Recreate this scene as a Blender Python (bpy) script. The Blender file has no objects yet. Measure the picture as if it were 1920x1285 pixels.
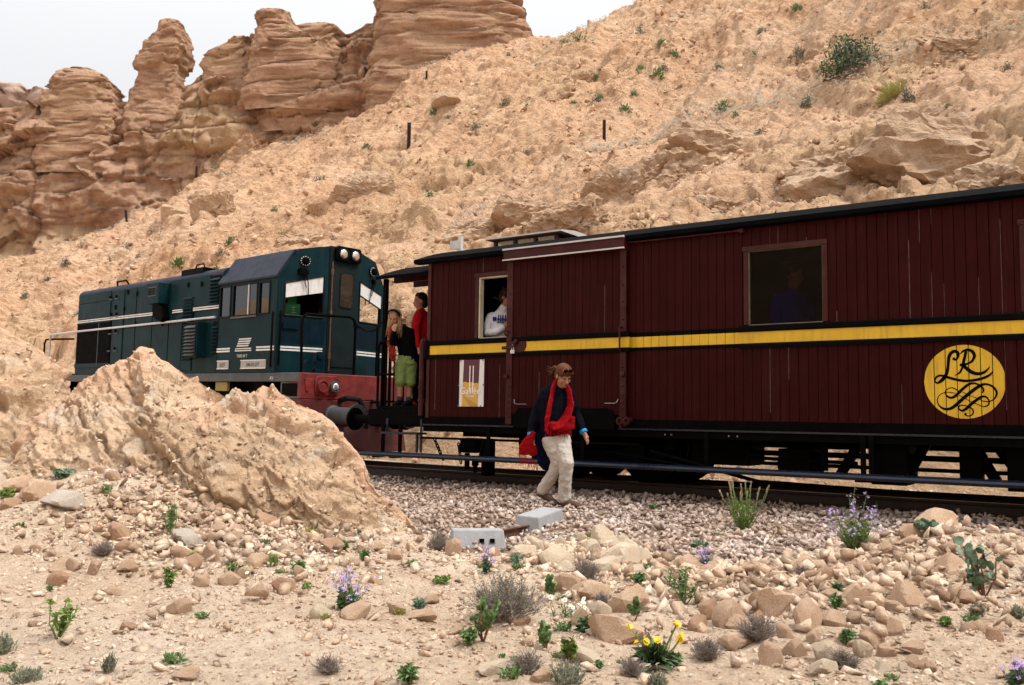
import bpy, bmesh, math, random, time
import numpy as np
from mathutils import Vector, Matrix, Euler
T0 = time.time()
R = math.radians
scene = bpy.context.scene
col = scene.collection

# ---------------------------------------------------------------- camera
# world axes: X along the carriage (to the right), Y away from the camera (square to the track), Z up
cam = bpy.data.cameras.new('camera'); camo = bpy.data.objects.new('camera', cam); col.objects.link(camo)
cam.sensor_width = 36.0; cam.lens = 36.0*1680.0/1920.0
cam.clip_start = 0.05; cam.clip_end = 2000
cr = ((0.8187108, 0.0356192, -0.5731002), (0.5740226, -0.0760024, 0.8153047), (0.0145165, 0.9964713, 0.0826702))
CAM = Vector((5.0963, -9.6656, 1.0))
m4 = Matrix(((cr[0][0], cr[0][1], -cr[0][2], CAM.x), (cr[1][0], cr[1][1], -cr[1][2], CAM.y),
             (cr[2][0], cr[2][1], -cr[2][2], CAM.z), (0, 0, 0, 1)))
camo.matrix_world = m4
scene.camera = camo
# ---------------------------------------------------------------- overcast daylight
SUN_EL, SUN_AZ = 57.0, 78.0          # azimuth measured from +Y towards +X
world = bpy.data.worlds.new('World'); scene.world = world; world.use_nodes = True
nt = world.node_tree; nt.nodes.clear()
def wn(t, **k):
    n = nt.nodes.new(t)
    for a, b in k.items(): setattr(n, a, b)
    return n
sky = wn('ShaderNodeTexSky', sky_type='NISHITA', sun_disc=False)
sky.sun_elevation = R(SUN_EL); sky.sun_rotation = R(SUN_AZ); sky.dust_density = 4.0; sky.ozone_density = 1.0
sk_s = wn('ShaderNodeVectorMath', operation='SCALE'); sk_s.inputs['Scale'].default_value = 0.1
nt.links.new(sky.outputs[0], sk_s.inputs[0])
tc = wn('ShaderNodeTexCoord'); sp = wn('ShaderNodeSeparateXYZ'); nt.links.new(tc.outputs['Generated'], sp.inputs[0])
# unbroken cloud deck: brighter overhead than at the horizon (CIE overcast sky)
cl = wn('ShaderNodeMath', operation='MAXIMUM'); cl.inputs[1].default_value = 0.0; nt.links.new(sp.outputs['Z'], cl.inputs[0])
pw_ = wn('ShaderNodeMath', operation='POWER'); pw_.inputs[1].default_value = 2.4; nt.links.new(cl.outputs[0], pw_.inputs[0])
ma = wn('ShaderNodeMath', operation='MULTIPLY_ADD'); nt.links.new(pw_.outputs[0], ma.inputs[0])
ma.inputs[1].default_value = 0.95; ma.inputs[2].default_value = 0.36
nz = wn('ShaderNodeTexNoise'); nz.inputs['Scale'].default_value = 2.2; nz.inputs['Detail'].default_value = 4
nt.links.new(tc.outputs['Generated'], nz.inputs['Vector'])
nm = wn('ShaderNodeMapRange'); nt.links.new(nz.outputs['Fac'], nm.inputs[0]); nm.inputs[3].default_value = .94; nm.inputs[4].default_value = 1.06
mu = wn('ShaderNodeMath', operation='MULTIPLY'); nt.links.new(ma.outputs[0], mu.inputs[0]); nt.links.new(nm.outputs[0], mu.inputs[1])
cc = wn('ShaderNodeVectorMath', operation='SCALE'); cc.inputs[0].default_value = (.985, .99, 1.0); nt.links.new(mu.outputs[0], cc.inputs['Scale'])
mx = wn('ShaderNodeMix', data_type='RGBA'); mx.inputs['Factor'].default_value = 0.94
nt.links.new(sk_s.outputs[0], mx.inputs['A']); nt.links.new(cc.outputs[0], mx.inputs['B'])
bg = wn('ShaderNodeBackground'); bg.inputs['Strength'].default_value = 1.0
wo = wn('ShaderNodeOutputWorld'); nt.links.new(mx.outputs['Result'], bg.inputs[0]); nt.links.new(bg.outputs[0], wo.inputs[0])
sun = bpy.data.lights.new('sun', 'SUN'); sun.energy = 1.5; sun.angle = R(10); sun.color = (1, .96, .9)
suno = bpy.data.objects.new('sun', sun); col.objects.link(suno)
sd = Vector((math.sin(R(SUN_AZ))*math.cos(R(SUN_EL)), math.cos(R(SUN_AZ))*math.cos(R(SUN_EL)), math.sin(R(SUN_EL))))
suno.rotation_euler = (-sd).to_track_quat('-Z', 'Y').to_euler(); suno.location = sd*30
vs = scene.view_settings; vs.view_transform = 'Standard'; vs.look = 'None'; vs.exposure = 1.14; vs.gamma = 1.0; vs.use_curve_mapping = False
scene.cycles.max_bounces = 6; scene.cycles.diffuse_bounces = 3; scene.cycles.glossy_bounces = 3
scene.cycles.transmission_bounces = 4; scene.cycles.transparent_max_bounces = 6; scene.cycles.caustics_reflective = False; scene.cycles.caustics_refractive = False

# ---------------------------------------------------------------- noise
def _h(ix, iy, iz, s):
    h = (ix.astype(np.int64)*374761393 + iy.astype(np.int64)*668265263 + iz.astype(np.int64)*2147483647 + s*1274126177) & 0xffffffff
    h = ((h ^ (h >> 13))*1274126177) & 0xffffffff
    h = ((h ^ (h >> 16))*2246822519) & 0xffffffff
    return ((h ^ (h >> 15)) & 0xffffff)/float(0x1000000)
def vnoise(p, s=0):
    """value noise in -1..1, p is (n,3)"""
    i = np.floor(p); f = p-i; f = f*f*f*(f*(f*6-15)+10)
    x, y, z = i[:, 0], i[:, 1], i[:, 2]; u, v, w = f[:, 0], f[:, 1], f[:, 2]
    def L(a, b, t): return a+(b-a)*t
    r = L(L(L(_h(x, y, z, s), _h(x+1, y, z, s), u), L(_h(x, y+1, z, s), _h(x+1, y+1, z, s), u), v),
          L(L(_h(x, y, z+1, s), _h(x+1, y, z+1, s), u), L(_h(x, y+1, z+1, s), _h(x+1, y+1, z+1, s), u), v), w)
    return r*2-1
_rot = np.array(((.36, .48, -.8), (-.8, .6, 0), (.48, .64, .6)))
def fbm(p, o=4, s=0, g=.5):
    r = 0; a = 1; t = 0; q = p
    for k in range(o):
        r = r+a*vnoise(q, s+k); t += a; a *= g; q = (q@_rot)*2.03
    return r/t
def ridged(p, o=4, s=0, g=.5):
    r = 0; a = 1; t = 0; q = p
    for k in range(o):
        r = r+a*(1-2*np.abs(vnoise(q, s+k))); t += a; a *= g; q = (q@_rot)*2.03
    return r/t
def worley(p, s=0, tilt=None):
    """F1, F2 and a per-cell random value"""
    i = np.floor(p); n = len(p); f1 = np.full(n, 9.); f2 = np.full(n, 9.); cid = np.zeros(n); tl = np.zeros(n)
    for dx in (-1, 0, 1):
        for dy in (-1, 0, 1):
            for dz in (-1, 0, 1):
                c = i+np.array((dx, dy, dz)); x, y, z = c[:, 0], c[:, 1], c[:, 2]
                q = c+np.stack((_h(x, y, z, s), _h(x, y, z, s+7), _h(x, y, z, s+13)), 1)
                dv = p-q; d = np.sqrt((dv**2).sum(1)); m = d < f1
                f2 = np.where(m, f1, np.minimum(f2, d)); cid = np.where(m, _h(x, y, z, s+29), cid); f1 = np.where(m, d, f1)
                if tilt is not None: tl = np.where(m, dv[:, 0]*(_h(x, y, z, s+31)-.5)+dv[:, 1]*(_h(x, y, z, s+37)-.5)+dv[:, 2]*(_h(x, y, z, s+41)-.5), tl)
    return (f1, f2, cid) if tilt is None else (f1, f2, cid, tl*tilt)
def sstep(a, b, x):
    t = np.clip((x-a)/(b-a), 0, 1); return t*t*(3-2*t)

# ---------------------------------------------------------------- materials
MATS = {}
def lin(c): return tuple(((v/12.92) if v <= .04045 else ((v+.055)/1.055)**2.4) for v in c)
def newmat(name):
    m = bpy.data.materials.new(name); m.use_nodes = True; MATS[name] = m
    return m, m.node_tree, m.node_tree.nodes['Principled BSDF']
def nd(t, typ, **k):
    n = t.nodes.new(typ)
    for a, b in k.items(): setattr(n, a, b)
    return n
def coord(t, scale=(1, 1, 1), world=False):
    c = nd(t, 'ShaderNodeNewGeometry') if world else nd(t, 'ShaderNodeTexCoord')
    mp = nd(t, 'ShaderNodeMapping'); mp.inputs['Scale'].default_value = scale
    t.links.new(c.outputs['Position' if world else 'Object'], mp.inputs['Vector']); return mp.outputs[0]
def noise(t, vec, scale, detail=4, rough=.55, dist=0):
    n = nd(t, 'ShaderNodeTexNoise'); n.inputs['Scale'].default_value = scale; n.inputs['Detail'].default_value = detail
    n.inputs['Roughness'].default_value = rough; n.inputs['Distortion'].default_value = dist
    t.links.new(vec, n.inputs['Vector']); return n.outputs['Fac']
def ramp(t, fac, stops):
    r = nd(t, 'ShaderNodeValToRGB'); e = r.color_ramp.elements
    while len(e) < len(stops): e.new(.5)
    for k, (p, c) in enumerate(stops): e[k].position = p; e[k].color = (*c, 1) if len(c) == 3 else c
    t.links.new(fac, r.inputs[0]); return r.outputs[0]
def mixc(t, fac, a, b, mode='MIX'):
    n = nd(t, 'ShaderNodeMix', data_type='RGBA', blend_type=mode)
    for s, v in (('Factor', fac), ('A', a), ('B', b)):
        if isinstance(v, (int, float)): n.inputs[s].default_value = v
        elif isinstance(v, tuple): n.inputs[s].default_value = (*v, 1)[:4]
        else: t.links.new(v, n.inputs[s])
    return n.outputs['Result']
def mathn(t, op, a, b=0.0):
    n = nd(t, 'ShaderNodeMath', operation=op)
    for k, v in ((0, a), (1, b)):
        if isinstance(v, (int, float)): n.inputs[k].default_value = v
        else: t.links.new(v, n.inputs[k])
    return n.outputs[0]
def bump(t, bs, h, strength=.5, dist=.02, prev=None):
    b = nd(t, 'ShaderNodeBump'); b.inputs['Strength'].default_value = strength; b.inputs['Distance'].default_value = dist
    t.links.new(h, b.inputs['Height'])
    if prev is not None: t.links.new(prev, b.inputs['Normal'])
    t.links.new(b.outputs[0], bs.inputs['Normal']); return b.outputs[0]
def plain(name, c, rough=.6, metal=0, var=.12, vs=8, spec=.5, dirt=None, bumpy=0):
    """paint, cloth, metal: base colour with soft mottling, optional dirt and relief"""
    m, t, b = newmat(name); v = coord(t)
    n1 = noise(t, v, vs, 5); lo = tuple(x*(1-var) for x in c); hi = tuple(min(1, x*(1+var)) for x in c)
    cc = ramp(t, n1, [(.3, lo), (.7, hi)])
    if dirt:
        n2 = noise(t, v, vs*.45, 6, .65, .4); f = ramp(t, n2, [(.5, (0, 0, 0)), (.75, (dirt[1],)*3)])
        cc = mixc(t, f, cc, dirt[0])
    t.links.new(cc, b.inputs['Base Color']); b.inputs['Roughness'].default_value = rough; b.inputs['Metallic'].default_value = metal
    b.inputs['Specular IOR Level'].default_value = spec
    rr = ramp(t, noise(t, v, vs*2, 3), [(.3, (max(0, rough-.08),)*3), (.7, (min(1, rough+.08),)*3)]); t.links.new(rr, b.inputs['Roughness'])
    if bumpy: bump(t, b, noise(t, v, vs*6, 4), bumpy, .01)
    return m

# ---------------------------------------------------------------- mesh building
class MB:
    def __init__(s): s.v = []; s.f = []; s.m = []
    def add(s, vs, fs, mi=0):
        o = len(s.v); s.v += [tuple(v) for v in vs]; s.f += [tuple(i+o for i in f) for f in fs]; s.m += [mi]*len(fs); return s
    def box(s, x0, x1, y0, y1, z0, z1, mi=0, M=None):
        vs = [Vector(p) for p in ((x0, y0, z0), (x1, y0, z0), (x1, y1, z0), (x0, y1, z0), (x0, y0, z1), (x1, y0, z1), (x1, y1, z1), (x0, y1, z1))]
        if M: vs = [M@v for v in vs]
        return s.add(vs, [(0, 3, 2, 1), (4, 5, 6, 7), (0, 1, 5, 4), (1, 2, 6, 5), (2, 3, 7, 6), (3, 0, 4, 7)], mi)
    def tube(s, pts, r, n=8, mi=0, caps=True, rs=None, flat=None):
        pts = [Vector(p) for p in pts]; rings = []; prev = None
        for i, p in enumerate(pts):
            d = (pts[min(i+1, len(pts)-1)]-pts[max(i-1, 0)]).normalized()
            if prev is None:
                a = Vector((0, 0, 1)) if abs(d.z) < .9 else Vector((1, 0, 0)); prev = d.cross(a).normalized()
            e1 = (prev-d*prev.dot(d)).normalized(); prev = e1; e2 = d.cross(e1)
            rr = rs[i] if rs else r
            ra, rb = rr if isinstance(rr, tuple) else (rr, rr)
            rings.append([p+e1*ra*math.cos(2*math.pi*k/n)+e2*rb*math.sin(2*math.pi*k/n) for k in range(n)])
        vs = [v for q in rings for v in q]; fs = []
        for i in range(len(rings)-1):
            for k in range(n): fs.append((i*n+k, i*n+(k+1) % n, (i+1)*n+(k+1) % n, (i+1)*n+k))
        if caps: fs += [tuple(range(n-1, -1, -1)), tuple(range((len(rings)-1)*n, len(rings)*n))]
        return s.add(vs, fs, mi)
    def prism(s, poly, d0, d1, axis='y', mi=0, M=None):
        """polygon (2d) extruded along an axis: 'y' -> poly is (x,z), 'x' -> (y,z), 'z' -> (x,y)"""
        def P(a, b, d): return {'y': (a, d, b), 'x': (d, a, b), 'z': (a, b, d)}[axis]
        n = len(poly); vs = [Vector(P(a, b, d0)) for a, b in poly]+[Vector(P(a, b, d1)) for a, b in poly]
        if M: vs = [M@v for v in vs]
        fs = [tuple(range(n)), tuple(range(2*n-1, n-1, -1))]+[(k, k+n, (k+1) % n+n, (k+1) % n) for k in range(n)]
        return s.add(vs, fs, mi)
    def lathe(s, c, axis, prof, n=20, mi=0):
        """prof: list of (distance along axis, radius)"""
        c = Vector(c); d = Vector(axis).normalized(); a = Vector((0, 0, 1)) if abs(d.z) < .9 else Vector((1, 0, 0))
        e1 = d.cross(a).normalized(); e2 = d.cross(e1)
        vs = [c+d*h+(e1*math.cos(2*math.pi*k/n)+e2*math.sin(2*math.pi*k/n))*r for h, r in prof for k in range(n)]; fs = []
        for i in range(len(prof)-1):
            for k in range(n): fs.append((i*n+k, i*n+(k+1) % n, (i+1)*n+(k+1) % n, (i+1)*n+k))
        fs += [tuple(range(n-1, -1, -1)), tuple(range((len(prof)-1)*n, len(prof)*n))]
        return s.add(vs, fs, mi)
    def build(s, name, mats, parent=None, smooth=False, bev=0, org=None, recalc=True):
        me = bpy.data.meshes.new(name)
        vs = s.v
        if org is not None: vs = [(v[0]-org[0], v[1]-org[1], v[2]-org[2]) for v in vs]
        me.from_pydata(vs, [], s.f); me.polygons.foreach_set('material_index', s.m)
        for m in (mats if isinstance(mats, (list, tuple)) else [mats]): me.materials.append(m if not isinstance(m, str) else MATS[m])
        if recalc:
            b = bmesh.new(); b.from_mesh(me); bmesh.ops.recalc_face_normals(b, faces=b.faces); b.to_mesh(me); b.free()
        if smooth:
            me.polygons.foreach_set('use_smooth', [True]*len(me.polygons))
            if smooth is not True: me.set_sharp_from_angle(angle=R(smooth))
        o = bpy.data.objects.new(name, me); col.objects.link(o)
        if parent: o.parent = parent
        if bev:
            md = o.modifiers.new('bevel', 'BEVEL'); md.width = bev; md.segments = 2; md.limit_method = 'ANGLE'; md.angle_limit = R(40)
        return o
def np_mesh(name, V, Fq, mat, smooth=True, parent=None, attrs=None, mi=None):
    """fast mesh from numpy arrays; Fq is (n,3) or (n,4)"""
    me = bpy.data.meshes.new(name); n, k = Fq.shape
    me.vertices.add(len(V)); me.vertices.foreach_set('co', np.ascontiguousarray(V, dtype=np.float32).ravel())
    me.loops.add(n*k); me.loops.foreach_set('vertex_index', np.ascontiguousarray(Fq, dtype=np.int32).ravel())
    me.polygons.add(n); me.polygons.foreach_set('loop_start', np.arange(n, dtype=np.int32)*k)
    if smooth: me.polygons.foreach_set('use_smooth', np.ones(n, dtype=bool))
    if mi is not None: me.polygons.foreach_set('material_index', np.asarray(mi, dtype=np.int32))
    for a, d in (attrs or {}).items():
        at = me.attributes.new(a, 'FLOAT', 'POINT'); at.data.foreach_set('value', np.ascontiguousarray(d, dtype=np.float32))
    me.update(calc_edges=True)
    for q in (mat if isinstance(mat, (list, tuple)) else [mat]): me.materials.append(MATS[q] if isinstance(q, str) else q)
    o = bpy.data.objects.new(name, me); col.objects.link(o)
    if parent: o.parent = parent
    return o
def grid_faces(nu, nv):
    i = np.arange(nu*nv).reshape(nu, nv)
    return np.stack((i[:-1, :-1], i[1:, :-1], i[1:, 1:], i[:-1, 1:]), -1).reshape(-1, 4)
def tag(o, label, cat, group=None):
    o['label'] = label; o['category'] = cat
    if group: o['group'] = group
    return o
def empty(name, loc=(0, 0, 0), label=None, cat=None, group=None):
    o = bpy.data.objects.new(name, None); o.location = loc; o.empty_display_size = .2; col.objects.link(o)
    if label: tag(o, label, cat, group)
    return o
def copy_tree(o, parent=None):
    c = o.copy(); col.objects.link(c)
    if parent: c.parent = parent
    for ch in list(o.children): copy_tree(ch, c)
    return c
def interp(x, xs, ys): return np.interp(x, xs, ys)
# ---------------------------------------------------------------- ground shape (metres)
GC = np.array([(1.46,-7.82,-0.07),(2.17,-7.45,-0.03),(3.07,-6.75,-0.03),(4.00,-6.17,0.00),(4.69,-5.68,0.01),(-2.20,-5.06,0.49),(-2.79,-5.45,0.39),(-2.86,-5.86,0.27),(-1.52,-6.38,0.12),(-0.19,-6.30,0.06),(-1.01,-4.67,0.18),(-0.24,-4.43,0.04),(0.25,-4.02,0.00),(0.90,-6.50,-0.01),(1.58,-5.96,-0.00),(1.61,-4.41,-0.02),(2.21,-3.99,-0.01),(2.56,-5.58,-0.05),(3.42,-3.14,0.07),(3.93,-2.69,0.25),(4.36,-2.75,0.23),(3.25,-3.99,0.02),(2.82,-4.05,-0.02),(3.99,-4.22,0.09),(4.54,-4.56,0.08),(-3.86,-6.08,0.36),(-0.64,-7.47,0.01),(4.95,-2.94,0.18),(4.98,-4.75,0.05),
 (3.88,-0.5,0.02),(7,-0.5,.02),(1.5,-.5,0.0),(-1,-.5,0.0),(-4,-.5,0.02),(-8,-.3,.05),(-14,0,.1),(3.4,-1.7,-.03),(5.2,-1.6,0.0),(1.0,-1.8,-.05),(2.2,-2.2,-.05),(0.4,-2.8,-.04),(-1.5,-2.2,-.02),(-4,-2.2,.05),
 (-5,-4.9,.5),(-8,-4,.6),(-12,-5,.8),(-8,-8,.5),(-14,-9,.8),(0,-10,-.1),(5,-10,-.1),(9,-8,0),(9,-4,.1),(12,-2,.05),(14,-9,0),
 (-16,4,.1),(-10,4,.05),(-4,4,0),(2,4,0),(8,4,0),(14,4,0),(-16,1.5,.1),(-4,1.5,.03),(4,1.5,.03),(14,1.5,.03)])
def _tps(r2): return np.where(r2 > 1e-9, r2*np.log(np.maximum(r2, 1e-9)), 0)
def _fit():
    n = len(GC); P = GC[:, :2]; A = np.zeros((n+3, n+3))
    A[:n, :n] = _tps(((P[:, None]-P[None])**2).sum(-1))+np.eye(n)*.02
    A[:n, n] = 1; A[:n, n+1:] = P; A[n, :n] = 1; A[n+1:, :n] = P.T
    return np.linalg.solve(A, np.concatenate([GC[:, 2], np.zeros(3)]))
_tw = _fit()
def ground_z(x, y):
    """smooth ground level under the stones"""
    x = np.atleast_1d(np.asarray(x, float)); y = np.atleast_1d(np.asarray(y, float))
    cx = np.clip(x, -15, 13); cy = np.clip(y, -9.5, 4)
    out = np.zeros(len(x))
    for a in range(0, len(x), 20000):
        q = np.stack((cx[a:a+20000], cy[a:a+20000]), 1)
        out[a:a+20000] = _tps(((q[:, None]-GC[None, :, :2])**2).sum(-1))@_tw[:-3]+_tw[-3]+q@_tw[-2:]
    return out
def track_off(x):
    """sideways shift of the track centre: it curves away beyond the carriage"""
    x = np.asarray(x, float); d = np.maximum(0, -1.5-x); return np.minimum(d, 16)**2/(2*66.)+np.maximum(0, d-16)*16/66.
HX = [-75, -60, -51.6, -47.1, -45, -41.5, -38, -34.6, -32.5, -31, -29, -27.6, -25, -17.5, -10, 0, 10, 40]
HY = [15, 15.5, 16.8, 17.7, 19.4, 21.9, 23.2, 23.6, 26.4, 29.6, 31.5, 33.2, 34.2, 36.5, 40, 45, 48, 50]
# ---------------------------------------------------------------- earth and rock materials
def rockmat(name, cols, sc=1.0, attr=None, acol=None, bs=.6, strata=0, pale=None, world=True, dist=.05, tint=False, crumb=.5):
    m, t, b = newmat(name); v = coord(t, world=world)
    n1 = noise(t, v, .55*sc, 7, .62, .3); c1 = ramp(t, n1, [(.30, cols[0]), (.5, cols[1]), (.70, cols[2])])
    c1 = mixc(t, ramp(t, noise(t, v, .11*sc, 4, .6, .8), [(.44, (0, 0, 0)), (.58, (.75, .75, .75))]), c1, tuple(min(1, x*k) for x, k in zip(cols[2], (1.03, 1.08, 1.16))))
    c1 = mixc(t, ramp(t, noise(t, v, .17*sc, 5, .6, 1.2), [(.52, (0, 0, 0)), (.68, (.6, .6, .6))]), c1, tuple(x*k for x, k in zip(cols[0], (.98, .86, .78))))
    n2 = noise(t, v, 4.5*sc, 8, .7); c2 = mixc(t, .55, c1, ramp(t, n2, [(.28, tuple(x*.55 for x in cols[0])), (.5, cols[1]), (.74, tuple(min(1, x*1.22) for x in cols[2]))]))
    if strata:
        v2 = coord(t, (.12, .12, 1.0), world); n3 = noise(t, v2, strata, 5, .6)
        c2 = mixc(t, .45, c2, ramp(t, n3, [(.35, tuple(x*.6 for x in cols[0])), (.52, cols[1]), (.62, cols[2])]))
    if attr:
        a = nd(t, 'ShaderNodeAttribute', attribute_name=attr); c2 = mixc(t, mathn(t, 'MULTIPLY', a.outputs['Fac'], .75), c2, mixc(t, n2, tuple(x*.75 for x in acol), tuple(min(1, x*1.25) for x in acol)))
    if pale:
        c2 = mixc(t, ramp(t, noise(t, v, 1.3*sc, 6, .6, .6), [(.56, (0, 0, 0)), (.68, (.7, .7, .7))]), c2, pale)
    if tint:
        a = nd(t, 'ShaderNodeAttribute', attribute_name='tint'); c2 = mixc(t, 1.0, c2, ramp(t, a.outputs['Fac'], [(0, (.42, .36, .33)), (.45, (.92, .90, .88)), (1, (1.3, 1.34, 1.4))]), 'MULTIPLY')
    t.links.new(c2, b.inputs['Base Color']); b.inputs['Roughness'].default_value = .95; b.inputs['Specular IOR Level'].default_value = .15
    vo = nd(t, 'ShaderNodeTexVoronoi', feature='F1'); vo.inputs['Scale'].default_value = 7*sc; vo.inputs['Randomness'].default_value = 1; t.links.new(v, vo.inputs['Vector'])
    vo2 = nd(t, 'ShaderNodeTexVoronoi', feature='F1'); vo2.inputs['Scale'].default_value = 19*sc; t.links.new(v, vo2.inputs['Vector'])
    cr1 = mathn(t, 'ADD', mathn(t, 'MULTIPLY', vo.outputs['Distance'], -.5), mathn(t, 'MULTIPLY', vo2.outputs['Distance'], -.25))
    h = mathn(t, 'ADD', mathn(t, 'ADD', noise(t, v, 9*sc, 8, .72), mathn(t, 'MULTIPLY', noise(t, v, 40*sc, 5, .7), .35)), mathn(t, 'MULTIPLY', cr1, crumb))
    bump(t, b, h, bs, dist/sc)
    return m
SOIL = [(.40, .235, .14), (.52, .325, .205), (.62, .42, .28)]
rockmat('soil', [(.52, .36, .24), (.66, .49, .35), (.76, .61, .46)], 2.2, bs=1.0, dist=.12, crumb=1.4)
rockmat('hill_earth', [(.47, .265, .15), (.60, .37, .22), (.69, .47, .31)], .8, 'rock', (.58, .395, .235), bs=.9, dist=.14, crumb=.8)
rockmat('cliff_rock', [(.35, .195, .12), (.46, .275, .175), (.56, .36, .24)], .35, 'rock', (.56, .385, .235), bs=.9, strata=2.2, dist=.12)
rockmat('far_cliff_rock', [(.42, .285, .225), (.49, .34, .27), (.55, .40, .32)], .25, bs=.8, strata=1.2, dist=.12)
rockmat('mound_rock', [(.44, .285, .165), (.60, .415, .265), (.70, .53, .37)], 1.3, 'rock', (.63, .395, .255), bs=1.0, strata=3.5, pale=(.62, .53, .43), dist=.07, crumb=.7)
rockmat('tan_stone', [(0.528, 0.330, 0.204), (0.660, 0.444, 0.294), (0.768, 0.552, 0.396)], 5.0, bs=.9, world=False, dist=.10)
rockmat('pale_stone', [(0.650, 0.487, 0.325), (0.766, 0.603, 0.429), (0.820, 0.696, 0.534)], 5.0, bs=.9, world=False, dist=.10)
rockmat('red_stone', [(0.427, 0.244, 0.152), (0.549, 0.336, 0.213), (0.647, 0.427, 0.287)], 5.0, bs=.9, world=False, dist=.10)
rockmat('grey_stone', [(0.448, 0.370, 0.291), (0.560, 0.470, 0.381), (0.650, 0.560, 0.470)], 5.0, bs=.9, world=False, dist=.10)
rockmat('ballast_stone', [(.30, .19, .14), (.45, .335, .265), (.62, .53, .455)], 5.0, bs=.6, dist=.03, tint=True)
rockmat('rubble_stone', [(.50, .335, .22), (.63, .455, .32), (.72, .57, .43)], 4.0, bs=1.0, dist=.06, tint=True)
rockmat('hill_stone', [(.42, .245, .145), (.54, .345, .215), (.63, .44, .30)], 1.2, bs=.7, dist=.08, tint=True)
rockmat('cliff_stone', [(.33, .16, .085), (.42, .22, .125), (.50, .30, .18)], 1.2, bs=.7, dist=.08)
rockmat('face_rock', [(.46, .28, .17), (.58, .38, .24), (.66, .47, .32)], .9, bs=1.0, pale=(.62, .50, .38), dist=.14, crumb=.7)
rockmat('ballast_bed', [(.13, .085, .06), (.20, .14, .10), (.26, .19, .14)], 6.0, bs=1.0, dist=.06)

# ---------------------------------------------------------------- ground
def graded(a, b, step, lo, hi, g=1.22):
    x = list(np.arange(a, b, step)); s = step
    while x[-1] < hi: s *= g; x.append(x[-1]+s)
    s = step
    while x[0] > lo: s *= g; x.insert(0, x[0]-s)
    return np.array(x)
gx = graded(-4.5, 6.2, .036, -500, 500); gy = graded(-8.2, -.6, .032, -400, 500)
GX, GY = np.meshgrid(gx, gy, indexing='ij'); px_, py_ = GX.ravel(), GY.ravel()
def ground_detail(x, y):
    p = np.stack((x, y, np.zeros_like(x)), 1); near = sstep(1.2, -1.2, y)
    return (fbm(p*1.1, 4, 3)*.05+np.maximum(0, ridged(p*2.6, 3, 9))*.028+fbm(p*9, 4, 5)*.016)*near
def surf(x, y):
    x = np.atleast_1d(np.asarray(x, float)); y = np.atleast_1d(np.asarray(y, float)); return ground_z(x, y)+ground_detail(x, y)
zz = surf(px_, py_); far = sstep(14, 60, np.abs(px_))+sstep(10, 60, np.abs(py_)); zz = zz*(1-np.clip(far, 0, 1))-np.clip(far, 0, 1)*.8
gr = np_mesh('ground', np.stack((px_, py_, zz), 1), grid_faces(len(gx), len(gy)), 'soil'); gr['kind'] = 'structure'

# ---------------------------------------------------------------- hillside behind the track
def hill_point(x, t):
    yc = interp(x, HX, HY); y0 = 4.5; Y = y0+t*(yc-y0)
    z = .8*(Y-y0)
    y1 = 4.5+.8*track_off(np.maximum(x, -24)); z = np.where(Y < y1+2.0, np.minimum(z, np.maximum(0, Y-y1)*1.25), z)
    over = np.maximum(0, t-.985); z = z-over*over*(yc-y0)*26.0*.8
    p = np.stack((x, Y, z), 1)
    hh = sstep(0, 1.2, z)
    q = p*np.array((1, 1, 1.))
    big = fbm(q/7.0, 3, 21)*1.1
    m = sstep(-.12, .22, fbm(q/5.5, 4, 33)+.55*sstep(9.5, 3, z)-.25*sstep(8, 16, z)-.1+.25*np.exp(-(((x+1.5)/9)**2+((z-6.5)/4)**2)))
    wq = .35*np.stack((fbm(q/.9, 3, 41), fbm(q/.9, 3, 43), fbm(q/.9, 3, 47)), 1)
    f1, f2, cid, tl = worley(q/np.array((2.3, 2.3, 1.7))+wq, 5, 1.0)
    g1, g2, cid2, tl2 = worley(q/.62+wq, 6, 1.0)
    k1, k2, cid3, tl3 = worley(q/.24+wq, 8, 1.0)
    crack = -np.exp(-((f2-f1)/.035)**2)*.22*sstep(.35, .6, _h(np.floor(q[:, 0]/2), np.floor(q[:, 1]/2), np.floor(q[:, 2]/2), 3))
    rock = (cid-.4)*.22+tl*.55+(cid2-.5)*.10+tl2*.34+tl3*.17+ridged(q/3.4, 4, 63)*.6+crack+ridged(q/1.3, 4, 61)*.12
    v = np.stack((q[:, 0]*.75, q[:, 1]*.22, q[:, 2]*.22), 1)
    bl = sstep(.62, .8, cid2)
    soil = ridged(v*.42, 3, 69)*.65+ridged(v*1.3, 3, 71)*.15+fbm(q/.55, 4, 73)*.15+np.maximum(0, fbm(q/1.6, 3, 75)-.08)*.6+tl3*.16+(cid3-.5)*.09
    lump = bl*np.maximum(0, .55-g1+tl2*.8)*.35
    d = (big+m*rock+(1-m)*(soil+lump)+fbm(q/.16, 3, 79)*.05+ridged(q/.33, 3, 81)*.045)*hh
    p[:, 1] -= d*.62; p[:, 2] += d*.78
    return p, m*(.35+.65*cid)
xs = np.concatenate((np.linspace(-75, -52, 50), np.linspace(-51.9, -30, 200), np.linspace(-29.93, -14, 200), np.linspace(-13.95, 7, 360), np.linspace(7.2, 40, 70)))
ts = np.concatenate((np.linspace(-.02, .985, 460), np.linspace(.99, 1.04, 26), np.linspace(1.06, 1.5, 10)))
XX, TT = np.meshgrid(xs, ts, indexing='ij'); hp, hm = hill_point(XX.ravel(), TT.ravel())
hill = np_mesh('hill', hp, grid_faces(len(xs), len(ts)), 'hill_earth', attrs={'rock': hm}); hill['kind'] = 'structure'
HILLP = hp.reshape(len(xs), len(ts), 3)
def on_hill(x, y):
    """nearest built hill vertex"""
    i = int(np.clip(np.searchsorted(xs, x), 1, len(xs)-2)); j = int(np.argmin(np.abs(HILLP[i, :475, 1]-y))); return HILLP[i, j]

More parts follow.
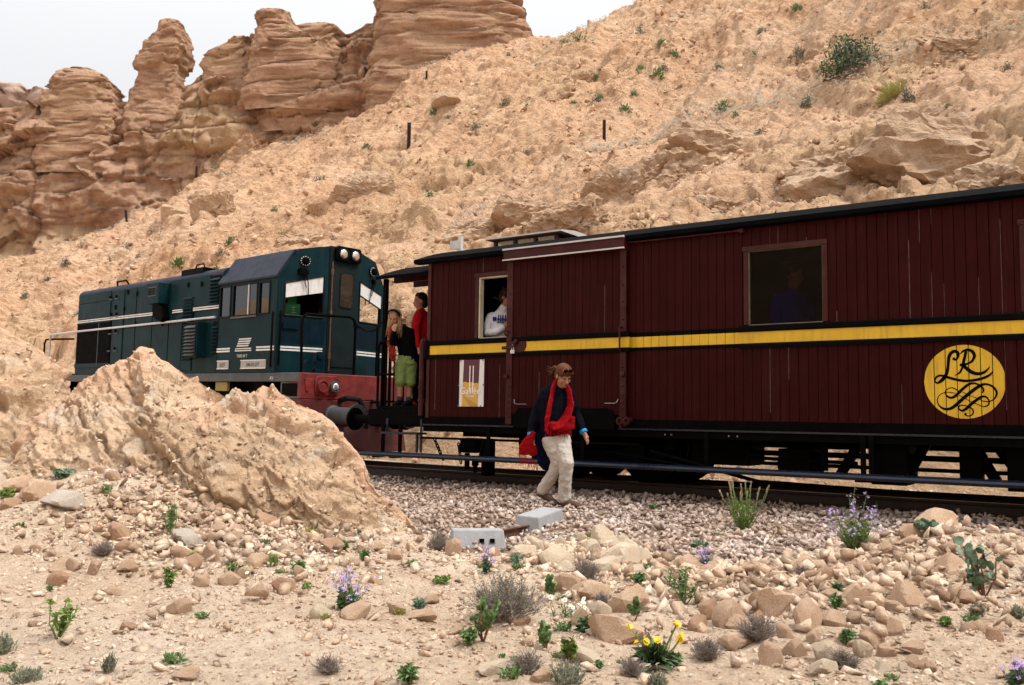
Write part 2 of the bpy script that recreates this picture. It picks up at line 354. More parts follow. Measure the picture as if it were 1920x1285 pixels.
# the other side of the gorge, behind the camera (seen only as a reflection in the windows)
ox, oy = np.linspace(-120, 130, 126), np.linspace(0, 1, 40); OX, OT = np.meshgrid(ox, oy, indexing='ij'); OX, OT = OX.ravel(), OT.ravel()
op = np.stack((OX, -24-26*OT, -1+19*OT**.85), 1); op[:, 2] += fbm(op/6, 4, 91)*2.0*np.minimum(1, OT*5); op[:, 1] += ridged(op/5, 4, 93)*1.6
oh = np_mesh('hill', op, grid_faces(126, 40), 'hill_earth', attrs={'rock': np.full(len(op), .4)}); oh['kind'] = 'structure'
# ---------------------------------------------------------------- cliffs beyond the hill
CLT = np.array([(-104,28,32),(-96,33,32.5),(-90.12,36.67,33.05),(-88.00,38.06,34.10),(-85.91,39.50,34.36),(-82.90,41.61,34.42),(-81.26,42.70,35.01),(-78.93,44.29,35.50),(-76.59,45.86,36.22),(-75.02,46.84,37.48),(-74.95,46.86,38.22),(-73.72,47.60,38.97),(-72.30,48.51,39.90),(-70.88,49.42,40.71),(-70.42,49.76,40.61),(-69.97,50.11,40.16),(-66.69,52.28,41.57),(-64.82,53.55,42.06),(-63.19,54.68,42.20),(-62.43,55.29,41.42),(-61.36,56.01,41.78),(-60.19,56.79,42.14),(-59.52,57.33,41.48),(-57.45,58.84,40.95),(-52.84,62.12,40.47),(-48.22,65.37,40.55),(-46.36,66.66,40.69),(-41.69,69.83,41.79),(-30,78,42)])
def cliff(name, line, nu, nv, z0, mat, lean, seed, amp, dip=.13, apron=.34):
    s = np.concatenate(([0], np.cumsum(np.hypot(np.diff(line[:, 0]), np.diff(line[:, 1]))))); su = np.linspace(0, s[-1], nu)
    bx, by, bz = (np.interp(su, s, line[:, k]) for k in range(3))
    d = np.array((line[-1, 0]-line[0, 0], line[-1, 1]-line[0, 1])); d /= np.linalg.norm(d); nrm = np.array((d[1], -d[0]))  # towards the camera
    tv = np.concatenate((np.linspace(0, 1, nv), 1+np.linspace(.01, .5, 14)))
    S, V = np.meshgrid(su, tv, indexing='ij'); BX = np.repeat(bx, len(tv)); BY = np.repeat(by, len(tv)); BZ = np.repeat(bz, len(tv)); S = S.ravel(); V = V.ravel()
    t = np.minimum(V, 1); over = np.maximum(0, V-1)
    Z = z0+(BZ-z0)*t-over*over*6
    off = lean*(np.maximum(0, apron-t)/apron)**1.3*2.6+lean*(1-t)*.55-over*20
    w = Z-dip*S
    p = np.stack((S, np.full_like(S, seed*3.1), Z), 1); pw = np.stack((S*.08, np.zeros_like(S), w*.62), 1)
    lay = vnoise(pw, seed)*.55+vnoise(pw*np.array((1, 1, 2.7)), seed+3)*.45
    lay = np.tanh(lay*4)*.75
    fz = w/2.6+.35*fbm(p/7, 3, seed+40); fl_ = np.floor(fz); fr = np.abs(fz-fl_-.5)*2
    slab = (_h(fl_, np.floor(S/9+fl_*.37), fl_*0, seed)-.5)*2.2-.7*sstep(.82, 1, fr)
    wq = .3*np.stack((fbm(p/2, 3, seed+5), fbm(p/2, 3, seed+6), fbm(p/2, 3, seed+7)), 1)
    f1, f2, cid, tl = worley(np.stack((S/7.5, Z*0, w/2.7), 1)+wq, seed, 1.0)
    g1, g2, cid2, tl2 = worley(np.stack((S/2.2, Z*0, w/1.3), 1)+wq, seed+1, 1.0)
    vert = ridged(np.stack((S*.30, Z*0, Z*.05), 1)+wq*.5, 4, seed+11)
    hi = sstep(.45, .75, t+.25*fbm(p/9, 2, seed+30))
    d_ = lay*.12+slab*hi*.8+(cid-.5)*.9*(.4+.6*hi)+tl*2.2+(cid2-.5)*.35+tl2*.7-np.exp(-((f2-f1)/.03)**2)*.35*hi-np.maximum(0, vert-.45)*2.0*(1-.5*hi)+fbm(p/1.2, 5, seed+15)*.5+fbm(p/6, 3, seed+17)*2.0
    d_ = d_*amp*sstep(0, .25, t+.1)*(1-.6*sstep(0, .3, over))
    o = off+d_
    P = np.stack((BX+nrm[0]*o, BY+nrm[1]*o, Z+fbm(p/1.5, 4, seed+19)*.35*(t > .98)+.5*np.tanh(3*vnoise(np.stack((S*.5, S*0, S*0), 1), seed+23))*(t > .98)), 1)
    m = sstep(.05, .3, fbm(p/6, 3, seed+25)+.25*(1-t)-.2*sstep(.6, 1, t))
    o_ = np_mesh(name, P, grid_faces(nu, len(tv)), mat, attrs={'rock': m}); o_['kind'] = 'structure'; return o_
cliff('cliff', CLT, 560, 205, 4.0, 'cliff_rock', 9.0, 7, 1.0)
FCL = np.array([(-230,5,62),(-190,32,60),(-171.31,44.51,58.25),(-158.19,53.80,57.60),(-149.49,60.11,55.62),(-146.58,62.19,55.31),(-142.96,64.82,54.49),(-141.53,65.91,53.63),(-140.13,67.09,51.69),(-136.67,70.06,46.42),(-130,76,40)])
cliff('far_cliff', FCL, 200, 120, 0.0, 'far_cliff_rock', 14.0, 19, 1.3, .05, .2)
CR = np.array((.819, .574, 0.))
def rock_stack(name, label, prof, flat, seed, cat='rock tower', layer=1.1, nring=76, lay_k=1.0, box=4.5, roll=0, back=2.6):
    prof = np.array(prof); prof = np.vstack((prof[:1]+np.array((0, 0, -6, 0)), prof)); h = prof[:, 2]-prof[0, 2]; kb = 1+back/93.; prof[:, :3] = (prof[:, :3]-np.array(CAM))*kb+np.array(CAM); prof[:, 3] *= kb; base = prof[0, :3].copy(); hs = np.arange(0, h[-1], .10); hs = np.append(hs, h[-1]); V = []
    ang = np.linspace(0, 2*np.pi, nring, endpoint=False)
    cx, cy, hw = np.interp(hs, h, prof[:, 0]), np.interp(hs, h, prof[:, 1]), np.interp(hs, h, prof[:, 3])
    e2 = np.array((-CR[1], CR[0], 0))
    H, A = np.meshgrid(hs, ang, indexing='ij'); ca, sa = np.cos(A), np.sin(A); k = 2/box
    ux = np.sign(ca)*np.abs(ca)**k; uy = np.sign(sa)*np.abs(sa)**k
    W = np.repeat(hw[:, None], nring, 1); D = np.full_like(W, np.median(hw)*flat)*.55+W*flat*.45
    Q = np.stack((W*ux, D*uy, H), -1).reshape(-1, 3)
    q = Q+seed*11.3
    dip = q[:, 2]-.1*q[:, 0]
    fz = dip/layer*.55+.55*fbm(q/4, 3, seed+3); fl_ = np.floor(fz); fr = np.abs(fz-fl_-.5)*2; lay = ((_h(fl_, fl_*0, fl_*0, seed)-.5)*.5-.34*sstep(.86, 1, fr)*(_h(fl_, fl_*0, fl_*0, seed+5) > .35))*lay_k
    wq = .25*np.stack((fbm(q/.8, 3, seed+6), fbm(q/.8, 3, seed+7), fbm(q/.8, 3, seed+8)), 1)
    f1, f2, cid, tl = worley(q/np.array((2.6, 2.6, 1.6))+wq, seed, 1.0); g1, g2, cid2, tl2 = worley(q/np.array((.9, .9, .6))+wq, seed+1, 1.0)
    dd = lay+fbm(q/.7, 5, seed+4)*.22+fbm(q/2.2, 3, seed+14)*.5+tl*.75+(cid-.5)*.35+tl2*.3+(cid2-.5)*.1+ridged(q/.5, 3, seed+5)*.07
    r = np.sqrt(Q[:, 0]**2+Q[:, 1]**2); s_ = 1+dd/np.maximum(r, .6)
    X, Y = Q[:, 0]*s_, Q[:, 1]*s_
    C_ = np.repeat(np.stack((cx, cy), 1)-base[None, :2], nring, 0)
    P = np.stack((C_[:, 0]+X*CR[0]+Y*e2[0], C_[:, 1]+X*CR[1]+Y*e2[1], Q[:, 2]), 1)
    n = len(hs); i = np.arange(n*nring).reshape(n, nring); j = np.roll(i, -1, 1)
    F_ = np.stack((i[:-1], j[:-1], j[1:], i[1:]), -1).reshape(-1, 4)
    P = np.vstack((P, P[-nring:].mean(0, keepdims=True)+np.array((0, 0, .15)))); tip = len(P)-1
    ft = np.stack((i[-1], j[-1], np.full(nring, tip), np.full(nring, tip)), 1)
    me_f = np.vstack((F_, ft[:, [0, 1, 2, 3]]))
    m = sstep(-.1, .4, fbm(q/2.5, 3, seed+9))*.5
    o = bpy.data.objects.new(name, None)
    mesh = bpy.data.meshes.new(name); mesh.from_pydata([tuple(v) for v in P], [], [tuple(f) if f[2] != f[3] else tuple(f[:3]) for f in me_f.tolist()])
    at = mesh.attributes.new('rock', 'FLOAT', 'POINT'); at.data.foreach_set('value', np.append(m, 0).astype(np.float32))
    mesh.polygons.foreach_set('use_smooth', np.ones(len(mesh.polygons), dtype=bool)); mesh.materials.append(MATS['cliff_rock'])
    bpy.data.objects.remove(o); o = bpy.data.objects.new(name, mesh); col.objects.link(o); o.location = base
    if roll: pv = Vector((0, 0, 7)); o.matrix_world = Matrix.Translation(Vector(base)+pv)@Matrix.Rotation(R(roll), 4, Vector((-CR[1], CR[0], 0)))@Matrix.Translation(-pv)
    return tag(o, label, cat)
rock_stack('rock_spire', 'tall thin rock spire standing alone on the cliff top', [(-78.16,43.76,33.02,3.2),(-78.16,43.76,34.02,2.99),(-77.97,43.82,34.69,2.63),(-77.78,43.86,35.70,2.32),(-77.71,43.85,36.26,2.15),(-77.77,43.72,37.09,2.27),(-77.61,43.76,37.82,2.32),(-77.39,43.82,38.77,2.15),(-77.26,43.85,39.33,2.07),(-77.09,43.90,40.06,1.85),(-76.90,44.00,40.39,1.57),(-76.77,44.05,40.73,1.43),(-76.64,44.09,41.29,1.23),(-76.64,44.04,41.74,0.98),(-76.66,44.01,41.93,0.39)], .8, 2)
rock_stack('rock_dome', 'squat rounded rock dome at the left end of the near cliff', [(-83.6,38.85,30.7,3.9),(-83.58,38.85,32.73,3.43),(-83.48,38.85,33.45,3.13),(-83.45,38.84,33.78,3.04),(-83.29,38.89,34.39,2.99),(-83.24,38.90,34.67,2.93),(-83.27,38.83,35.11,2.60),(-83.32,38.75,35.49,2.19),(-83.38,38.68,35.82,1.77),(-83.32,38.70,35.99,0.94)], .8, 4)
rock_stack('rock_block', 'square rock block perched on the middle of the cliff', [(-65.3,51.11,37.3,4.8),(-65.30,51.11,38.57,4.48),(-66.14,50.47,39.10,3.32),(-66.60,50.09,39.59,2.52),(-66.83,49.89,40.03,2.10),(-66.86,49.82,40.47,1.94),(-66.82,49.81,40.86,2.02),(-67.01,49.64,41.18,1.94),(-67.03,49.60,41.51,1.91),(-67.04,49.56,41.84,1.83),(-66.87,49.64,42.18,1.52),(-66.65,49.77,42.40,1.11)], .7, 6)
rock_stack('rock_butte', 'broad layered rock butte cut off by the top of the photo', [(-51.6,59.8,33.5,8.6),(-51.58,59.79,35.94,8.21),(-51.48,59.70,37.58,8.05),(-51.48,59.59,38.67,7.89),(-51.46,59.54,39.21,7.83),(-51.44,59.49,39.98,7.78),(-51.40,59.48,40.30,7.64),(-52.00,59.03,40.62,6.85),(-52.08,58.94,40.89,6.74),(-51.71,59.18,41.06,7.06),(-51.49,59.29,41.50,7.20),(-51.48,59.27,41.78,7.15),(-51.81,59.01,42.10,6.57),(-51.74,59.04,42.26,6.22),(-51.70,59.03,42.59,6.90),(-51.78,58.94,43.02,7.12),(-51.78,58.88,43.57,7.20),(-51.77,58.80,44.39,7.28),(-51.57,58.87,45.10,6.95),(-51.45,58.89,45.76,6.30)], .6, 8, layer=1.5)

LEDGES = [('long thick rock ledge left of the perched block', [(-70.23,46.83,34.52,3.12),(-70.20,46.78,35.17,3.12),(-70.14,46.78,35.61,3.07),(-70.08,46.77,36.16,2.90),(-70.15,46.66,36.70,2.90),(-70.14,46.64,37.03,2.79),(-70.12,46.61,37.36,2.68),(-70.02,46.64,37.79,2.46),(-69.73,46.80,38.23,1.92),(-69.23,47.11,38.68,1.31),(-69.03,47.20,39.12,0.88),(-68.88,47.27,39.45,0.49)], 3),
 ('wide layered rock shelf carrying the perched block', [(-63.93,51.19,35.17,4.87),(-63.95,51.11,35.83,4.82),(-63.93,51.06,36.48,4.71),(-63.92,50.99,37.25,4.57),(-63.98,50.91,37.57,4.60),(-63.97,50.89,37.90,4.38),(-63.95,50.85,38.34,4.55),(-63.80,50.92,38.78,4.11),(-63.38,51.16,39.33,3.50),(-62.88,51.44,39.99,2.71),(-62.51,51.66,40.44,2.05),(-62.16,51.87,40.77,1.10)], 5),
 ('rounded rock buttress just left of the broad butte', [(-59.05,54.50,36.35,2.35),(-58.95,54.47,37.34,2.16),(-58.90,54.43,38.10,2.03),(-58.82,54.40,38.86,1.86),(-58.82,54.34,39.52,1.67),(-58.74,54.34,40.07,1.37),(-58.47,54.48,40.62,0.68)], 7),
 ('smooth tan rock buttress in the cliff wall below the ledges', [(-61.55,53.41,29.76,3.15),(-61.60,53.21,31.40,2.74),(-61.62,53.06,32.76,2.38),(-61.55,52.97,34.13,2.14),(-61.46,52.92,35.22,1.75),(-61.42,52.89,35.87,1.34)], 9),
 ('jointed rock buttress below the broad butte at the hill edge', [(-56.44,56.83,31.49,3.01),(-56.39,56.70,33.13,2.74),(-56.45,56.52,34.49,2.33),(-56.42,56.40,35.85,1.97),(-56.36,56.33,36.94,1.51),(-56.23,56.36,37.60,0.82)], 11)]
for lab, pr_, sd_ in LEDGES: rock_stack('rock_ledge', lab, pr_, .55, sd_, 'rock ledge', 2.2, box=5.5, roll=-5, back=4.2)
# ---------------------------------------------------------------- rock outcrops between the camera and the engine
MOUNDP = []
def outcrop(name, label, crest, base, depth, seed, bulge=.25, nu=330, nv=124, mids=(), cat='rock outcrop'):
    crest = np.array(crest); base = np.array(base)
    def res(l): s = np.concatenate(([0], np.cumsum(np.linalg.norm(np.diff(l, axis=0), axis=1)))); u = np.linspace(0, s[-1], nu); return np.stack([np.interp(u, s, l[:, k]) for k in range(3)], 1)
    c = res(crest); b = res(base); b[:, 2] -= .15
    av = (c-b)[:, :2].mean(0); av /= np.linalg.norm(av)      # away from the camera
    u = np.linspace(0, 1, nu)[:, None]; rows = []; tv = np.linspace(0, 1, nv)
    for t in tv:
        k = t+.10*math.sin(math.pi*t)
        p = b*(1-t)+c*t; p[:, 2] = b[:, 2]+(c[:, 2]-b[:, 2])*k
        bl = bulge*math.sin(math.pi*t**.8)*(.25+.75*np.sin(np.pi*u[:, 0]))*(.6+.8*vnoise(np.stack((u[:, 0]*5, np.full(nu, t*1.5), np.full(nu, seed)), 1), seed))
        p[:, 0] -= av[0]*bl; p[:, 1] -= av[1]*bl; rows.append(p)
    for t in np.linspace(.03, 1, 34):
        p = c.copy(); d_ = depth*t*(.35+.65*np.sin(np.pi*u[:, 0])); p[:, 0] += av[0]*d_; p[:, 1] += av[1]*d_
        p[:, 2] = c[:, 2]-(c[:, 2]+.3)*t**1.6; rows.append(p)
    P = np.stack(rows, 1).reshape(-1, 3); nn = len(rows)
    G = P.reshape(nu, nn, 3); du = np.gradient(G, axis=0); dv = np.gradient(G, axis=1); N = np.cross(du, dv).reshape(-1, 3); N /= np.linalg.norm(N, axis=1, keepdims=True)+1e-9
    if (N[:, :2]@av).reshape(nu, nn)[:, :nv].mean() > 0: N = -N
    q = P+seed*5.7
    # weathered beds dipping to the right, seen in the photograph as slanting ribs
    w = q[:, 2]*.9+.55*(q@np.array((CR[0], CR[1], 0)))
    rib = np.stack((w/.17, q[:, 0]*.5, q[:, 1]*.5), 1)
    wq = .3*np.stack((fbm(q/.35, 3, seed+8), fbm(q/.35, 3, seed+9), fbm(q/.35, 3, seed+10)), 1)
    f1, f2, cid, tl = worley(np.stack((w/.8, q[:, 0]/1.8, q[:, 1]/1.8), 1)+wq, seed, 1.0)
    g1, g2, cid2, tl2 = worley(np.stack((w/.15, q[:, 0]/.32, q[:, 1]/.32), 1)+wq, seed+1, 1.0)
    k1, k2, cid3, tl3 = worley(np.stack((w/.06, q[:, 0]/.09, q[:, 1]/.09), 1)+wq, seed+2, 1.0)
    db = ((cid-.5)*.10+tl*.22).reshape(nu, nn)
    for _ in range(1): db = (db+np.roll(db, 1, 0)+np.roll(db, -1, 0)+np.roll(db, 1, 1)+np.roll(db, -1, 1))/5
    d = fbm(q/.8, 3, seed)*.12+db.ravel()+(cid2-.5)*.03+tl2*.085+tl3*.045+(cid3-.5)*.016+ridged(rib, 3, seed+2)*.05-.12*sstep(.55, .9, ridged(rib*.45+wq, 3, seed+22))+fbm(q/.05, 3, seed+6)*.011+ridged(q/.16, 3, seed+14)*.026
    e = np.repeat(sstep(0, .04, np.minimum(u[:, 0], 1-u[:, 0])), nn)
    tt = np.tile(np.concatenate((tv, np.ones(34))), nu)
    crest_damp = 1-.7*np.exp(-((np.tile(np.arange(nn), nu)-nv+1)/8.)**2)
    P = P+N*(d*e*crest_damp)[:, None]
    top = sstep(.55, .95, tt+fbm(q/.5, 3, seed+12)*.35)
    MOUNDP.append(P.reshape(nu, nn, 3)[6:-6, 6:nv-4].reshape(-1, 3).copy())
    base0 = P.mean(0); base0[2] = P[:, 2].min(); P = P-base0
    o = np_mesh(name, P, grid_faces(nu, nn), 'mound_rock', attrs={'rock': top}); o.location = base0
    return tag(o, label, cat)
A1 = [(-3.65,-5.68,0.28),(-3.81,-5.33,0.48),(-3.94,-5.08,0.84),(-3.92,-4.73,1.14),(-3.95,-4.53,1.33),(-3.78,-4.42,1.45),(-3.57,-4.29,1.55),(-3.49,-4.24,1.65),(-3.39,-4.16,1.64),(-3.23,-4.17,1.54),(-2.94,-4.08,1.44),(-2.60,-4.06,1.29),(-2.28,-4.08,1.19),(-1.91,-4.05,1.06),(-1.55,-4.01,0.73)]
A0 = [(-3.09,-6.01,0.13),(-2.97,-5.81,0.24),(-2.92,-5.66,0.35),(-2.78,-5.46,0.43),(-2.63,-5.35,0.47),(-2.47,-5.24,0.48),(-2.32,-5.14,0.47),(-2.08,-5.08,0.45),(-1.96,-5.00,0.42),(-1.72,-4.95,0.40),(-1.49,-4.90,0.32),(-1.30,-4.88,0.26),(-1.10,-4.87,0.23),(-0.96,-4.76,0.19),(-0.70,-4.70,0.17)]
B1 = [(-1.86,-4.92,0.39),(-1.98,-4.79,0.59),(-2.07,-4.63,0.87),(-1.99,-4.47,1.07),(-2.01,-4.25,1.18),(-1.86,-4.03,1.19),(-1.79,-3.98,1.25),(-1.73,-3.94,1.29),(-1.65,-3.88,1.21),(-1.48,-3.87,1.14),(-1.21,-3.79,1.00),(-0.91,-3.81,0.83),(-0.59,-3.81,0.55),(-0.48,-3.83,0.41),(-0.12,-3.80,0.15),(0.20,-3.93,0.02)]
B0 = [(-1.75,-5.09,0.37),(-1.57,-5.08,0.34),(-1.48,-5.02,0.31),(-1.28,-5.00,0.29),(-1.14,-4.90,0.24),(-0.99,-4.85,0.20),(-0.84,-4.81,0.19),(-0.74,-4.73,0.17),(-0.59,-4.69,0.15),(-0.45,-4.64,0.13),(-0.31,-4.54,0.10),(-0.17,-4.44,0.07),(-0.03,-4.34,0.05),(0.07,-4.27,0.04),(0.21,-4.17,0.01),(0.35,-4.07,-0.00)]
C1 = [(-7.42,-5.08,2.08),(-6.66,-4.56,2.15),(-6.35,-4.32,2.02),(-6.19,-4.20,1.89),(-6.03,-4.08,1.76),(-5.88,-3.95,1.63),(-5.57,-3.96,1.45),(-5.30,-3.99,1.19),(-5.08,-4.06,0.97)]
C0 = [(-5.29,-5.85,0.28),(-4.76,-5.48,0.29),(-4.49,-5.30,0.35),(-4.42,-5.13,0.39),(-4.34,-4.96,0.47),(-4.26,-4.79,0.55),(-4.27,-4.68,0.61),(-4.38,-4.52,0.68),(-4.49,-4.36,0.77)]
outcrop('rock_outcrop', 'big peaked tan rock mound hiding the lower side of the green locomotive', A1, A0, 1.3, 3, .3)
outcrop('rock_outcrop', 'sloping ochre boulder face running down to the ballast beside the track', B1, B0, 1.0, 5, .32)
outcrop('rock_outcrop', 'smooth tan rock shoulder at the left edge behind the peaked mound', C1, C0, 1.2, 9, .25, nu=260)
print('terrain', time.time()-T0)
# ---------------------------------------------------------------- paints and metals
plain('maroon', (.0245, .0018, .0021), .5, var=.16, vs=5, spec=.07, dirt=((.036, .006, .005), .3))
def streaks(name, c, amount, sc=(26, 26, 1.1)):
    """faded and dusty runs down a painted side"""
    t = MATS[name].node_tree; b = t.nodes['Principled BSDF']; old = b.inputs['Base Color'].links[0].from_socket
    v = coord(t, sc); n1 = noise(t, v, 1.0, 5, .65); n2 = noise(t, coord(t), 1.3, 4)
    f = mathn(t, 'MULTIPLY', ramp(t, n1, [(.48, (0, 0, 0)), (.72, (amount,)*3)]), ramp(t, n2, [(.35, (.15, .15, .15)), (.65, (1, 1, 1))]))
    t.links.new(mixc(t, f, old, c), b.inputs['Base Color'])
streaks('maroon', (.05, .014, .014), .45)
plain('maroon_trim', (.038, .0055, .0065), .38, var=.2, vs=6, spec=.22, dirt=((.10, .05, .045), .4))
plain('worn_edge', (.13, .075, .07), .7, var=.5, vs=14)
plain('stripe_yellow', (.62, .385, .012), .45, var=.1, vs=4, dirt=((.42, .24, .02), .35))
plain('black_paint', (.002, .002, .0024), .5, var=.3, vs=8, spec=.04)
plain('black_iron', (.002, .0018, .0018), .65, var=.4, vs=9, dirt=((.004, .003, .0025), .3), spec=.03)
plain('tarred_black', (.003, .003, .0035), .8, var=.3, vs=5, spec=.02)
plain('blue_black_board', (.006, .010, .024), .3, var=.35, vs=6, spec=.4, dirt=((.03, .03, .04), .35))
plain('rail_rust', (.022, .011, .008), .7, var=.35, vs=14)
plain('rail_head', (.22, .20, .19), .32, .9, var=.2, vs=18)
plain('rust', (.10, .042, .024), .8, var=.4, vs=16, bumpy=.3)
plain('post_rust', (.03, .014, .010), .8, var=.4, vs=16)
plain('concrete', (.30, .30, .305), .9, var=.14, vs=12, dirt=((.20, .19, .18), .5), bumpy=.35)
plain('cream_paint', (.52, .47, .34), .6, var=.12, vs=8, dirt=((.28, .22, .14), .4))
plain('frame_dull', (.16, .13, .09), .6, var=.3, vs=10)
plain('pale_metal', (.55, .56, .58), .4, .3, var=.1, vs=10)
plain('roof_pale', (.50, .49, .47), .6, var=.15, vs=4, dirt=((.3, .27, .23), .5))
plain('interior_dark', (.012, .009, .007), .8, var=.3, vs=3)
plain('loco_green', (.003, .021, .027), .42, var=.3, vs=2.2, spec=.07, dirt=((.006, .016, .017), .5))
plain('loco_navy', (.0026, .011, .020), .4, var=.3, vs=2.5, spec=.07, dirt=((.004, .010, .022), .4))
plain('loco_roof', (.012, .016, .032), .55, var=.25, vs=2.5, spec=.2, dirt=((.03, .032, .04), .4))
plain('loco_grey', (.05, .056, .062), .6, var=.2, vs=4, dirt=((.16, .15, .14), .5))
plain('loco_door', (.009, .017, .018), .55, var=.2, vs=4, spec=.06, dirt=((.025, .015, .01), .4))
plain('beam_red', (.17, .014, .013), .55, var=.4, vs=5, dirt=((.05, .018, .014), .85))
plain('dark_red', (.075, .006, .005), .6, var=.3, vs=5, dirt=((.02, .012, .01), .6))
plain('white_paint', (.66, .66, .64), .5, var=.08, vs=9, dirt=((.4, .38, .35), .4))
plain('plate_grey', (.34, .33, .31), .6, .1, var=.15, vs=18)
plain('dark_rubber', (.005, .005, .0055), .6, spec=.15)
plain('mustard', (.26, .19, .05), .7, dirt=((.1, .08, .04), .5))
plain('box_green', (.03, .30, .09), .5, var=.1)
streaks('loco_green', (.030, .042, .040), .6, (14, 14, .9)); streaks('loco_navy', (.018, .030, .042), .5, (14, 14, .9)); streaks('stripe_yellow', (.30, .17, .02), .6, (30, 30, 2.5)); streaks('beam_red', (.05, .02, .015), .8, (12, 12, 1.5)); streaks('white_paint', (.30, .28, .25), .7, (16, 16, 2)); streaks('loco_grey', (.14, .125, .105), .6, (10, 10, 2))
def glassmat(name, tint, mirror=.35, rough=.02, gain=1.0):
    m, t, b = newmat(name); t.nodes.remove(b); o = [n for n in t.nodes if n.type == 'OUTPUT_MATERIAL'][0]
    tr = nd(t, 'ShaderNodeBsdfTransparent'); tr.inputs[0].default_value = (*tint, 1)
    gl = nd(t, 'ShaderNodeBsdfGlossy'); gl.inputs['Roughness'].default_value = rough; gl.inputs[0].default_value = (.9, .93, .95, 1)
    fr = nd(t, 'ShaderNodeFresnel'); fr.inputs['IOR'].default_value = 1.5
    mx_ = nd(t, 'ShaderNodeMixShader'); f = mathn(t, 'MINIMUM', mathn(t, 'ADD', mathn(t, 'MULTIPLY', fr.outputs[0], gain), mirror), 1.0)
    t.links.new(f, mx_.inputs[0]); t.links.new(tr.outputs[0], mx_.inputs[1]); t.links.new(gl.outputs[0], mx_.inputs[2]); t.links.new(mx_.outputs[0], o.inputs[0]); return m
glassmat('carriage_glass', (.5, .48, .48), .0, .03, .2)
glassmat('cab_glass', (.75, .8, .8), .06)
glassmat('tinted_glass', (.16, .15, .15), .04)
def lens_mat(name, c):
    m, t, b = newmat(name); b.inputs['Base Color'].default_value = (*c, 1); b.inputs['Roughness'].default_value = .12; b.inputs['Metallic'].default_value = .85
    bump(t, b, noise(t, coord(t), 60, 2), .4, .01); return m
lens_mat('lamp_lens', (.75, .68, .58)); lens_mat('lamp_white', (.85, .87, .9))

# ---------------------------------------------------------------- track
RAILSEC = [(-.055, 0), (.055, 0), (.055, .008), (.012, .022), (.009, .10), (.028, .112), (.030, .136), (.022, .14), (-.022, .14), (-.030, .136), (-.028, .112), (-.009, .10), (-.012, .022), (-.055, .008)]
def rail(yc, label):
    xr = np.linspace(-60, 40, 260); m = MB(); n = len(RAILSEC); vs = []
    yy = yc+track_off(xr); gr_ = np.gradient(yy, xr)
    for x, y, g in zip(xr, yy, gr_):
        k = 1/math.hypot(1, g); nx, ny = -g*k, k
        vs += [(x+nx*a, y+ny*a, .06+b) for a, b in RAILSEC]
    fs = []; mi = []
    for i in range(len(xr)-1):
        for k in range(n):
            fs.append((i*n+k, (i+1)*n+k, (i+1)*n+(k+1) % n, i*n+(k+1) % n)); mi.append(1 if k in (6, 7, 8) else 0)
    m.v = vs; m.f = fs; m.m = mi
    o = m.build('rail', ['rail_rust', 'rail_head'], org=(0, yc, .06)); o.location = (0, yc, .06)
    return tag(o, label, 'rail')
TRK = 1.22
rail(TRK-.535, 'rusty rail nearest the walking woman, under the near wheels')
rail(TRK+.535, 'rusty far rail seen beneath the carriage')

# ---------------------------------------------------------------- maroon carriage
WO = (0.4, 1.2, .2)
wag = empty('railway_carriage', WO, 'maroon planked railway carriage with a yellow stripe and a round yellow emblem', 'train carriage')
def W_(mb, name, mats, parent=None, **k): return mb.build(name, mats, parent or wag, org=WO, **k)
ZB, ZT = .99, 3.17
XL, XR = -3.15, 9.3
# planks: near wall is at Y=0 (outer face); board thickness 3 cm
PW = .1033
rng = random.Random(4)
BANDZ = [(1.8, 0), (1.855, 1), (1.98, 2), (2.05, 1)]
def plank(x0, x1, zs, parent, y=0.0, jitter=.0025):
    """zs: list of (z, material) bottoms with the final top; a board with worn long edges"""
    m = MB(); g = .0018+rng.random()*.0018; a, b = x0+g/2, x1-g/2; yo = y+rng.uniform(-jitter, jitter); bv = .0045
    zz_ = [q[0] for q in zs]; we = [0, 0]
    for k in range(2):
        r_ = rng.random(); we[k] = 3 if r_ < .16 else None
    cut = rng.uniform(.05, .9)
    P = []
    lz = list(zz_)
    # optional break in the worn edge so the pale line covers only part of the board
    if len(zs) == 2: lz = [zz_[0], zz_[0]+(zz_[1]-zz_[0])*cut, zz_[1]]
    for z in lz: P += [(a, yo+bv, z), (a+bv, yo, z), (b-bv, yo, z), (b, yo+bv, z), (b, yo+.03, z), (a, yo+.03, z)]
    F_ = []; M_ = []
    top_wear = rng.random() < .5
    for i in range(len(lz)-1):
        mat = zs[0][1] if len(zs) == 2 else zs[i][1]
        for k in range(6):
            k2 = (k+1) % 6; F_.append((i*6+k, i*6+k2, (i+1)*6+k2, (i+1)*6+k))
            e = None
            if k in (0, 2) and len(zs) == 2 and we[k//2] is not None and ((i == 1) == top_wear): e = 3
            M_.append(e if e is not None else mat)
    n = len(lz)-1; F_ += [(5, 4, 3, 2, 1, 0), tuple(n*6+k for k in range(6))]; M_ += [zs[0][1], zs[-2][1]]
    m.v, m.f, m.m = P, F_, M_
    return W_(m, 'plank', ['maroon', 'black_paint', 'stripe_yellow', 'worn_edge'], parent, recalc=False)
WIN = [(-2.255, -1.775, 2.06, 2.89), (1.535, 2.348, 2.06, 2.89), (4.25, 5.06, 2.06, 2.89), (6.9, 7.7, 2.06, 2.89)]
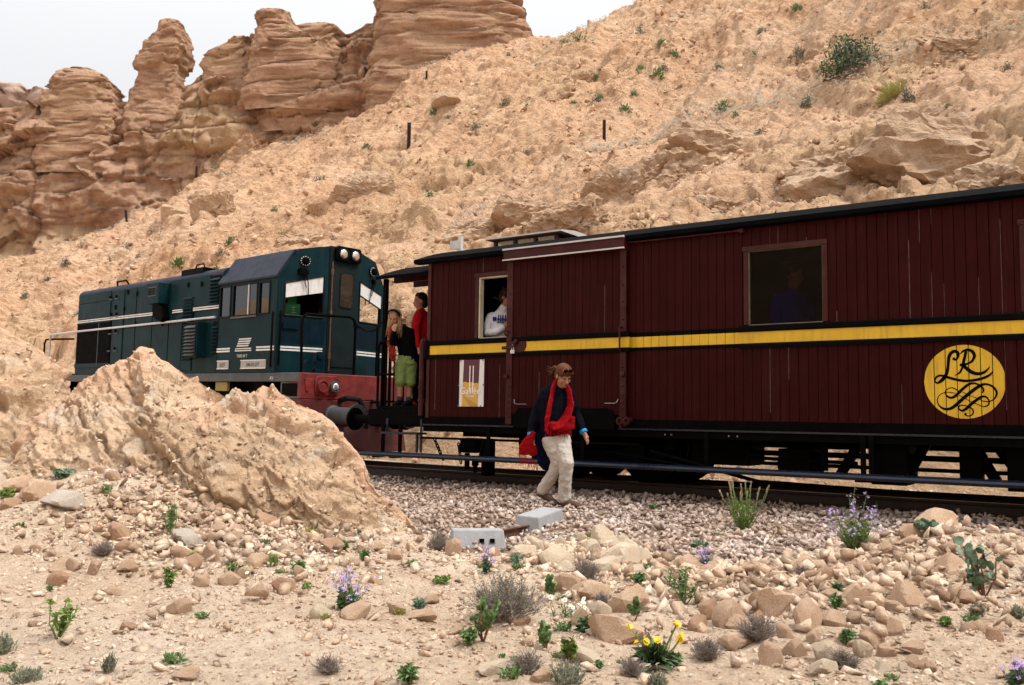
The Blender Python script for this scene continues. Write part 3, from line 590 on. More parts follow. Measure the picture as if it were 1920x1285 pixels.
def wall_planks(x0, x1, painted_until=None):
    n = round((x1-x0)/PW); w = (x1-x0)/n
    for i in range(n):
        a, b = x0+i*w, x0+(i+1)*w; c = (a+b)/2
        top = [(2.05, 0), (ZT, 0)]
        for q in WIN:
            if q[0]-.05 < c < q[1]+.05: top = [(q[3]+.05, 0), (ZT, 0)]
        if painted_until is not None and c < painted_until:
            plank(a, b, [(ZB, 0)]+[(1.808, 1), (1.855, 2), (1.98, 1), (2.035, 0), (ZT, 0)], wag)
        else:
            plank(a, b, [(ZB, 0), (1.83, 0)], wag); plank(a, b, top, wag)
wall_planks(-3.10, -1.79)
wall_planks(.02, XR, 1.43)
# beaded stripe boards: yellow board with a black moulding above and below
def stripe(x0, x1, y=0.0, parent=None, ends=False):
    m = MB().box(x0, x1, y-.014, y+.02, 1.855, 1.98, 0)
    m.prism([(y-.028, 1.80), (y+.02, 1.80), (y+.02, 1.853), (y-.012, 1.853), (y-.022, 1.848), (y-.028, 1.838)], x0, x1, 'x', 1)
    m.prism([(y-.012, 1.982), (y+.02, 1.982), (y+.02, 2.055), (y-.030, 2.047), (y-.034, 2.04), (y-.034, 1.996), (y-.028, 1.984)], x0, x1, 'x', 1)
    return W_(m, 'stripe_board', ['stripe_yellow', 'black_paint'], parent)
stripe(-3.135, -1.74); stripe(1.43, XR)
# corner post with its strap and hooks
m = MB().box(-3.16, -3.102, -.02, .05, ZB-.02, ZT, 0); m.box(-3.17, -3.12, -.04, .0, 1.79, 2.06, 1); W_(m, 'corner_post', ['maroon_trim', 'black_paint'], bev=.006)
m = MB(); m.tube([(-3.235, -.03, 1.0), (-3.235, -.03, 1.95), (-3.215, -.04, 2.05), (-3.17, -.05, 2.07)], .035, 10, 0)
for z in (1.2, 1.38, 1.95): m.lathe((-3.235, -.03, z), (0, 0, 1), [(0, .047), (.03, .047)], 12, 0)
W_(m, 'handrail_post', 'maroon_trim', smooth=40)
# body behind the planks, floor and lining
m = MB(); m.box(-3.1, XR, .032, .06, .95, 2.055, 0); m.box(-3.1, XR, .032, .06, 2.945, ZT, 0)
xs_ = [-3.1]+[v for q in WIN for v in (q[0]-.045, q[1]+.045)]+[XR]
for a, b in zip(xs_[0::2], xs_[1::2]): m.box(a, b, .032, .06, 2.056, 2.944, 0)
m.box(-3.1, XR, 2.36, 2.4, .95, ZT, 0); m.box(-3.1, XR, .06, 2.36, .95, 1.02, 0); m.box(XR-.03, XR, .06, 2.36, 1.02, ZT, 0)
m.box(-3.1, -3.07, .06, .85, 1.02, ZT, 0); m.box(-3.1, -3.07, 1.55, 2.36, 1.02, ZT, 0); m.box(-3.1, -3.07, .851, 1.549, 1.02, ZT, 0)
W_(m, 'body_shell', 'interior_dark')
m = MB()
for q in range(8): m.box(-3.104-.03, -3.104, .02+q*.10, .117+q*.10, 1.0, ZT, 0); m.box(-3.134, -3.104, 1.58+q*.10, 1.677+q*.10, 1.0, ZT, 0)
W_(m, 'end_wall', 'maroon')
# windows
def window(x0, x1, z0, z1, glazed, seen_all=True):
    w = .055; m = MB()
    m.box(x0-w-.012, x1+w, -.024, .03, z1, z1+w, 0); m.box(x0-w, x0-.002, -.02, .03, z0-.003, z1-.002, 0); m.box(x1+.002, x1+w, -.02, .03, z0-.003, z1-.002, 0)
    f = W_(m, 'window', 'maroon_trim', bev=.004)
    e_ = .006 if glazed else .02; c = MB(); c.box(x0-.001, x0+e_, -.006, .075, z0, z1-.001, 0); c.box(x1-e_*.5, x1+.001, -.006, .075, z0, z1-.001, 0); c.box(x0+e_+.001, x1-e_*.5-.001, -.006, .075, z1-e_*.8, z1-.001, 0); c.box(x0+e_+.001, x1-e_*.5-.001, .0, .075, z0-.004, z0+.004, 0)
    W_(c, 'window_frame', 'frame_dull' if glazed else 'cream_paint', f)
    if glazed: W_(MB().box(x0+.004, x1-.004, .03, .036, z0+.004, z1-.004), 'pane', 'carriage_glass', f)
    return f
for k, q in enumerate(WIN): window(*q, glazed=k > 0)
# sliding door
DO = -.055
door = W_(MB().box(-1.80, -.03, DO+.03, DO+.044, .995, 3.06), 'sliding_door', 'maroon')
n = 15; dw = (-.115+1.70)/n
for i in range(n):
    a, b = -1.70+i*dw, -1.70+(i+1)*dw
    plank(a, b, [(1.04, 0), (1.83, 0)], door, DO); plank(a, b, [(2.05, 0), (3.05, 0)], door, DO)
for a, b in ((-1.80, -1.703), (-.112, -.03)): W_(MB().box(a, b, DO-.012, DO+.03, .9, 3.06, 0), 'door_post', 'maroon_trim', door, bev=.004)
m = MB()
for z in (1.0, 1.12, 1.2, 1.28, 1.4, 1.62, 2.2, 2.42, 2.62, 2.85):
    for x in (-1.75, -.07): m.lathe((x, DO-.011, z), (0, -1, 0), [(0, .014), (.008, .013), (.014, .006)], 8, 0)
W_(m, 'bolt', 'maroon_trim', door, smooth=50)
stripe(-1.70, -.115, DO, door); stripe(-.112, .018, DO-.005, door)
m = MB(); m.prism([(-.155, 3.205), (-.12, 3.222), (0, 3.222), (0, 3.05), (-.145, 3.05), (-.152, 3.06), (-.152, 3.075), (-.135, 3.08), (-.135, 3.185), (-.155, 3.19)], -1.815, -.025, 'x', 0); m.box(-1.82, -.02, -.158, -.13, 3.19, 3.212, 1); m.box(-1.82, -.02, -.157, -.13, 3.052, 3.07, 1)
W_(m, 'track_cover', ['maroon_trim', 'roof_pale'], door)
m = MB(); m.lathe((-1.59, DO-.012, 1.94), (0, -1, 0), [(0, .115), (.012, .115), (.014, .10)], 28, 0)
m.lathe((-1.625, DO-.02, 1.98), (0, -1, 0), [(0, .035), (.04, .03), (.05, .02)], 14, 0); m.tube([(-1.85, DO-.03, 1.905), (-1.72, DO-.035, 1.90), (-1.65, DO-.05, 1.93), (-1.625, DO-.055, 1.975)], .013, 8, 0)
m.box(-1.855, -1.79, DO-.035, DO-.012, 1.885, 1.925, 0)
lt = W_(m, 'door_latch', 'maroon_trim', door, smooth=40)
m = MB(); m.tube([(-1.69, DO-.04, 1.87), (-1.69, DO-.04, 1.92), (-1.675, DO-.04, 1.935), (-1.66, DO-.04, 1.92), (-1.66, DO-.04, 1.87)], .006, 6, 0); m.box(-1.705, -1.645, DO-.052, DO-.028, 1.825, 1.872, 0)
W_(m, 'padlock', 'pale_metal', lt, bev=.004)
m = MB()
m.tube([(-.085, DO-.01, 2.09), (-.085, DO-.05, 2.115), (-.085, DO-.065, 2.1), (-.085, DO-.065, 1.84), (-.085, DO-.05, 1.82), (-.085, DO-.01, 1.82)], .011, 8)
m.tube([(-1.79, DO-.01, 2.06), (-1.80, DO-.05, 2.09), (-1.77, DO-.06, 2.13), (-1.74, DO-.02, 2.12)], .011, 8)
m.tube([(-1.66, DO-.008, 1.225), (-1.64, DO-.03, 1.175), (-1.60, DO-.035, 1.165), (-1.45, DO-.035, 1.165)], .006, 6, 1)
m.tube([(-.30, DO-.035, 1.18), (-.17, DO-.035, 1.18), (-.14, DO-.03, 1.19), (-.13, DO-.01, 1.23)], .006, 6, 1)
m.lathe((-.06, DO-.02, 1.53), (0, -1, 0), [(0, .03), (.03, .03), (.035, .02)], 12); m.lathe((-1.78, DO-.02, 1.53), (0, -1, 0), [(0, .03), (.03, .03)], 12)
W_(m, 'door_handle', ['maroon_trim', 'rail_head'], door, smooth=40)
m = MB()
for x in (-.09, .0): m.lathe((x, DO-.02, .97), (0, -1, 0), [(0, .05), (.03, .05), (.032, .025), (.012, .02)], 14)
m.box(-.14, .05, DO-.01, DO+.03, .955, 1.01, 0); m.lathe((-.085, DO-.02, .905), (0, -1, 0), [(0, .02), (.02, .018)], 10)
W_(m, 'door_roller', 'maroon_trim', door, smooth=40)
# black wheel-arch plate at the bottom of the door
pts = [(-1.66, .86)]+[(-1.66+.14*(1-math.cos(a)), .98+.14*math.sin(a)) for a in np.linspace(0, math.pi/2, 7)]+[(-.30+.14*math.sin(a), .98+.14*math.cos(a)) for a in np.linspace(0, math.pi/2, 7)]+[(-.16, .86)]
W_(MB().prism(pts, DO-.03, DO+.05, 'y'), 'arch_plate', 'black_iron', door, bev=.004); door.location.x = .055
# door rail to the right of the door
m = MB(); m.tube([(.0, -.05, 3.135), (1.44, -.05, 3.13)], .011, 8); m.lathe((1.47, -.01, 3.13), (0, -1, 0), [(0, .035), (.05, .03), (.06, .014)], 12); m.tube([(1.4, -.05, 3.13), (1.5, -.055, 3.13)], .018, 8)
W_(m, 'door_rail', 'maroon_trim', smooth=40)
# roof with eaves, platform canopy
def arch(y0, y1, zc, rise, th, n=18):
    t = np.linspace(0, 1, n); up = [(y0+(y1-y0)*k, zc+rise*math.sin(math.pi*k)) for k in t]; return up+[(y, z-th) for y, z in reversed(up)]
m = MB(); m.prism(arch(-.10, 2.5, 3.215, .30, .05), -3.37, XR+.15, 'x', 0); m.box(-3.36, -1.83, -.095, .02, 3.155, 3.166, 0); m.box(.0, XR+.14, -.075, .02, 3.155, 3.166, 0)
W_(m, 'roof', 'tarred_black')
m = MB(); m.prism(arch(-.02, 2.42, 3.05, .30, .045), -4.18, -3.18, 'x', 0)
W_(m, 'platform_canopy', 'tarred_black')
m = MB()
for y in (.35, .8, 1.6, 2.05): W_(MB().box(-4.16, -3.2, y, y+.05, 3.0, 3.09, 0), 'canopy_rafter', 'maroon')
# lantern on the roof
LX0, LX1, LY0, LY1 = -2.60, -1.50, .78, 1.62
m = MB(); m.box(LX0, LX1, LY0, LY1, 3.38, 3.43, 0)
for x in (LX0, LX0+.35, LX0+.70, LX1-.05): m.box(x, x+.05, LY0, LY0+.05, 3.431, 3.545, 0); m.box(x, x+.05, LY1-.05, LY1, 3.431, 3.545, 0)
m.box(LX0, LX1, LY0-.003, LY1+.003, 3.545, 3.568, 0)
lan = W_(m, 'roof_lantern', 'maroon_trim', bev=.003)
m = MB(); m.prism([(LY0-.09, 3.57), (LY0-.09, 3.592), (1.05, 3.635), (1.37, 3.635), (LY1+.09, 3.592), (LY1+.09, 3.57)], LX0-.09, LX1+.12, 'x'); W_(m, 'lantern_roof', 'roof_pale', lan)
for a, b in ((LX0+.05, LX0+.35), (LX0+.40, LX0+.70), (LX0+.75, LX1-.05)):
    W_(MB().box(a, b, LY0+.02, LY0+.026, 3.431, 3.545), 'pane', 'cab_glass', lan); W_(MB().box(a, b, LY1-.026, LY1-.02, 3.431, 3.545), 'pane', 'cab_glass', lan)
W_(MB().box(LX1-.03, LX1-.024, LY0+.05, LY1-.05, 3.431, 3.545), 'pane', 'cab_glass', lan)
m = MB(); m.box(-3.05, -2.99, .50, .56, 3.25, 3.63, 0); m.box(-3.19, -2.985, .49, .50, 3.44, 3.57, 0)
W_(m, 'roof_bracket', 'roof_pale', bev=.004)
# underframe
m = MB(); m.box(-3.2, XR, -.01, .06, .78, .985, 0); m.box(-3.2, XR, -.035, -.012, .865, .885, 1); m.box(-3.2, XR, 2.34, 2.41, .78, .985, 0)
for x in (-3.2, -1.3, .6, 2.5, 4.4, 6.4, 8.6): m.box(x, x+.12, .06, 2.34, .78, .945, 0)
m.box(-3.2, XR, .9, 1.0, .70, .945, 0); m.box(-3.2, XR, 1.5, 1.6, .70, .945, 0)
W_(m, 'sole_bar', ['black_iron', 'blue_black_board'])
m = MB()
for x in (.52, .60, 1.30, 1.40): m.lathe((x, -.012, .82), (0, -1, 0), [(0, .012), (.01, .01)], 8)
W_(m, 'rivet', 'rail_head')
# running board along the whole side, on hangers
rb = W_(MB().box(-4.18, XR, -.25, -.03, .415, .475), 'running_board', 'blue_black_board', bev=.008)
W_(MB().tube([(-4.2, -.26, .445), (XR, -.26, .445)], .030, 8), 'board_edge', 'blue_black_board', rb, smooth=40)
m = MB()
for x in (-3.95, -3.62, -2.05, -.6, 1.02, 2.72, 2.80, 4.25, 5.9, 7.5):
    m = MB(); m.box(x, x+.05, -.06, -.031, .40, .86, 0); m.box(x-.02, x+.07, -.22, -.045, .395, .414, 0); W_(m, 'board_hanger', 'black_iron', rb)
m = MB(); m.box(-3.92, -3.22, -.12, .10, .73, .76, 0); m.box(-3.9, -3.86, -.02, .0, .76, .95, 0); m.box(-3.25, -3.215, -.02, .0, .48, .95, 0); m.box(-3.3, -3.27, -.05, -.02, .48, .73, 0)
W_(m, 'step', 'blue_black_board', bev=.004)
m = MB(); m.tube([(-3.2, -.04, .69), (.2, -.04, .69)], .016, 8); m.tube([(-2.1, -.05, .69), (-2.16, -.05, .45)], .02, 8); m.tube([(-1.42, -.08, .70), (-1.02, -.08, .70)], .014, 8, 1)
m.tube([(.3, .05, .62), (1.6, .05, .33), (3.0, .05, .30), (7.2, .05, .30)], .022, 8); m.tube([(1.3, .3, .58), (2.6, .3, .56)], .02, 8); m.tube([(1.3, .3, .72), (2.6, .3, .72)], .02, 8); m.tube([(-.3, .0, .60), (1.0, .0, .44)], .012, 8)
W_(m, 'brake_rod', ['black_iron', 'rail_head'], smooth=40)
# battery boxes, cylinders and truss between the wheels
m = MB(); m.box(.72, 1.42, .3, .8, .48, .775, 0); m.box(2.78, 3.12, .12, .7, .36, .775, 0); m.box(4.02, 4.42, .12, .7, .36, .775, 0); m.box(1.75, 2.1, .3, .8, .40, .69, 0)
m.box(1.25, 7.0, .5, .56, .60, .66, 0); m.box(1.5, 7.0, .5, .56, .49, .53, 0)
for x, d in ((2.55, .22), (3.2, .2), (3.66, -.2), (3.86, -.25), (5.2, .2), (5.9, -.2)):
    m.prism([(x, .775), (x+.11, .775), (x+.11-d, .40), (x-d, .40)], .34, .42, 'y', 0)
m.box(3.58, 3.78, .3, .5, .40, .775, 0); m.box(2.25, 2.31, .2, .26, .47, .775, 0)
m.lathe((1.72, .45, .52), (1, 0, 0), [(0, .10), (.02, .12), (.45, .12), (.47, .10)], 16, 0)
W_(m, 'underframe_box', 'black_iron', bev=.006)
# bogies
def bogie(xc):
    b_ = W_(MB().box(xc-.95, xc+.95, .30, .36, .42, .60).box(xc-.95, xc+.95, 2.04, 2.10, .42, .60).box(xc-.2, xc+.2, .36, 2.04, .45, .68), 'bogie', 'black_iron', bev=.01)
    m = MB()
    for dx in (-.62, .62):
        m.box(xc+dx-.13, xc+dx+.13, .22, .36, .40, .68, 0)
        for k in range(5): m.tube([(xc+dx-.42+.05*k, .27, .70-.02*k), (xc+dx, .27, .665-.028*k), (xc+dx+.42-.05*k, .27, .70-.02*k)], .012, 4, 0)
        m.box(xc+dx-.48, xc+dx-.40, .22, .30, .62, .80, 0); m.box(xc+dx+.40, xc+dx+.48, .22, .30, .62, .80, 0)
    W_(m, 'axle_box', 'black_iron', b_)
    for dx in (-.62, .62):
        for y, s in ((TRK-.535, 1), (TRK+.535, -1)):
            m = MB(); m.lathe((xc+dx, y-.05*s, .635), (0, s, 0), [(0, .36), (.0, .43), (.09, .435), (.092, .475), (.125, .47), (.125, .36), (.08, .33), (.08, .12), (.11, .10), (.11, .04)], 36, 0)
            W_(m, 'wheel', 'black_iron', b_, smooth=40)
        W_(MB().tube([(xc+dx, .5, .635), (xc+dx, 1.95, .635)], .06, 12), 'axle', 'black_iron', b_, smooth=40)
    return b_
bogie(-.62); bogie(8.6)
# end platform, buffers, railing
m = MB(); m.box(-4.12, -3.1, .0, 2.4, 1.09, 1.135, 0); m.box(-4.28, -4.05, .0, 2.4, .86, 1.089, 0); m.box(-4.05, -3.2, -.005, .05, .86, 1.089, 0)
W_(m, 'end_platform', 'black_iron', bev=.006)
m = MB()
for y in (.62, 1.82): W_(MB().lathe((-4.28, y, .93), (-1, 0, 0), [(0, .15), (.04, .15), (.05, .12), (.50, .11), (.51, .07), (.86, .07), (.865, .18), (.90, .18), (.91, .12)], 22, 0), 'buffer', 'black_iron', smooth=40)
m = MB(); m.box(-4.52, -4.28, 1.08, 1.36, .82, 1.0, 0); m.tube([(-4.5, 1.2, .9), (-5.25, 1.24, .9)], .05, 10, 0)
W_(m, 'coupling', 'black_iron', bev=.01)
m = MB()
m.tube([(-4.12, .02, 1.12), (-4.12, .02, 2.02), (-4.07, .02, 2.075), (-3.86, .02, 2.08)], .019, 8)
for x in (-4.05, -3.97, -3.89): m.tube([(x, .03, 1.13), (x, .03, 2.07)], .017, 8)
m.tube([(-4.08, .02, 1.60), (-3.8, .02, 1.60)], .012, 6)
m.tube([(-4.08, .1, 2.06), (-4.08, 2.3, 2.06)], .022, 8); m.tube([(-4.08, .1, 1.6), (-4.08, 2.3, 1.6)], .014, 8); m.tube([(-4.08, .1, 1.2), (-4.08, 2.3, 1.2)], .014, 8)
for y in np.arange(.1, 2.31, .11): m.tube([(-4.08, y, 1.13), (-4.08, y, 2.06)], .012, 6)
rl = W_(m, 'railing', 'black_iron', smooth=40)
m = MB()
for k in range(7):
    z = 1.18+.12*k
    for sgn in (1, -1):
        for j in range(3): m.tube([(-3.90+.16*j, 2.3+.006*sgn, z+.06-.06*sgn), (-3.90+.16*(j+1), 2.3+.006*sgn, z+.06+.06*sgn)], .0075, 5)
m.tube([(-3.90, 2.3, 1.13), (-3.90, 2.3, 2.05)], .014, 6); m.tube([(-3.42, 2.3, 1.13), (-3.42, 2.3, 2.05)], .014, 6)
W_(m, 'folding_gate', 'black_iron', rl)
m = MB(); m.box(-4.1, -4.04, .06, .12, 1.13, 3.02, 0); m.box(-4.1, -4.04, 2.28, 2.34, 1.13, 3.02, 0); m.box(-3.42, -3.36, 2.3, 2.34, 1.13, 3.02, 0)
W_(m, 'canopy_post', 'black_iron')
# hanging chains under the end
def chain(p0, p1, sag, n, lr=.035):
    m = MB(); p0, p1 = Vector(p0), Vector(p1)
    for i in range(n):
        t = (i+.5)/n; c = p0.lerp(p1, t)-Vector((0, 0, sag*math.sin(math.pi*t))); d = (p1-p0).normalized(); s = Vector((0, 1, 0)) if i % 2 else Vector((1, 0, 0)); s = (s-d*s.dot(d)).normalized()
        m.tube([c+d*(lr*math.cos(a))+s*(lr*.55*math.sin(a)) for a in np.linspace(0, 2*math.pi, 9)], .009, 5, caps=False)
    return W_(m, 'chain', 'black_iron')
chain((-2.95, -.06, .69), (-2.78, -.06, .40), .0, 7); chain((-2.55, -.02, .62), (-2.5, -.02, .36), -.02, 6)
m = MB(); m.box(-2.62, -2.36, .1, .3, .50, .70, 0); m.box(-2.5, -2.44, .05, .1, .28, .5, 0); m.lathe((-2.35, .1, .44), (0, 0, -1), [(0, .05), (.1, .05), (.12, .03), (.2, .03)], 10); m.box(-2.25, -2.16, .1, .3, .2, .7, 0)
W_(m, 'air_valve', 'black_iron', bev=.006)
# inside: seat backs and luggage seen through the openings
m = MB()
for x in (-2.4, -1.2, 2.9, 3.9): m.box(x, x+.06, 1.3, 2.3, 1.4, 2.25, 0); m.box(x-.4, x, 1.3, 2.3, 1.4, 1.46, 0)
m.tube([(-3.0, 1.5, 2.9), (-.5, 1.5, 2.9)], .02, 6, 1); m.tube([(-2.9, 1.2, 2.8), (-2.2, 1.4, 2.55)], .02, 6, 1); m.box(-2.9, -2.6, 2.2, 2.34, 2.2, 2.8, 1)
W_(m, 'seat', ['interior_dark', 'cream_paint'])
# round emblem painted over the planks: LR monogram with flourish
EX, EZ, ER = 3.688, 1.405, .359
em = MB(); n0 = int((EX-ER)/PW)
bx = [.02+(XR-.02)/round((XR-.02)/PW)*k for k in range(0, 120)]
for a, b in zip(bx, bx[1:]):
    a2, b2 = max(a+.004, EX-ER), min(b-.004, EX+ER)
    if b2-a2 < .004: continue
    q = np.linspace(a2, b2, 8); hh = np.sqrt(np.maximum(0, ER**2-(q-EX)**2)); em.prism([(x, EZ+h) for x, h in zip(q, hh)]+[(x, EZ-h) for x, h in zip(q[::-1], hh[::-1])], -.0075, .004, 'y')
emb = W_(em, 'emblem', 'stripe_yellow')
def stroke(mb, pts, y=-.0095):
    """pts: (px,py,width) in the emblem's own 1414x1285 drawing grid"""
    P = np.array(pts, float); k = np.arange(len(P)); u = np.linspace(0, len(P)-1, (len(P)-1)*7+1)
    def cr_(c):
        out = []
        for t in u:
            i = min(int(t), len(P)-2); f = t-i; p0, p1, p2, p3 = (P[min(max(i+o_, 0), len(P)-1), c] for o_ in (-1, 0, 1, 2))
            out.append(.5*((2*p1)+(-p0+p2)*f+(2*p0-5*p1+4*p2-p3)*f*f+(-p0+3*p1-3*p2+p3)*f**3))
        return np.array(out)
    x, z, w = EX+(cr_(0)-702)/493*ER, EZ-(cr_(1)-618)/448*ER, np.maximum(cr_(2), 6)/470*ER*.5
    dx, dz = np.gradient(x), np.gradient(z); l = np.hypot(dx, dz)+1e-9; nx, nz_ = -dz/l, dx/l
    vs = [(x[i]+nx[i]*w[i], y, z[i]+nz_[i]*w[i]) for i in range(len(x))]+[(x[i]-nx[i]*w[i], y, z[i]-nz_[i]*w[i]) for i in range(len(x))]; n = len(x)
    mb.add(vs, [(i, i+1, n+i+1, n+i) for i in range(n-1)])
ST = [
 [(600,330,30),(585,338,34),(610,348,26),(638,310,30),(635,265,38),(595,245,40),(550,270,40),(525,320,40),(515,400,36),(505,470,38),(480,540,42),(430,600,44),(375,632,24),(345,605,20),(365,560,26),(420,540,28),(490,558,34),(580,585,34),(700,608,34),(820,602,34),(930,578,34),(1010,540,26),(1052,492,8)],
 [(665,280,8),(700,248,26),(760,232,34),(815,258,40),(835,310,36),(805,370,30),(750,400,26),(690,415,40),(655,410,30)],
 [(735,250,34),(718,320,34),(700,390,34),(685,450,26),(650,510,24),(590,543,6)],
 [(690,415,34),(740,460,44),(800,505,46),(870,525,40),(940,510,34),(985,475,20),(1015,438,6)],
 [(592,760,8),(540,748,10),(470,748,10),(400,780,10),(370,840,12),(385,900,16),(440,945,28),(510,950,36),(580,915,40),(700,810,42),(820,715,42),(900,665,38),(960,650,26),(1040,680,26),(1085,750,26),(1060,820,18),(1000,855,12),(930,855,12),(870,825,10),(775,790,8),(680,742,8)],
 [(635,735,10),(590,705,14),(540,692,12),(480,720,12),(470,760,12),(500,800,24),(550,812,30),(600,785,36),(680,710,36),(760,650,32),(830,640,24),(890,665,22),(925,700,22),(928,735,22),(915,755,12)],
 [(640,785,8),(700,815,10),(780,860,10),(850,890,10),(925,918,12),(980,900,18),(992,850,18),(960,805,22),(910,800,30),(860,830,36),(780,890,38),(720,945,36),(670,970,28),(630,945,18),(640,910,16),(690,905,14),(750,920,14),(795,955,18),(800,1000,16),(770,1030,14),(725,1030,16),(705,1010,22),(722,1002,16)]]
m = MB()
for s_ in ST: stroke(m, s_)
W_(m, 'monogram', 'black_paint', emb, recalc=False)
# poster
PX0, PX1, PZ0, PZ1 = -2.557, -2.14, 1.131, 1.766
py = -.018
po = W_(MB().box(PX0, PX1, py, py+.008, PZ0, PZ1), 'poster', 'white_paint')
def printmat(name, c): return plain(name, c, .5, var=.05, vs=20)
printmat('print_maroon', (.075, .016, .028)); printmat('print_gold', (.55, .33, .06)); printmat('print_gold_dark', (.40, .23, .04)); printmat('print_white', (.8, .8, .78)); printmat('print_grey', (.32, .30, .30))
q = lambda x, z: (PX0+(x-415)/230*(PX1-PX0), PZ1-(z-178)/428*(PZ1-PZ0))
m = MB()
def flat(poly, mi, y): m.add([(q(*p)[0], y, q(*p)[1]) for p in poly], [tuple(range(len(poly)))], mi)
flat([(455,178),(605,178),(598,392),(448,392)], 0, py-.001)
flat([(448,385),(470,378),(500,388),(530,382),(560,394),(600,390),(592,605),(441,605)], 1, py-.0015)
flat([(450,505),(592,590),(592,605),(520,605)], 2, py-.002)
for x in (515, 546): flat([(x-4,232),(x+4,232),(x+2,470),(x-6,470)], 3, py-.0025)
W_(m, 'poster_print', ['print_maroon', 'print_gold', 'print_gold_dark', 'print_white'], po, recalc=False)
def text(name, body, x, y, z, size, mat, parent, org, rot=(R(90), 0, 0), ex=.0006, shear=0, align='CENTER'):
    c = bpy.data.curves.new(name, 'FONT'); c.body = body; c.size = size; c.extrude = ex; c.align_x = align; c.shear = shear; c.materials.append(MATS[mat])
    t_ = bpy.data.objects.new('temp', c); col.objects.link(t_); me = bpy.data.meshes.new_from_object(t_.evaluated_get(bpy.context.evaluated_depsgraph_get())); bpy.data.objects.remove(t_); me.materials.clear(); me.materials.append(MATS[mat])
    o = bpy.data.objects.new(name, me); col.objects.link(o); o.parent = parent; o.location = (x-org[0], y-org[1], z-org[2]); o.rotation_euler = rot; return o
xx, zz2 = q(519, 490); text('lettering', 'Galilée', xx-.003, py-.003, zz2-.003, .125, 'print_grey', po, WO); text('lettering', 'Galilée', xx, py-.0045, zz2, .125, 'print_white', po, WO)
xx, zz2 = q(522, 520); text('lettering', 'Travel', xx, py-.0045, zz2, .055, 'print_white', po, WO)
m = MB()
for x, z in ((425, 185), (635, 185), (408, 412), (640, 408), (408, 600), (620, 600)): m.lathe((q(x, z)[0], py-.001, q(x, z)[1]), (0, -1, 0), [(0, .011), (.006, .009)], 8)
W_(m, 'poster_screw', 'rail_head', po)
# ---------------------------------------------------------------- green diesel locomotive
LK = 1.0432
_lu = Vector((.99056, -.1361, -.01634)).normalized(); _lw = Vector((0, 0, 1)).cross(_lu).normalized(); _lz = _lu.cross(_lw)
LORG = Vector((-4.5, 1.09, -1.27))
L0 = Vector((-6.0625, .2221, 1.5251))
loco = empty('locomotive', label='dark green diesel locomotive with white stripes and a red front beam', cat='locomotive')
lm = Matrix((( _lu.x, _lw.x, _lz.x), (_lu.y, _lw.y, _lz.y), (_lu.z, _lw.z, _lz.z)))
loco.matrix_world = Matrix.Translation(L0+lm@(LORG*LK))@lm.to_4x4()
def L_(mb, name, mats, parent=None, **k):
    mb.v = [((x-LORG.x)*LK, (y-LORG.y)*LK, (z-LORG.z)*LK) for x, y, z in mb.v]
    return mb.build(name, mats, parent or loco, **k)
YC = 1.09; YR = 2.18
# running plate and frame
m = MB(); m.box(-9.08, 0, 0, YR, -.005, .135, 0); m.box(-9.09, .004, -.004, .03, .10, .137, 0)
L_(m, 'deck_frame', 'loco_grey', bev=.01)
m = MB(); m.box(-9.0, -.05, .25, 1.93, -.32, -.006, 0); m.box(-6.2, -3.6, .1, 2.08, -.75, -.3, 0)
for a in (-8.6, -7.6, -6.7, -3.2, -2.4, -1.4, -.6): m.box(a, a+.3, .08, .25, -.30, -.006, 0)
L_(m, 'underframe', 'black_iron', bev=.01)
m = MB()
for a in (-8.0, -7.0, -2.9, -1.9, -.9): m.lathe((a, .28, -.82), (0, 1, 0), [(0, .40), (.1, .40), (.1, .44), (.13, .44)], 30); m.lathe((a, 1.9, -.82), (0, -1, 0), [(0, .40), (.1, .40), (.1, .44), (.13, .44)], 30)
for a in (-7.5, -1.9): m.box(a-1.2, a+1.2, .16, .26, -.75, -.5); m.box(a-1.2, a+1.2, 1.92, 2.02, -.75, -.5)
wh = L_(m, 'truck', 'black_iron', smooth=40)
m = MB(); m.box(-.53, -.02, .02, .06, -.27, -.006, 0); m.box(-.49, -.06, .016, .05, -.235, -.03, 1)
L_(m, 'step_box', ['loco_grey', 'black_iron'], bev=.006)
L_(MB().box(-2.6, -2.2, .03, .12, -.17, -.01), 'fuel_gauge', 'mustard', bev=.012)
# long hood
def hoodsec(y0, y1, z0, z1, r=.16, n=7):
    p = [(y0, z0)]+[(y0+r-r*math.cos(t), z1-r+r*math.sin(t)) for t in np.linspace(0, math.pi/2, n)]+[(y1-r+r*math.sin(t), z1-r+r*math.cos(t)) for t in np.linspace(0, math.pi/2, n)]+[(y1, z0)]; return p
hood = MB(); hs = hoodsec(.06, 2.12, .137, 2.03); n = len(hs)
for a0, a1 in ((-8.87, -6.46), (-6.455, -4.205), (-4.20, -2.56)): hood.prism(hs, a0, a1, 'x', 0)
hood = L_(hood, 'long_hood', 'loco_green', smooth=35, bev=.012)
m = MB(); q = [(y, z) for y, z in hoodsec(.055, 2.125, 1.90, 2.035)]; m.prism(q, -8.86, -2.57, 'x', 0); L_(m, 'hood_top', 'loco_roof', hood, smooth=35)
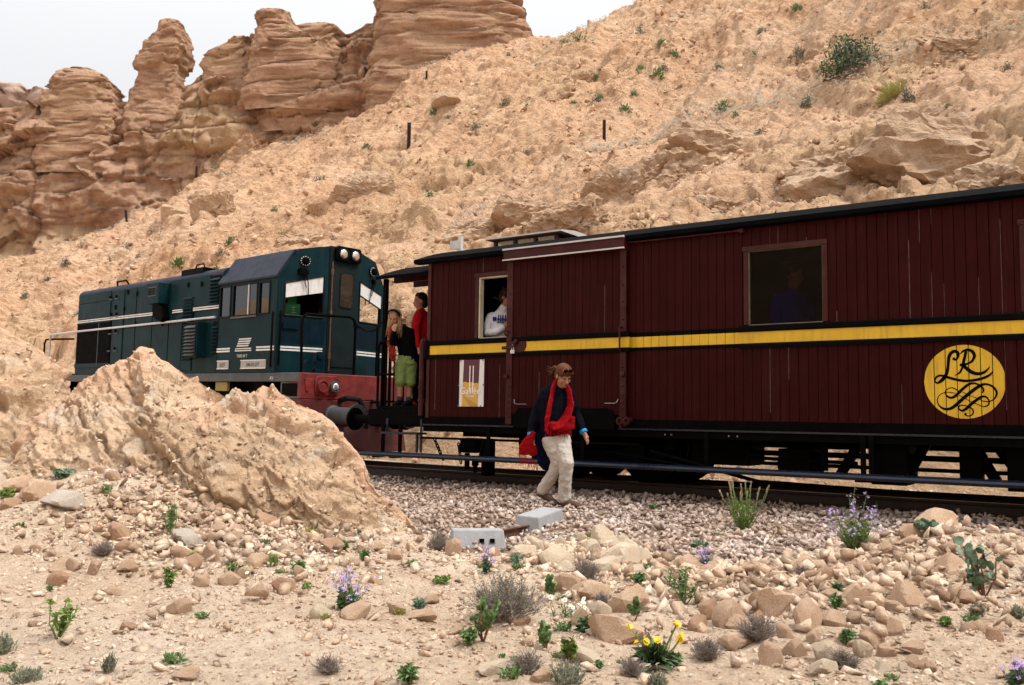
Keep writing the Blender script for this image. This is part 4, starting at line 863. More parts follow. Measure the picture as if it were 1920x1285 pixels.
# hood doors with hinges
for a0, a1, z0, z1 in ((-8.80, -7.15, 1.72, 1.92), (-8.80, -7.15, 1.36, 1.69), (-7.02, -6.50, .2, 1.90), (-6.43, -5.93, .2, 1.9), (-5.90, -5.20, .2, 1.9), (-5.17, -4.50, .2, 1.27), (-4.47, -3.96, .2, 1.25), (-3.95, -3.55, .2, .38), (-4.45, -2.98, 1.36, 1.92)):
    d = L_(MB().box(a0, a1, .044, .066, z0, z1), 'hood_door', 'loco_green', hood, bev=.006)
m = MB()
for a, z in ((-7.2, 1.71), (-6.9, 1.71), (-7.1, 1.34), (-6.85, 1.34), (-7.15, .98), (-6.85, .98), (-7.15, .62), (-6.85, .62)):
    m.box(a, a+.15, .025, .045, z, z+.025, 0); m.lathe((a+.04, .035, z+.03), (0, 0, 1), [(0, .02), (.06, .02)], 8, 1)
for a, z in ((-6.9, 1.5), (-6.35, 1.78), (-5.3, 1.77), (-5.92, 1.72), (-5.92, 1.1), (-6.47, 1.45), (-4.75, 1.06), (-3.8, 1.74), (-3.3, 1.72)): m.box(a, a+.05, .025, .045, z, z+.09, 1)
L_(m, 'hinge', ['loco_grey', 'black_iron'], hood)
# radiator opening
m = MB(); m.box(-8.80, -7.05, .038, .062, .37, 1.27, 0)
for a in np.arange(-8.78, -7.06, .058): m.box(a, a+.02, .03, .039, .39, 1.25, 0)
m.box(-7.66, -7.64, .026, .04, .37, 1.27, 1); m.box(-8.82, -7.03, .026, .045, .30, .385, 2); m.box(-8.82, -7.03, .026, .045, 1.255, 1.275, 2)
L_(m, 'radiator_grille', ['black_paint', 'loco_grey', 'loco_green'], hood)
# louvres
def louvre(a0, a1, z0, z1, y=.05, dz=.062):
    m = MB(); z = z0
    m.box(a0-.015, a1+.015, y, y+.012, z0-.01, z1+.01, 1)
    while z+dz < z1+.001: m.prism([(y, z), (y-.045, z+.004), (y-.045, z+.012), (y, z+dz-.012)], a0, a1, 'x', 0); z += dz
    return m
L_(louvre(-3.92, -3.57, 1.02, 1.60, .052), 'louvre', ['loco_green', 'black_paint'], hood)
L_(louvre(-3.88, -3.53, .40, .99, .052), 'louvre', ['loco_green', 'black_paint'], hood)
L_(louvre(-2.95, -2.63, 1.36, 1.88, .052), 'louvre', ['loco_green', 'black_paint'], hood)
L_(louvre(-2.80, -2.60, .5, 1.05, .052), 'louvre', ['loco_green', 'black_paint'], hood)
bx_ = L_(MB().box(-3.48, -3.06, -.12, .06, .42, 1.06), 'filter_box', 'loco_green', hood, bev=.01)
L_(louvre(-3.45, -3.10, .45, 1.04, -.125), 'louvre', ['loco_grey', 'black_paint'], bx_)
m = MB(); m.box(-5.05, -4.55, -.16, .06, 1.48, 1.88, 0)
sb = L_(m, 'sand_box', 'loco_green', hood, bev=.012)
m = MB(); m.box(-4.97, -4.63, -.168, -.159, 1.62, 1.80, 0)
for k in range(7): m.box(-4.95+.045*k, -4.93+.045*k, -.174, -.167, 1.64, 1.78, 1)
L_(m, 'vent', ['loco_grey', 'black_paint'], sb)
m = MB(); m.prism([(-4.9, 1.46), (-4.6, 1.46), (-4.45, 1.2), (-4.55, 1.12), (-4.8, 1.2)], -.10, .05, 'y'); m.box(-4.9, -4.78, -.09, .05, 1.25, 1.46)
L_(m, 'filler_pipe', 'black_iron', hood)
m = MB(); m.box(-4.2, -3.37, .10, 1.6, 1.93, 2.10, 0); m.tube([(-3.75, .15, 2.1), (-3.7, .15, 2.17), (-3.45, .15, 2.17), (-3.4, .15, 2.1)], .016, 6)
L_(m, 'exhaust_box', 'black_paint', hood, bev=.01)
L_(MB().tube([(-7.11, .16, 2.01), (-7.05, .12, 2.10), (-6.62, .12, 2.10), (-6.56, .16, 2.01)], .018, 6), 'grab_iron', 'black_iron', hood, smooth=40)
# white stripes along the hood
m = MB()
for a0, a1 in ((-8.86, -5.1), (-4.35, -3.93), (-3.55, -2.57)):
    m.box(a0, a1, .034, .0365, 1.288, 1.312, 0); m.box(a0, a1, .034, .0365, 1.326, 1.348, 0)
L_(m, 'stripe', 'white_paint', hood)
m = MB(); m.box(-8.885, -8.875, .1, 2.0, .50, .53); m.box(-8.885, -8.875, .1, 2.0, .555, .58); L_(m, 'stripe', 'white_paint', hood)
# hand rails along the running plate
m = MB(); m.tube([(-10.25, .0, .15), (-10.25, .0, 1.03), (-10.2, .0, 1.085), (-9.0, .0, 1.10), (-2.66, .0, 1.13)], .022, 8, 0)
m.tube([(-10.72, .05, .1), (-10.72, .05, .9), (-10.64, .05, .985), (-10.3, .05, .985), (-9.0, .05, .95)], .022, 8, 1)
L_(m, 'handrail', ['pale_metal', 'black_iron'], smooth=40)
m = MB(); m.box(-10.2, -9.05, .0, 2.18, .12, .17, 0); m.box(-10.35, -10.2, -.05, 2.2, -.3, .17, 0); L_(m, 'rear_step', 'black_iron', bev=.01)
# cab
prof = [(0, .137), (0, 1.70), (.30, 2.17), (.80, 2.285), (1.38, 2.285), (1.88, 2.17), (YR, 1.70), (YR, .137)]
AR, AC, AF = -2.56, -.70, -.45
cab = MB()
# side walls with window openings, roof skin, rear wall
def wall_holes(mb, axis_pts, holes, zr, mi=0, th=.05, flip=1):
    """vertical wall from plan point p0 to p1, rectangular openings (u0,u1,z0,z1) in metres along it"""
    p0, p1 = Vector((*axis_pts[0], 0)), Vector((*axis_pts[1], 0)); d = (p1-p0); Ln = d.length; d.normalize(); nn = Vector((-d.y, d.x, 0))*flip*th
    us = sorted({0, Ln}|{h[0] for h in holes}|{h[1] for h in holes}); zs = sorted({zr[0], zr[1]}|{h[2] for h in holes}|{h[3] for h in holes})
    for i in range(len(us)-1):
        for j in range(len(zs)-1):
            uc, zc = (us[i]+us[i+1])/2, (zs[j]+zs[j+1])/2
            if any(h[0] < uc < h[1] and h[2] < zc < h[3] for h in holes): continue
            P = []
            for off in (Vector(), nn):
                for u_, z_ in ((us[i], zs[j]), (us[i+1], zs[j]), (us[i+1], zs[j+1]), (us[i], zs[j+1])): q_ = p0+d*u_+off; P.append((q_.x, q_.y, z_))
            mb.add(P, [(0, 1, 2, 3), (7, 6, 5, 4), (0, 4, 5, 1), (1, 5, 6, 2), (2, 6, 7, 3), (3, 7, 4, 0)], mi)
SW = [(-2.52, -2.15, 1.10, 1.655), (-2.08, -1.30, 1.10, 1.655), (-1.25, -.92, 1.10, 1.645)]
holes = [(a0-AR, a1-AR, z0, z1) for a0, a1, z0, z1 in SW]
wall_holes(cab, ((AR, 0), (AC, 0)), holes, (.137, 1.70)); wall_holes(cab, ((AR, YR), (AC, YR)), holes, (.137, 1.70), flip=-1)
cab.prism([(y, z) for y, z in prof], AR, AR+.04, 'x', 0)
cab = L_(cab, 'cab', 'loco_green')
m = MB()
rf = [(-.03, 1.685), (-.03, 1.72), (.29, 2.185), (.80, 2.305), (1.38, 2.305), (1.89, 2.185), (YR+.03, 1.72), (YR+.03, 1.685), (YR-.02, 1.69), (1.86, 2.14), (1.37, 2.255), (.81, 2.255), (.32, 2.14), (.02, 1.69)]
for k in range(len(rf)//2-0-1):
    a_, b_, c_, d_ = rf[k], rf[k+1], rf[len(rf)-2-k], rf[len(rf)-1-k]; y_mid = (a_[0]+b_[0])/2; af = -.72+.26*max(0, min(1, min(y_mid, YR-y_mid)/.8))
    m.prism([a_, b_, c_, d_], AR-.02, -.72, 'x', 0)
L_(m, 'cab_roof', 'loco_roof', cab, bev=.008)
# swept front panels: build each as a folded sheet with a window opening of trapezoid shape
def front_panel(sgn):
    """sgn=+1 near half, -1 far half; panel coordinates: v from corner (0) to the door post (.80)"""
    def P(v, z, o=0.0):
        a = AC+.02+(AF-AC-.02)*(v/.80); y = v if sgn > 0 else YR-v; nx, ny = math.cos(.30), -math.sin(.30)*sgn
        return (a+o*nx, y+o*ny, z)
    top = lambda v: float(np.interp(v, [0, .30, .80], [1.70, 2.17, 2.285]))
    x0, x1, zb = .10, .72, 1.075; zt0, zt1 = 1.60, 1.765
    m = MB()
    ins = [(x0, zb), (x1, zb), (x1, zt1), (x0, zt0)]
    outs = [(0, .137), (.80, .137), (.80, top(.8)), (.30, top(.3)), (0, 1.70)]
    o_i = [[0, 1, 1, 0], [1, 2, 2, 1], None]
    faces = [([(0, .137), (.80, .137), (x1, zb), (x0, zb)]), ([(.80, .137), (.80, top(.8)), (x1, zt1), (x1, zb)]), ([(.80, top(.8)), (.30, top(.3)), (x0, zt0), (x1, zt1)]), ([(.30, top(.3)), (0, 1.70), (x0, zt0)]), ([(0, 1.70), (0, .137), (x0, zb), (x0, zt0)])]
    for f in faces:
        vs = [P(*p) for p in f]+[P(p[0], p[1], -.05) for p in f]; n = len(f)
        m.add(vs, [tuple(range(n)), tuple(range(2*n-1, n-1, -1))]+[(k, (k+1) % n, (k+1) % n+n, k+n) for k in range(n)], 0)
    p_ = L_(m, 'front_panel', 'loco_green', cab)
    g = MB(); vs = [P(a, z, -.02) for a, z in ins]; g.add(vs, [(0, 1, 2, 3)], 0); L_(g, 'pane', 'cab_glass', p_, recalc=False)
    s_ = MB(); L = [P(a, z, .006) for a, z in ins]; s_.tube(L+[L[0]], .017, 6); L_(s_, 'window_seal', 'dark_rubber', p_, smooth=40)
    b_ = MB(); bl = [(x0, zt0-.24), (x1, zt1-.27 if sgn > 0 else zt1-.22), (x1, zt1), (x0, zt0)]; b_.add([P(a, z, .006) for a, z in bl]+[P(a, z, .002) for a, z in bl], [(0, 1, 2, 3), (7, 6, 5, 4), (0, 4, 5, 1), (2, 6, 7, 3), (1, 5, 6, 2), (3, 7, 4, 0)], 0); L_(b_, 'white_band', 'white_paint', p_)  # plain white band across the upper part of the pane, slanted lower edge
    h = MB(); h.lathe(P(.40, 1.985, .0), (math.cos(.3), -math.sin(.3)*sgn, 0), [(0, .085), (.03, .085), (.031, .06), (.08, .06), (.09, .045)], 20, 0)
    for k in range(12):
        t = 2*math.pi*k/12; c = P(.40+.073*math.cos(t), 1.985+.073*math.sin(t), .031); h.lathe(c, (math.cos(.3), -math.sin(.3)*sgn, 0), [(0, .011), (.006, .009)], 6, 1)
    L_(h, 'horn', ['black_iron', 'white_paint'], p_, smooth=40)
    w = MB(); w.tube([P(.36, 1.80, .03), P(.42, 1.74, .05), P(.455, 1.62, .04), P(.47, 1.40, .02)], .009, 6); w.tube([P(.34, 1.80, .03), P(.38, 1.72, .045), P(.43, 1.55, .035)], .007, 6); w.box(*[c for pr in zip([P(.32, 1.79, .02)[i]-.03 for i in range(3)], [P(.42, 1.82, .02)[i]+.03 for i in range(3)]) for c in pr])
    L_(w, 'wiper', 'black_iron', p_)
    st = MB()
    for z0 in (.500, .545): st.add([P(0.0, z0, .003), P(.74, z0, .003), P(.74, z0+.028, .003), P(0.0, z0+.028, .003)], [(0, 1, 2, 3)], 0)
    L_(st, 'stripe', 'white_paint', p_, recalc=False)
    nv = MB(); nv.add([P(.02, .62, .002), P(.76, .62, .002), P(.76, 1.02, .002), P(.02, 1.02, .002)], [(0, 1, 2, 3)], 0)
    L_(nv, 'lower_panel', 'loco_navy', p_, recalc=False)
    if sgn > 0:
        hv = MB(); hv.prism([P(.09, .93, .0)[:2], P(.33, .93, .0)[:2], P(.33, .93, .03)[:2], P(.09, .93, .03)[:2]], .86, .955, 'z', 0); L_(hv, 'cab_vent', 'loco_navy', p_)
    return p_
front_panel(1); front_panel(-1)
# rounded corner posts
for y in (.02, YR-.02): L_(MB().lathe((AC+.0, y, .137), (0, 0, 1), [(0, .035), (1.56, .035)], 12), 'corner_post', 'loco_green', cab, smooth=40)
m = MB(); m.prism([(AR+.1, 0.0), (AC, 0.0), (AF, .8), (AF, 1.38), (AC, YR), (AR+.1, YR)], .125, .145, 'z'); L_(m, 'cab_floor', 'black_iron', cab)
# front door column with the twin headlight box
m = MB(); m.box(AF-.06, AF+.03, .80, 1.385, .137, 2.29, 0); L_(m, 'door_column', 'loco_door', cab, bev=.012)
fd = L_(MB().box(AF+.031, AF+.045, .86, 1.35, .27, 1.99), 'front_door', 'loco_door', cab, bev=.008)
def rrect(x0, x1, z0, z1, r=.05, n=5):
    o = []
    for cx, cz, t0 in ((x1-r, z1-r, 0), (x0+r, z1-r, .5), (x0+r, z0+r, 1), (x1-r, z0+r, 1.5)): o += [(cx+r*math.cos((t0+.5*k/n)*math.pi), cz+r*math.sin((t0+.5*k/n)*math.pi)) for k in range(n+1)]
    return o
m = MB(); m.prism(rrect(.99, 1.265, 1.265, 1.86), AF+.046, AF+.056, 'x'); w_ = L_(m, 'door_window', 'dark_rubber', fd)
m = MB(); m.prism(rrect(1.005, 1.25, 1.28, 1.845), AF+.057, AF+.060, 'x'); L_(m, 'pane', 'tinted_glass', w_)
m = MB(); m.tube([(AF+.05, .835, .2), (AF+.05, .835, 2.02)], .014, 6, 0)
for z in (.4, 1.1, 1.8): m.lathe((AF+.05, .835, z), (0, 0, 1), [(0, .024), (.1, .024)], 8)
L_(m, 'door_hinge', 'rust', fd, smooth=40)
m = MB(); m.prism(rrect(.87, 1.385, 2.045, 2.30, .06), AF-.25, AF+.10, 'x'); hb = L_(m, 'headlight_box', 'black_paint', cab, bev=.01)
for y in (1.006, 1.253):
    m = MB(); m.lathe((AF+.10, y, 2.172), (1, 0, 0), [(0, .103), (.025, .103), (.027, .088), (.012, .086)], 26, 0); h_ = L_(m, 'headlight', 'dark_rubber', hb, smooth=40)
    m = MB(); m.lathe((AF+.112, y, 2.172), (1, 0, 0), [(0, .085), (.012, .07), (.02, .04), (.023, .01)], 22, 0); L_(m, 'lens', 'lamp_lens', h_, smooth=True)
# side windows of the cab
for k, (a0, a1, z0, z1) in enumerate(SW):
    for y, s in ((0, 1), (YR, -1)):
        m = MB(); w = .022
        for b in ((a0, a1, z1-w, z1), (a0, a1, z0, z0+w), (a0, a0+w, z0+w, z1-w), (a1-w, a1, z0+w, z1-w)): m.box(b[0], b[1], y-.012*s, y+.03*s, b[2], b[3], 0)
        if k == 1: m.box(-1.60, -1.575, y-.006*s, y+.03*s, z0+w, z1-w, 1); m.box(a0-.02, a1+.02, y-.03*s, y-.013*s, z0-.03, z0-.005, 2)
        f = L_(m, 'side_window', ['dark_rubber', 'pale_metal', 'loco_grey'], cab); L_(MB().box(a0+w, a1-w, y+.012*s, y+.016*s, z0+w, z1-w), 'pane', 'tinted_glass', f)
# stripes, plates, maker's lines on the cab side
m = MB()
for a0, a1 in ((-2.55, -2.11), (-1.27, -.70)):
    for z0 in (.500, .545): m.box(a0, a1, -.0035, -.0005, z0, z0+.028)
L_(m, 'stripe', 'white_paint', cab)
m = MB()
for k, (a0, a1) in enumerate(((-1.94, -1.42), (-1.93, -1.43))): m.box(a0, a1, -.0035, -.0005, .505+.035*k, .523+.035*k)
for k, (a0, a1) in enumerate(((-1.89, -1.50), (-1.87, -1.47), (-1.85, -1.44), (-1.83, -1.42))): z = .585+.038*k; m.prism([(a0, z), (a1-.03, z), (a1, z+.022), (a0+.012, z+.022)], -.0035, -.0005, 'y')
L_(m, 'railway_emblem', 'white_paint', cab)
def ltext(body, a, z, size, mat, parent):
    return text('lettering', body, a*LK, -.004*LK-.002, z*LK, size*LK, mat, parent, LORG*LK)
ltext('TARE 64 T', -1.70, .40, .075, 'white_paint', cab)
ltext('AV', -.765, .02, .085, 'white_paint', cab)
for a0, a1, s_ in ((-2.49, -2.11, '0277'), (-1.71, -.94, '040-DI-277')):
    pl = L_(MB().box(a0, a1, -.018, -.001, .205, .355), 'number_plate', 'plate_grey', cab, bev=.006)
    m = MB(); 
    for b in ((a0, a1, .205, .222), (a0, a1, .338, .355)): m.box(b[0], b[1], -.024, -.0185, b[2], b[3])
    L_(m, 'plate_rim', 'white_paint', pl)
    t_ = ltext(s_, (a0+a1)/2, .245, .085, 'loco_grey', pl); t_.location.y -= .019*LK
m = MB(); m.tube([(-.74, -.05, .22), (-.74, -.05, 1.05), (-.76, -.03, 1.12)], .018, 8, 0); m.tube([(-.62, .02, .25), (-.62, .02, 1.10), (-.66, .05, 1.14)], .018, 8, 0)
L_(m, 'grab_iron', 'black_iron', cab, smooth=40)
# front beam, lamps, buffers, plough
bm_ = L_(MB().box(-.02, .06, .0, YR, -.27, .137).box(-.30, -.021, .02, YR-.02, -.24, .12), 'front_beam', 'beam_red', bev=.012)
m = MB(); m.prism(rrect(.25, .72, -.21, .10, .09), .061, .085, 'x'); L_(m, 'lamp_panel', 'beam_red', bm_, bev=.008)
m = MB(); m.lathe((.086, .378, -.064), (1, 0, 0), [(0, .10), (.05, .10), (.052, .08), (.03, .075), (.04, .02)], 24); L_(m, 'tail_lamp', 'beam_red', bm_, smooth=40)
m = MB(); m.lathe((.086, .601, -.067), (1, 0, 0), [(0, .085), (.06, .085), (.062, .07), (.05, .068)], 24); hl_ = L_(m, 'marker_lamp', 'loco_grey', bm_, smooth=40)
L_(MB().lathe((.137, .601, -.067), (1, 0, 0), [(0, .067), (.02, .05), (.028, .01)], 20), 'lens', 'lamp_white', hl_, smooth=True)
m = MB(); m.prism([(.06, .05), (.20, .05), (.16, -.13), (.12, -.16), (.09, -.13)], .061, .075, 'x'); L_(m, 'beam_bracket', 'beam_red', bm_, bev=.004)
m = MB(); m.tube([(.01, .03, .13), (.01, .003, .90), (.01, .02, 1.0), (.01, .09, 1.055), (.01, .90, 1.085), (.01, 1.0, 1.05), (.01, 1.04, .95), (.01, 1.04, .0)], .023, 8)
m.tube([(.01, 1.0, .95), (.01, 1.12, .93)], .02, 6)
m.tube([(.01, 1.5, .14), (.01, 1.5, .98), (.01, 1.58, 1.05), (.01, 2.1, 1.05), (.01, 2.16, .95), (.01, 2.16, .1)], .021, 8)
L_(m, 'front_handrail', 'black_iron', bm_, smooth=40)
m = MB()
for k in range(16):
    t = k/15; y = 1.06+t*.5; z = .98-.10*math.sin(math.pi*t)
    m.tube([(.01+.008*(k % 2), y-.02, z), (.01-.008*(k % 2), y+.02, z)], .010, 5)
L_(m, 'safety_chain', 'black_iron', bm_)
m = MB(); m.box(-.02, .05, .27, .40, .20, .45, 0); m.lathe((-.02, .34, .42), (1, 0, 0), [(0, .06), (.09, .06)], 14, 0); m.tube([(-.1, .30, .1), (0, .32, .3)], .02, 6); m.lathe((-.1, .18, .30), (1, 0, 0), [(0, .04), (.08, .045)], 12)
L_(m, 'jumper_socket', 'loco_navy', bm_)
for y in (.62, YR-.50): L_(MB().lathe((.06, y, -.52), (1, 0, 0), [(0, .16), (.04, .16), (.05, .135), (.62, .13), (.625, .19), (.655, .19), (.66, .12)], 24, 0), 'buffer', 'loco_grey', bm_, smooth=40)
m = MB(); m.box(-.2, .055, .02, YR-.02, -.72, -.275, 0); L_(m, 'lower_beam', 'dark_red', bm_, bev=.01)
m = MB(); pl_ = [(.05, -.73), (.30, -.73), (.42, -1.05), (.36, -1.10), (.05, -1.10)]
m.add([(.06, .1, -.70), (.34, YC, -.70), (.06, YR-.1, -.70), (.16, .1, -1.10), (.52, YC, -1.10), (.16, YR-.1, -1.10)], [(0, 1, 4, 3), (1, 2, 5, 4)], 0)
m.add([(.04, .1, -.70), (.32, YC, -.70), (.04, YR-.1, -.70), (.14, .1, -1.10), (.50, YC, -1.10), (.14, YR-.1, -1.10)], [(3, 4, 1, 0), (4, 5, 2, 1)], 0)
L_(m, 'rail_guard', 'dark_red', bm_)
m = MB(); m.tube([(.06, .75, -.28), (.2, .78, -.24), (.3, .95, -.26), (.34, 1.05, -.45), (.3, 1.1, -.8)], .045, 8); m.tube([(.06, 1.4, -.28), (.25, 1.4, -.3), (.3, 1.35, -.7)], .035, 8); m.tube([(.06, YC, -.5), (.45, YC, -.52), (.8, YC+.02, -.55)], .06, 8)
L_(m, 'brake_hose', 'dark_rubber', bm_, smooth=40)
# things inside the cab
def lworld(a, y, z): return loco.matrix_world@((Vector((a, y, z))-LORG)*LK)
m = MB(); m.box(-.13, .13, -.12, .12, 0, .30, 0); m.box(-.02, .14, .121, .14, 0, .44, 0)
for k in range(5): m.box(-.02+.012*(k % 2), .03+.014*(k % 3), -.1235, -.1205, .05+.045*k, .065+.045*k, 1)
gb = m.build('crate', ['box_green', 'white_paint'], bev=.004); gb.location = lworld(-.86, .36, 1.0); gb.rotation_euler = (0, 0, R(-8)+R(75))
tag(gb, 'green box with white markings standing behind the cab front window', 'crate')
m = MB(); m.box(-2.3, -.8, .3, 1.9, .4, 1.0, 0); m.box(-.98, -.72, .15, .9, .9, .955, 0); m.box(-2.5, -2.42, .1, 2.0, .15, 1.65, 0); m.box(-1.5, -1.35, 1.25, 1.7, 1.0, 1.5, 0)
L_(m, 'control_desk', 'interior_dark', cab)
print('train', time.time()-T0)
# ---------------------------------------------------------------- people
def cloth(name, c, rough=.85, var=.15, vs=9, bp=.35):
    m = plain(name, c, rough, var=var, vs=vs, spec=.15); t = m.node_tree; b = t.nodes['Principled BSDF']; b.inputs['Sheen Weight'].default_value = .0; b.inputs['Specular IOR Level'].default_value = .06
    bump(t, b, noise(t, coord(t), 38, 5, .6, .8), bp, .02); return m
cloth('skin', (.36, .185, .12), .5, .08, 6, .05); cloth('skin_dark', (.32, .155, .10), .5, .08, 6, .05); cloth('navy_cloth', (.0025, .003, .007)); cloth('dark_blue_cloth', (.004, .006, .022)); cloth('beige_cloth', (.50, .455, .405), var=.1); cloth('red_scarf', (.25, .004, .007), var=.25, vs=20)
cloth('rust_scarf', (.20, .022, .012), var=.6, vs=30); cloth('cyan_cuff', (.03, .30, .62)); cloth('black_cloth', (.0025, .0025, .003)); cloth('green_cloth', (.17, .235, .08), var=.1); cloth('red_jacket', (.33, .006, .009)); cloth('white_knit', (.60, .61, .66), var=.07); cloth('blue_pattern', (.015, .025, .13)); cloth('blue_jacket', (.02, .035, .30), var=.3)
cloth('shoe_brown', (.10, .06, .045)); cloth('shoe_black', (.008, .008, .012)); cloth('shoe_red', (.40, .015, .02)); cloth('sole_white', (.5, .48, .46)); cloth('sock_grey', (.05, .045, .05))
def hairmat(name, a, b_):
    m, t, b = newmat(name); v = coord(t, (1, 1, .15)); t.links.new(ramp(t, noise(t, v, 90, 3), [(.3, a), (.7, b_)]), b.inputs['Base Color']); b.inputs['Roughness'].default_value = .6; b.inputs['Specular IOR Level'].default_value = .15; return m
hairmat('hair_auburn', (.045, .013, .005), (.15, .05, .018)); hairmat('hair_blond', (.12, .075, .035), (.42, .30, .17)); hairmat('hair_black', (.004, .0035, .003), (.014, .011, .01)); hairmat('hair_brown', (.02, .012, .008), (.05, .03, .02))
plain('eye_white', (.6, .58, .55), .3); plain('eye_dark', (.015, .01, .008), .2); plain('lip', (.20, .055, .045), .45)
def ell(mb, c, r, M=None, n=16, k=10, mi=0):
    vs = []; fs = []
    for i in range(k+1):
        p = math.pi*i/k
        for j in range(n): q = 2*math.pi*j/n; v = Vector((r[0]*math.sin(p)*math.cos(q), r[1]*math.sin(p)*math.sin(q), r[2]*math.cos(p)))+Vector(c); vs.append(M@v if M else v)
    for i in range(k):
        for j in range(n): fs.append((i*n+j, (i+1)*n+j, (i+1)*n+(j+1) % n, i*n+(j+1) % n))
    mb.add(vs, fs, mi)
def limb(mb, pts, n=12, mi=0):
    """pts: (x,y,z,width radius[,depth radius]); rounded ends"""
    P = [Vector(p[:3]) for p in pts]; rs = [((p[4] if len(p) > 4 else p[3]), p[3]) for p in pts]
    d0 = (P[0]-P[1]).normalized(); d1 = (P[-1]-P[-2]).normalized()
    Q = [P[0]+d0*min(rs[0])*.55]+P+[P[-1]+d1*min(rs[-1])*.55]; S = [(rs[0][0]*.55, rs[0][1]*.55)]+rs+[(rs[-1][0]*.55, rs[-1][1]*.55)]
    mb.tube(Q, 0, n, mi, rs=S)
def solid(mb, name, mat, parent, vox, sm=4, disp=0, dsz=.1):
    o = mb.build(name, mat, parent, smooth=True)
    r = o.modifiers.new('remesh', 'REMESH'); r.mode = 'VOXEL'; r.voxel_size = vox; r.use_smooth_shade = True
    s = o.modifiers.new('smooth', 'SMOOTH'); s.factor = .5; s.iterations = sm
    if disp:
        t = bpy.data.textures.get('folds%g' % dsz) or bpy.data.textures.new('folds%g' % dsz, 'CLOUDS'); t.noise_scale = dsz
        d = o.modifiers.new('folds', 'DISPLACE'); d.texture = t; d.strength = disp; d.mid_level = .5
    return o
def head_frame(c, yaw, pitch, roll=0):
    """yaw: direction the face looks, 0 = towards the camera, + = image right"""
    return Matrix.Translation(Vector(c))@Matrix.Rotation(R(yaw), 4, 'Z')@Matrix.Rotation(R(pitch), 4, 'X')@Matrix.Rotation(R(roll), 4, 'Y')
def head_mesh(mb, M, s=1.0):
    e = lambda c, r: ell(mb, [x*s for x in c], [x*s for x in r], M, 18, 12)
    e((0, .012, .03), (.073, .092, .092)); e((0, -.018, -.035), (.060, .068, .075)); e((0, -.045, -.085), (.034, .034, .026))
    limb_ = [(0, -.078, .02), (0, -.094, -.012), (0, -.104, -.035)]
    mb.tube([M@(Vector(p)*s) for p in limb_], .011*s, 8, rs=[.007*s, .010*s, .0145*s]); e((0, -.093, -.040), (.017, .013, .009))
    e((-.029, -.066, .026), (.023, .016, .008)); e((.029, -.066, .026), (.023, .016, .008)); e((-.036, -.058, -.022), (.023, .022, .020)); e((.036, -.058, -.022), (.023, .022, .020)); e((0, -.078, -.062), (.023, .012, .010))
    e((-.075, .015, -.005), (.009, .02, .032)); e((.075, .015, -.005), (.009, .02, .032))
def face_parts(M, par, s=1.0, brow='hair_brown'):
    m = MB()
    for x in (-.029, .029):
        ell(m, (x*s, -.073*s, .006*s), (.0145*s, .008*s, .0085*s), M, 10, 8, 0); ell(m, (x*s, -.080*s, .006*s), (.0078*s, .0035*s, .0078*s), M, 8, 6, 1); m.tube([M@(Vector((x+dx, -.0795, z))*s) for dx, z in ((-.014, .010), (0, .0165), (.014, .010))], .0028*s, 5, 1)
    m.build('eyes', ['eye_white', 'eye_dark'], par, smooth=True)
    m = MB()
    for q in (-1, 1): m.tube([M@(Vector((x*q, -.078+abs(x)*.25, z))*s) for x, z in ((.013, .026), (.029, .033), (.047, .026))], .0052*s, 6)
    m.build('eyebrows', brow, par, smooth=True)
    m = MB(); ell(m, (0, -.0895*s, -.0595*s), (.019*s, .006*s, .0045*s), M, 12, 8); ell(m, (0, -.0885*s, -.0685*s), (.016*s, .006*s, .005*s), M, 12, 8); m.build('lips', 'lip', par, smooth=True)
def hand(mb, w, d, nrm, s=1.0, curl=.5, side=1):
    """wrist point, pointing direction, back-of-hand normal; palm, four fingers, thumb"""
    w = Vector(w); d = Vector(d).normalized(); nrm = Vector(nrm); nrm = (nrm-d*nrm.dot(d)).normalized(); t = d.cross(nrm)*side
    P = lambda a, b, c: w+d*a*s+t*b*s+nrm*c*s
    limb(mb, [(*P(-.02, 0, 0), .026*s, .022*s), (*P(.03, 0, 0), .030*s, .018*s), (*P(.075, 0, -.002), .036*s, .014*s)], 10)
    for k, (b, L) in enumerate(((-.029, .062), (-.010, .073), (.010, .069), (.028, .053))):
        a0 = .076-.004*abs(k-1.3); c1 = -.02*curl*L/.07; pts = [P(a0-.02, b*.9, 0), P(a0, b, 0)]
        an = 0; x, z = a0, 0.
        for j, f in enumerate((.42, .32, .26)): an += curl*(.5+.25*j); x += L*f*math.cos(an); z -= L*f*math.sin(an); pts.append(P(x, b*(1+.05*j), z))
        mb.tube(pts, 0, 7, rs=[.0085*s, .0095*s, .009*s, .008*s, .0065*s])
    mb.tube([P(.01, -.022, -.004), P(.035, -.042, -.012), P(.06, -.052, -.022), P(.08, -.050, -.032)], 0, 7, rs=[.013*s, .0125*s, .0105*s, .008*s])
def person(loc, label, group=None, rot=35.0):
    o = empty('person', loc, label, 'person', group); o.rotation_euler = (0, 0, R(rot)); return o

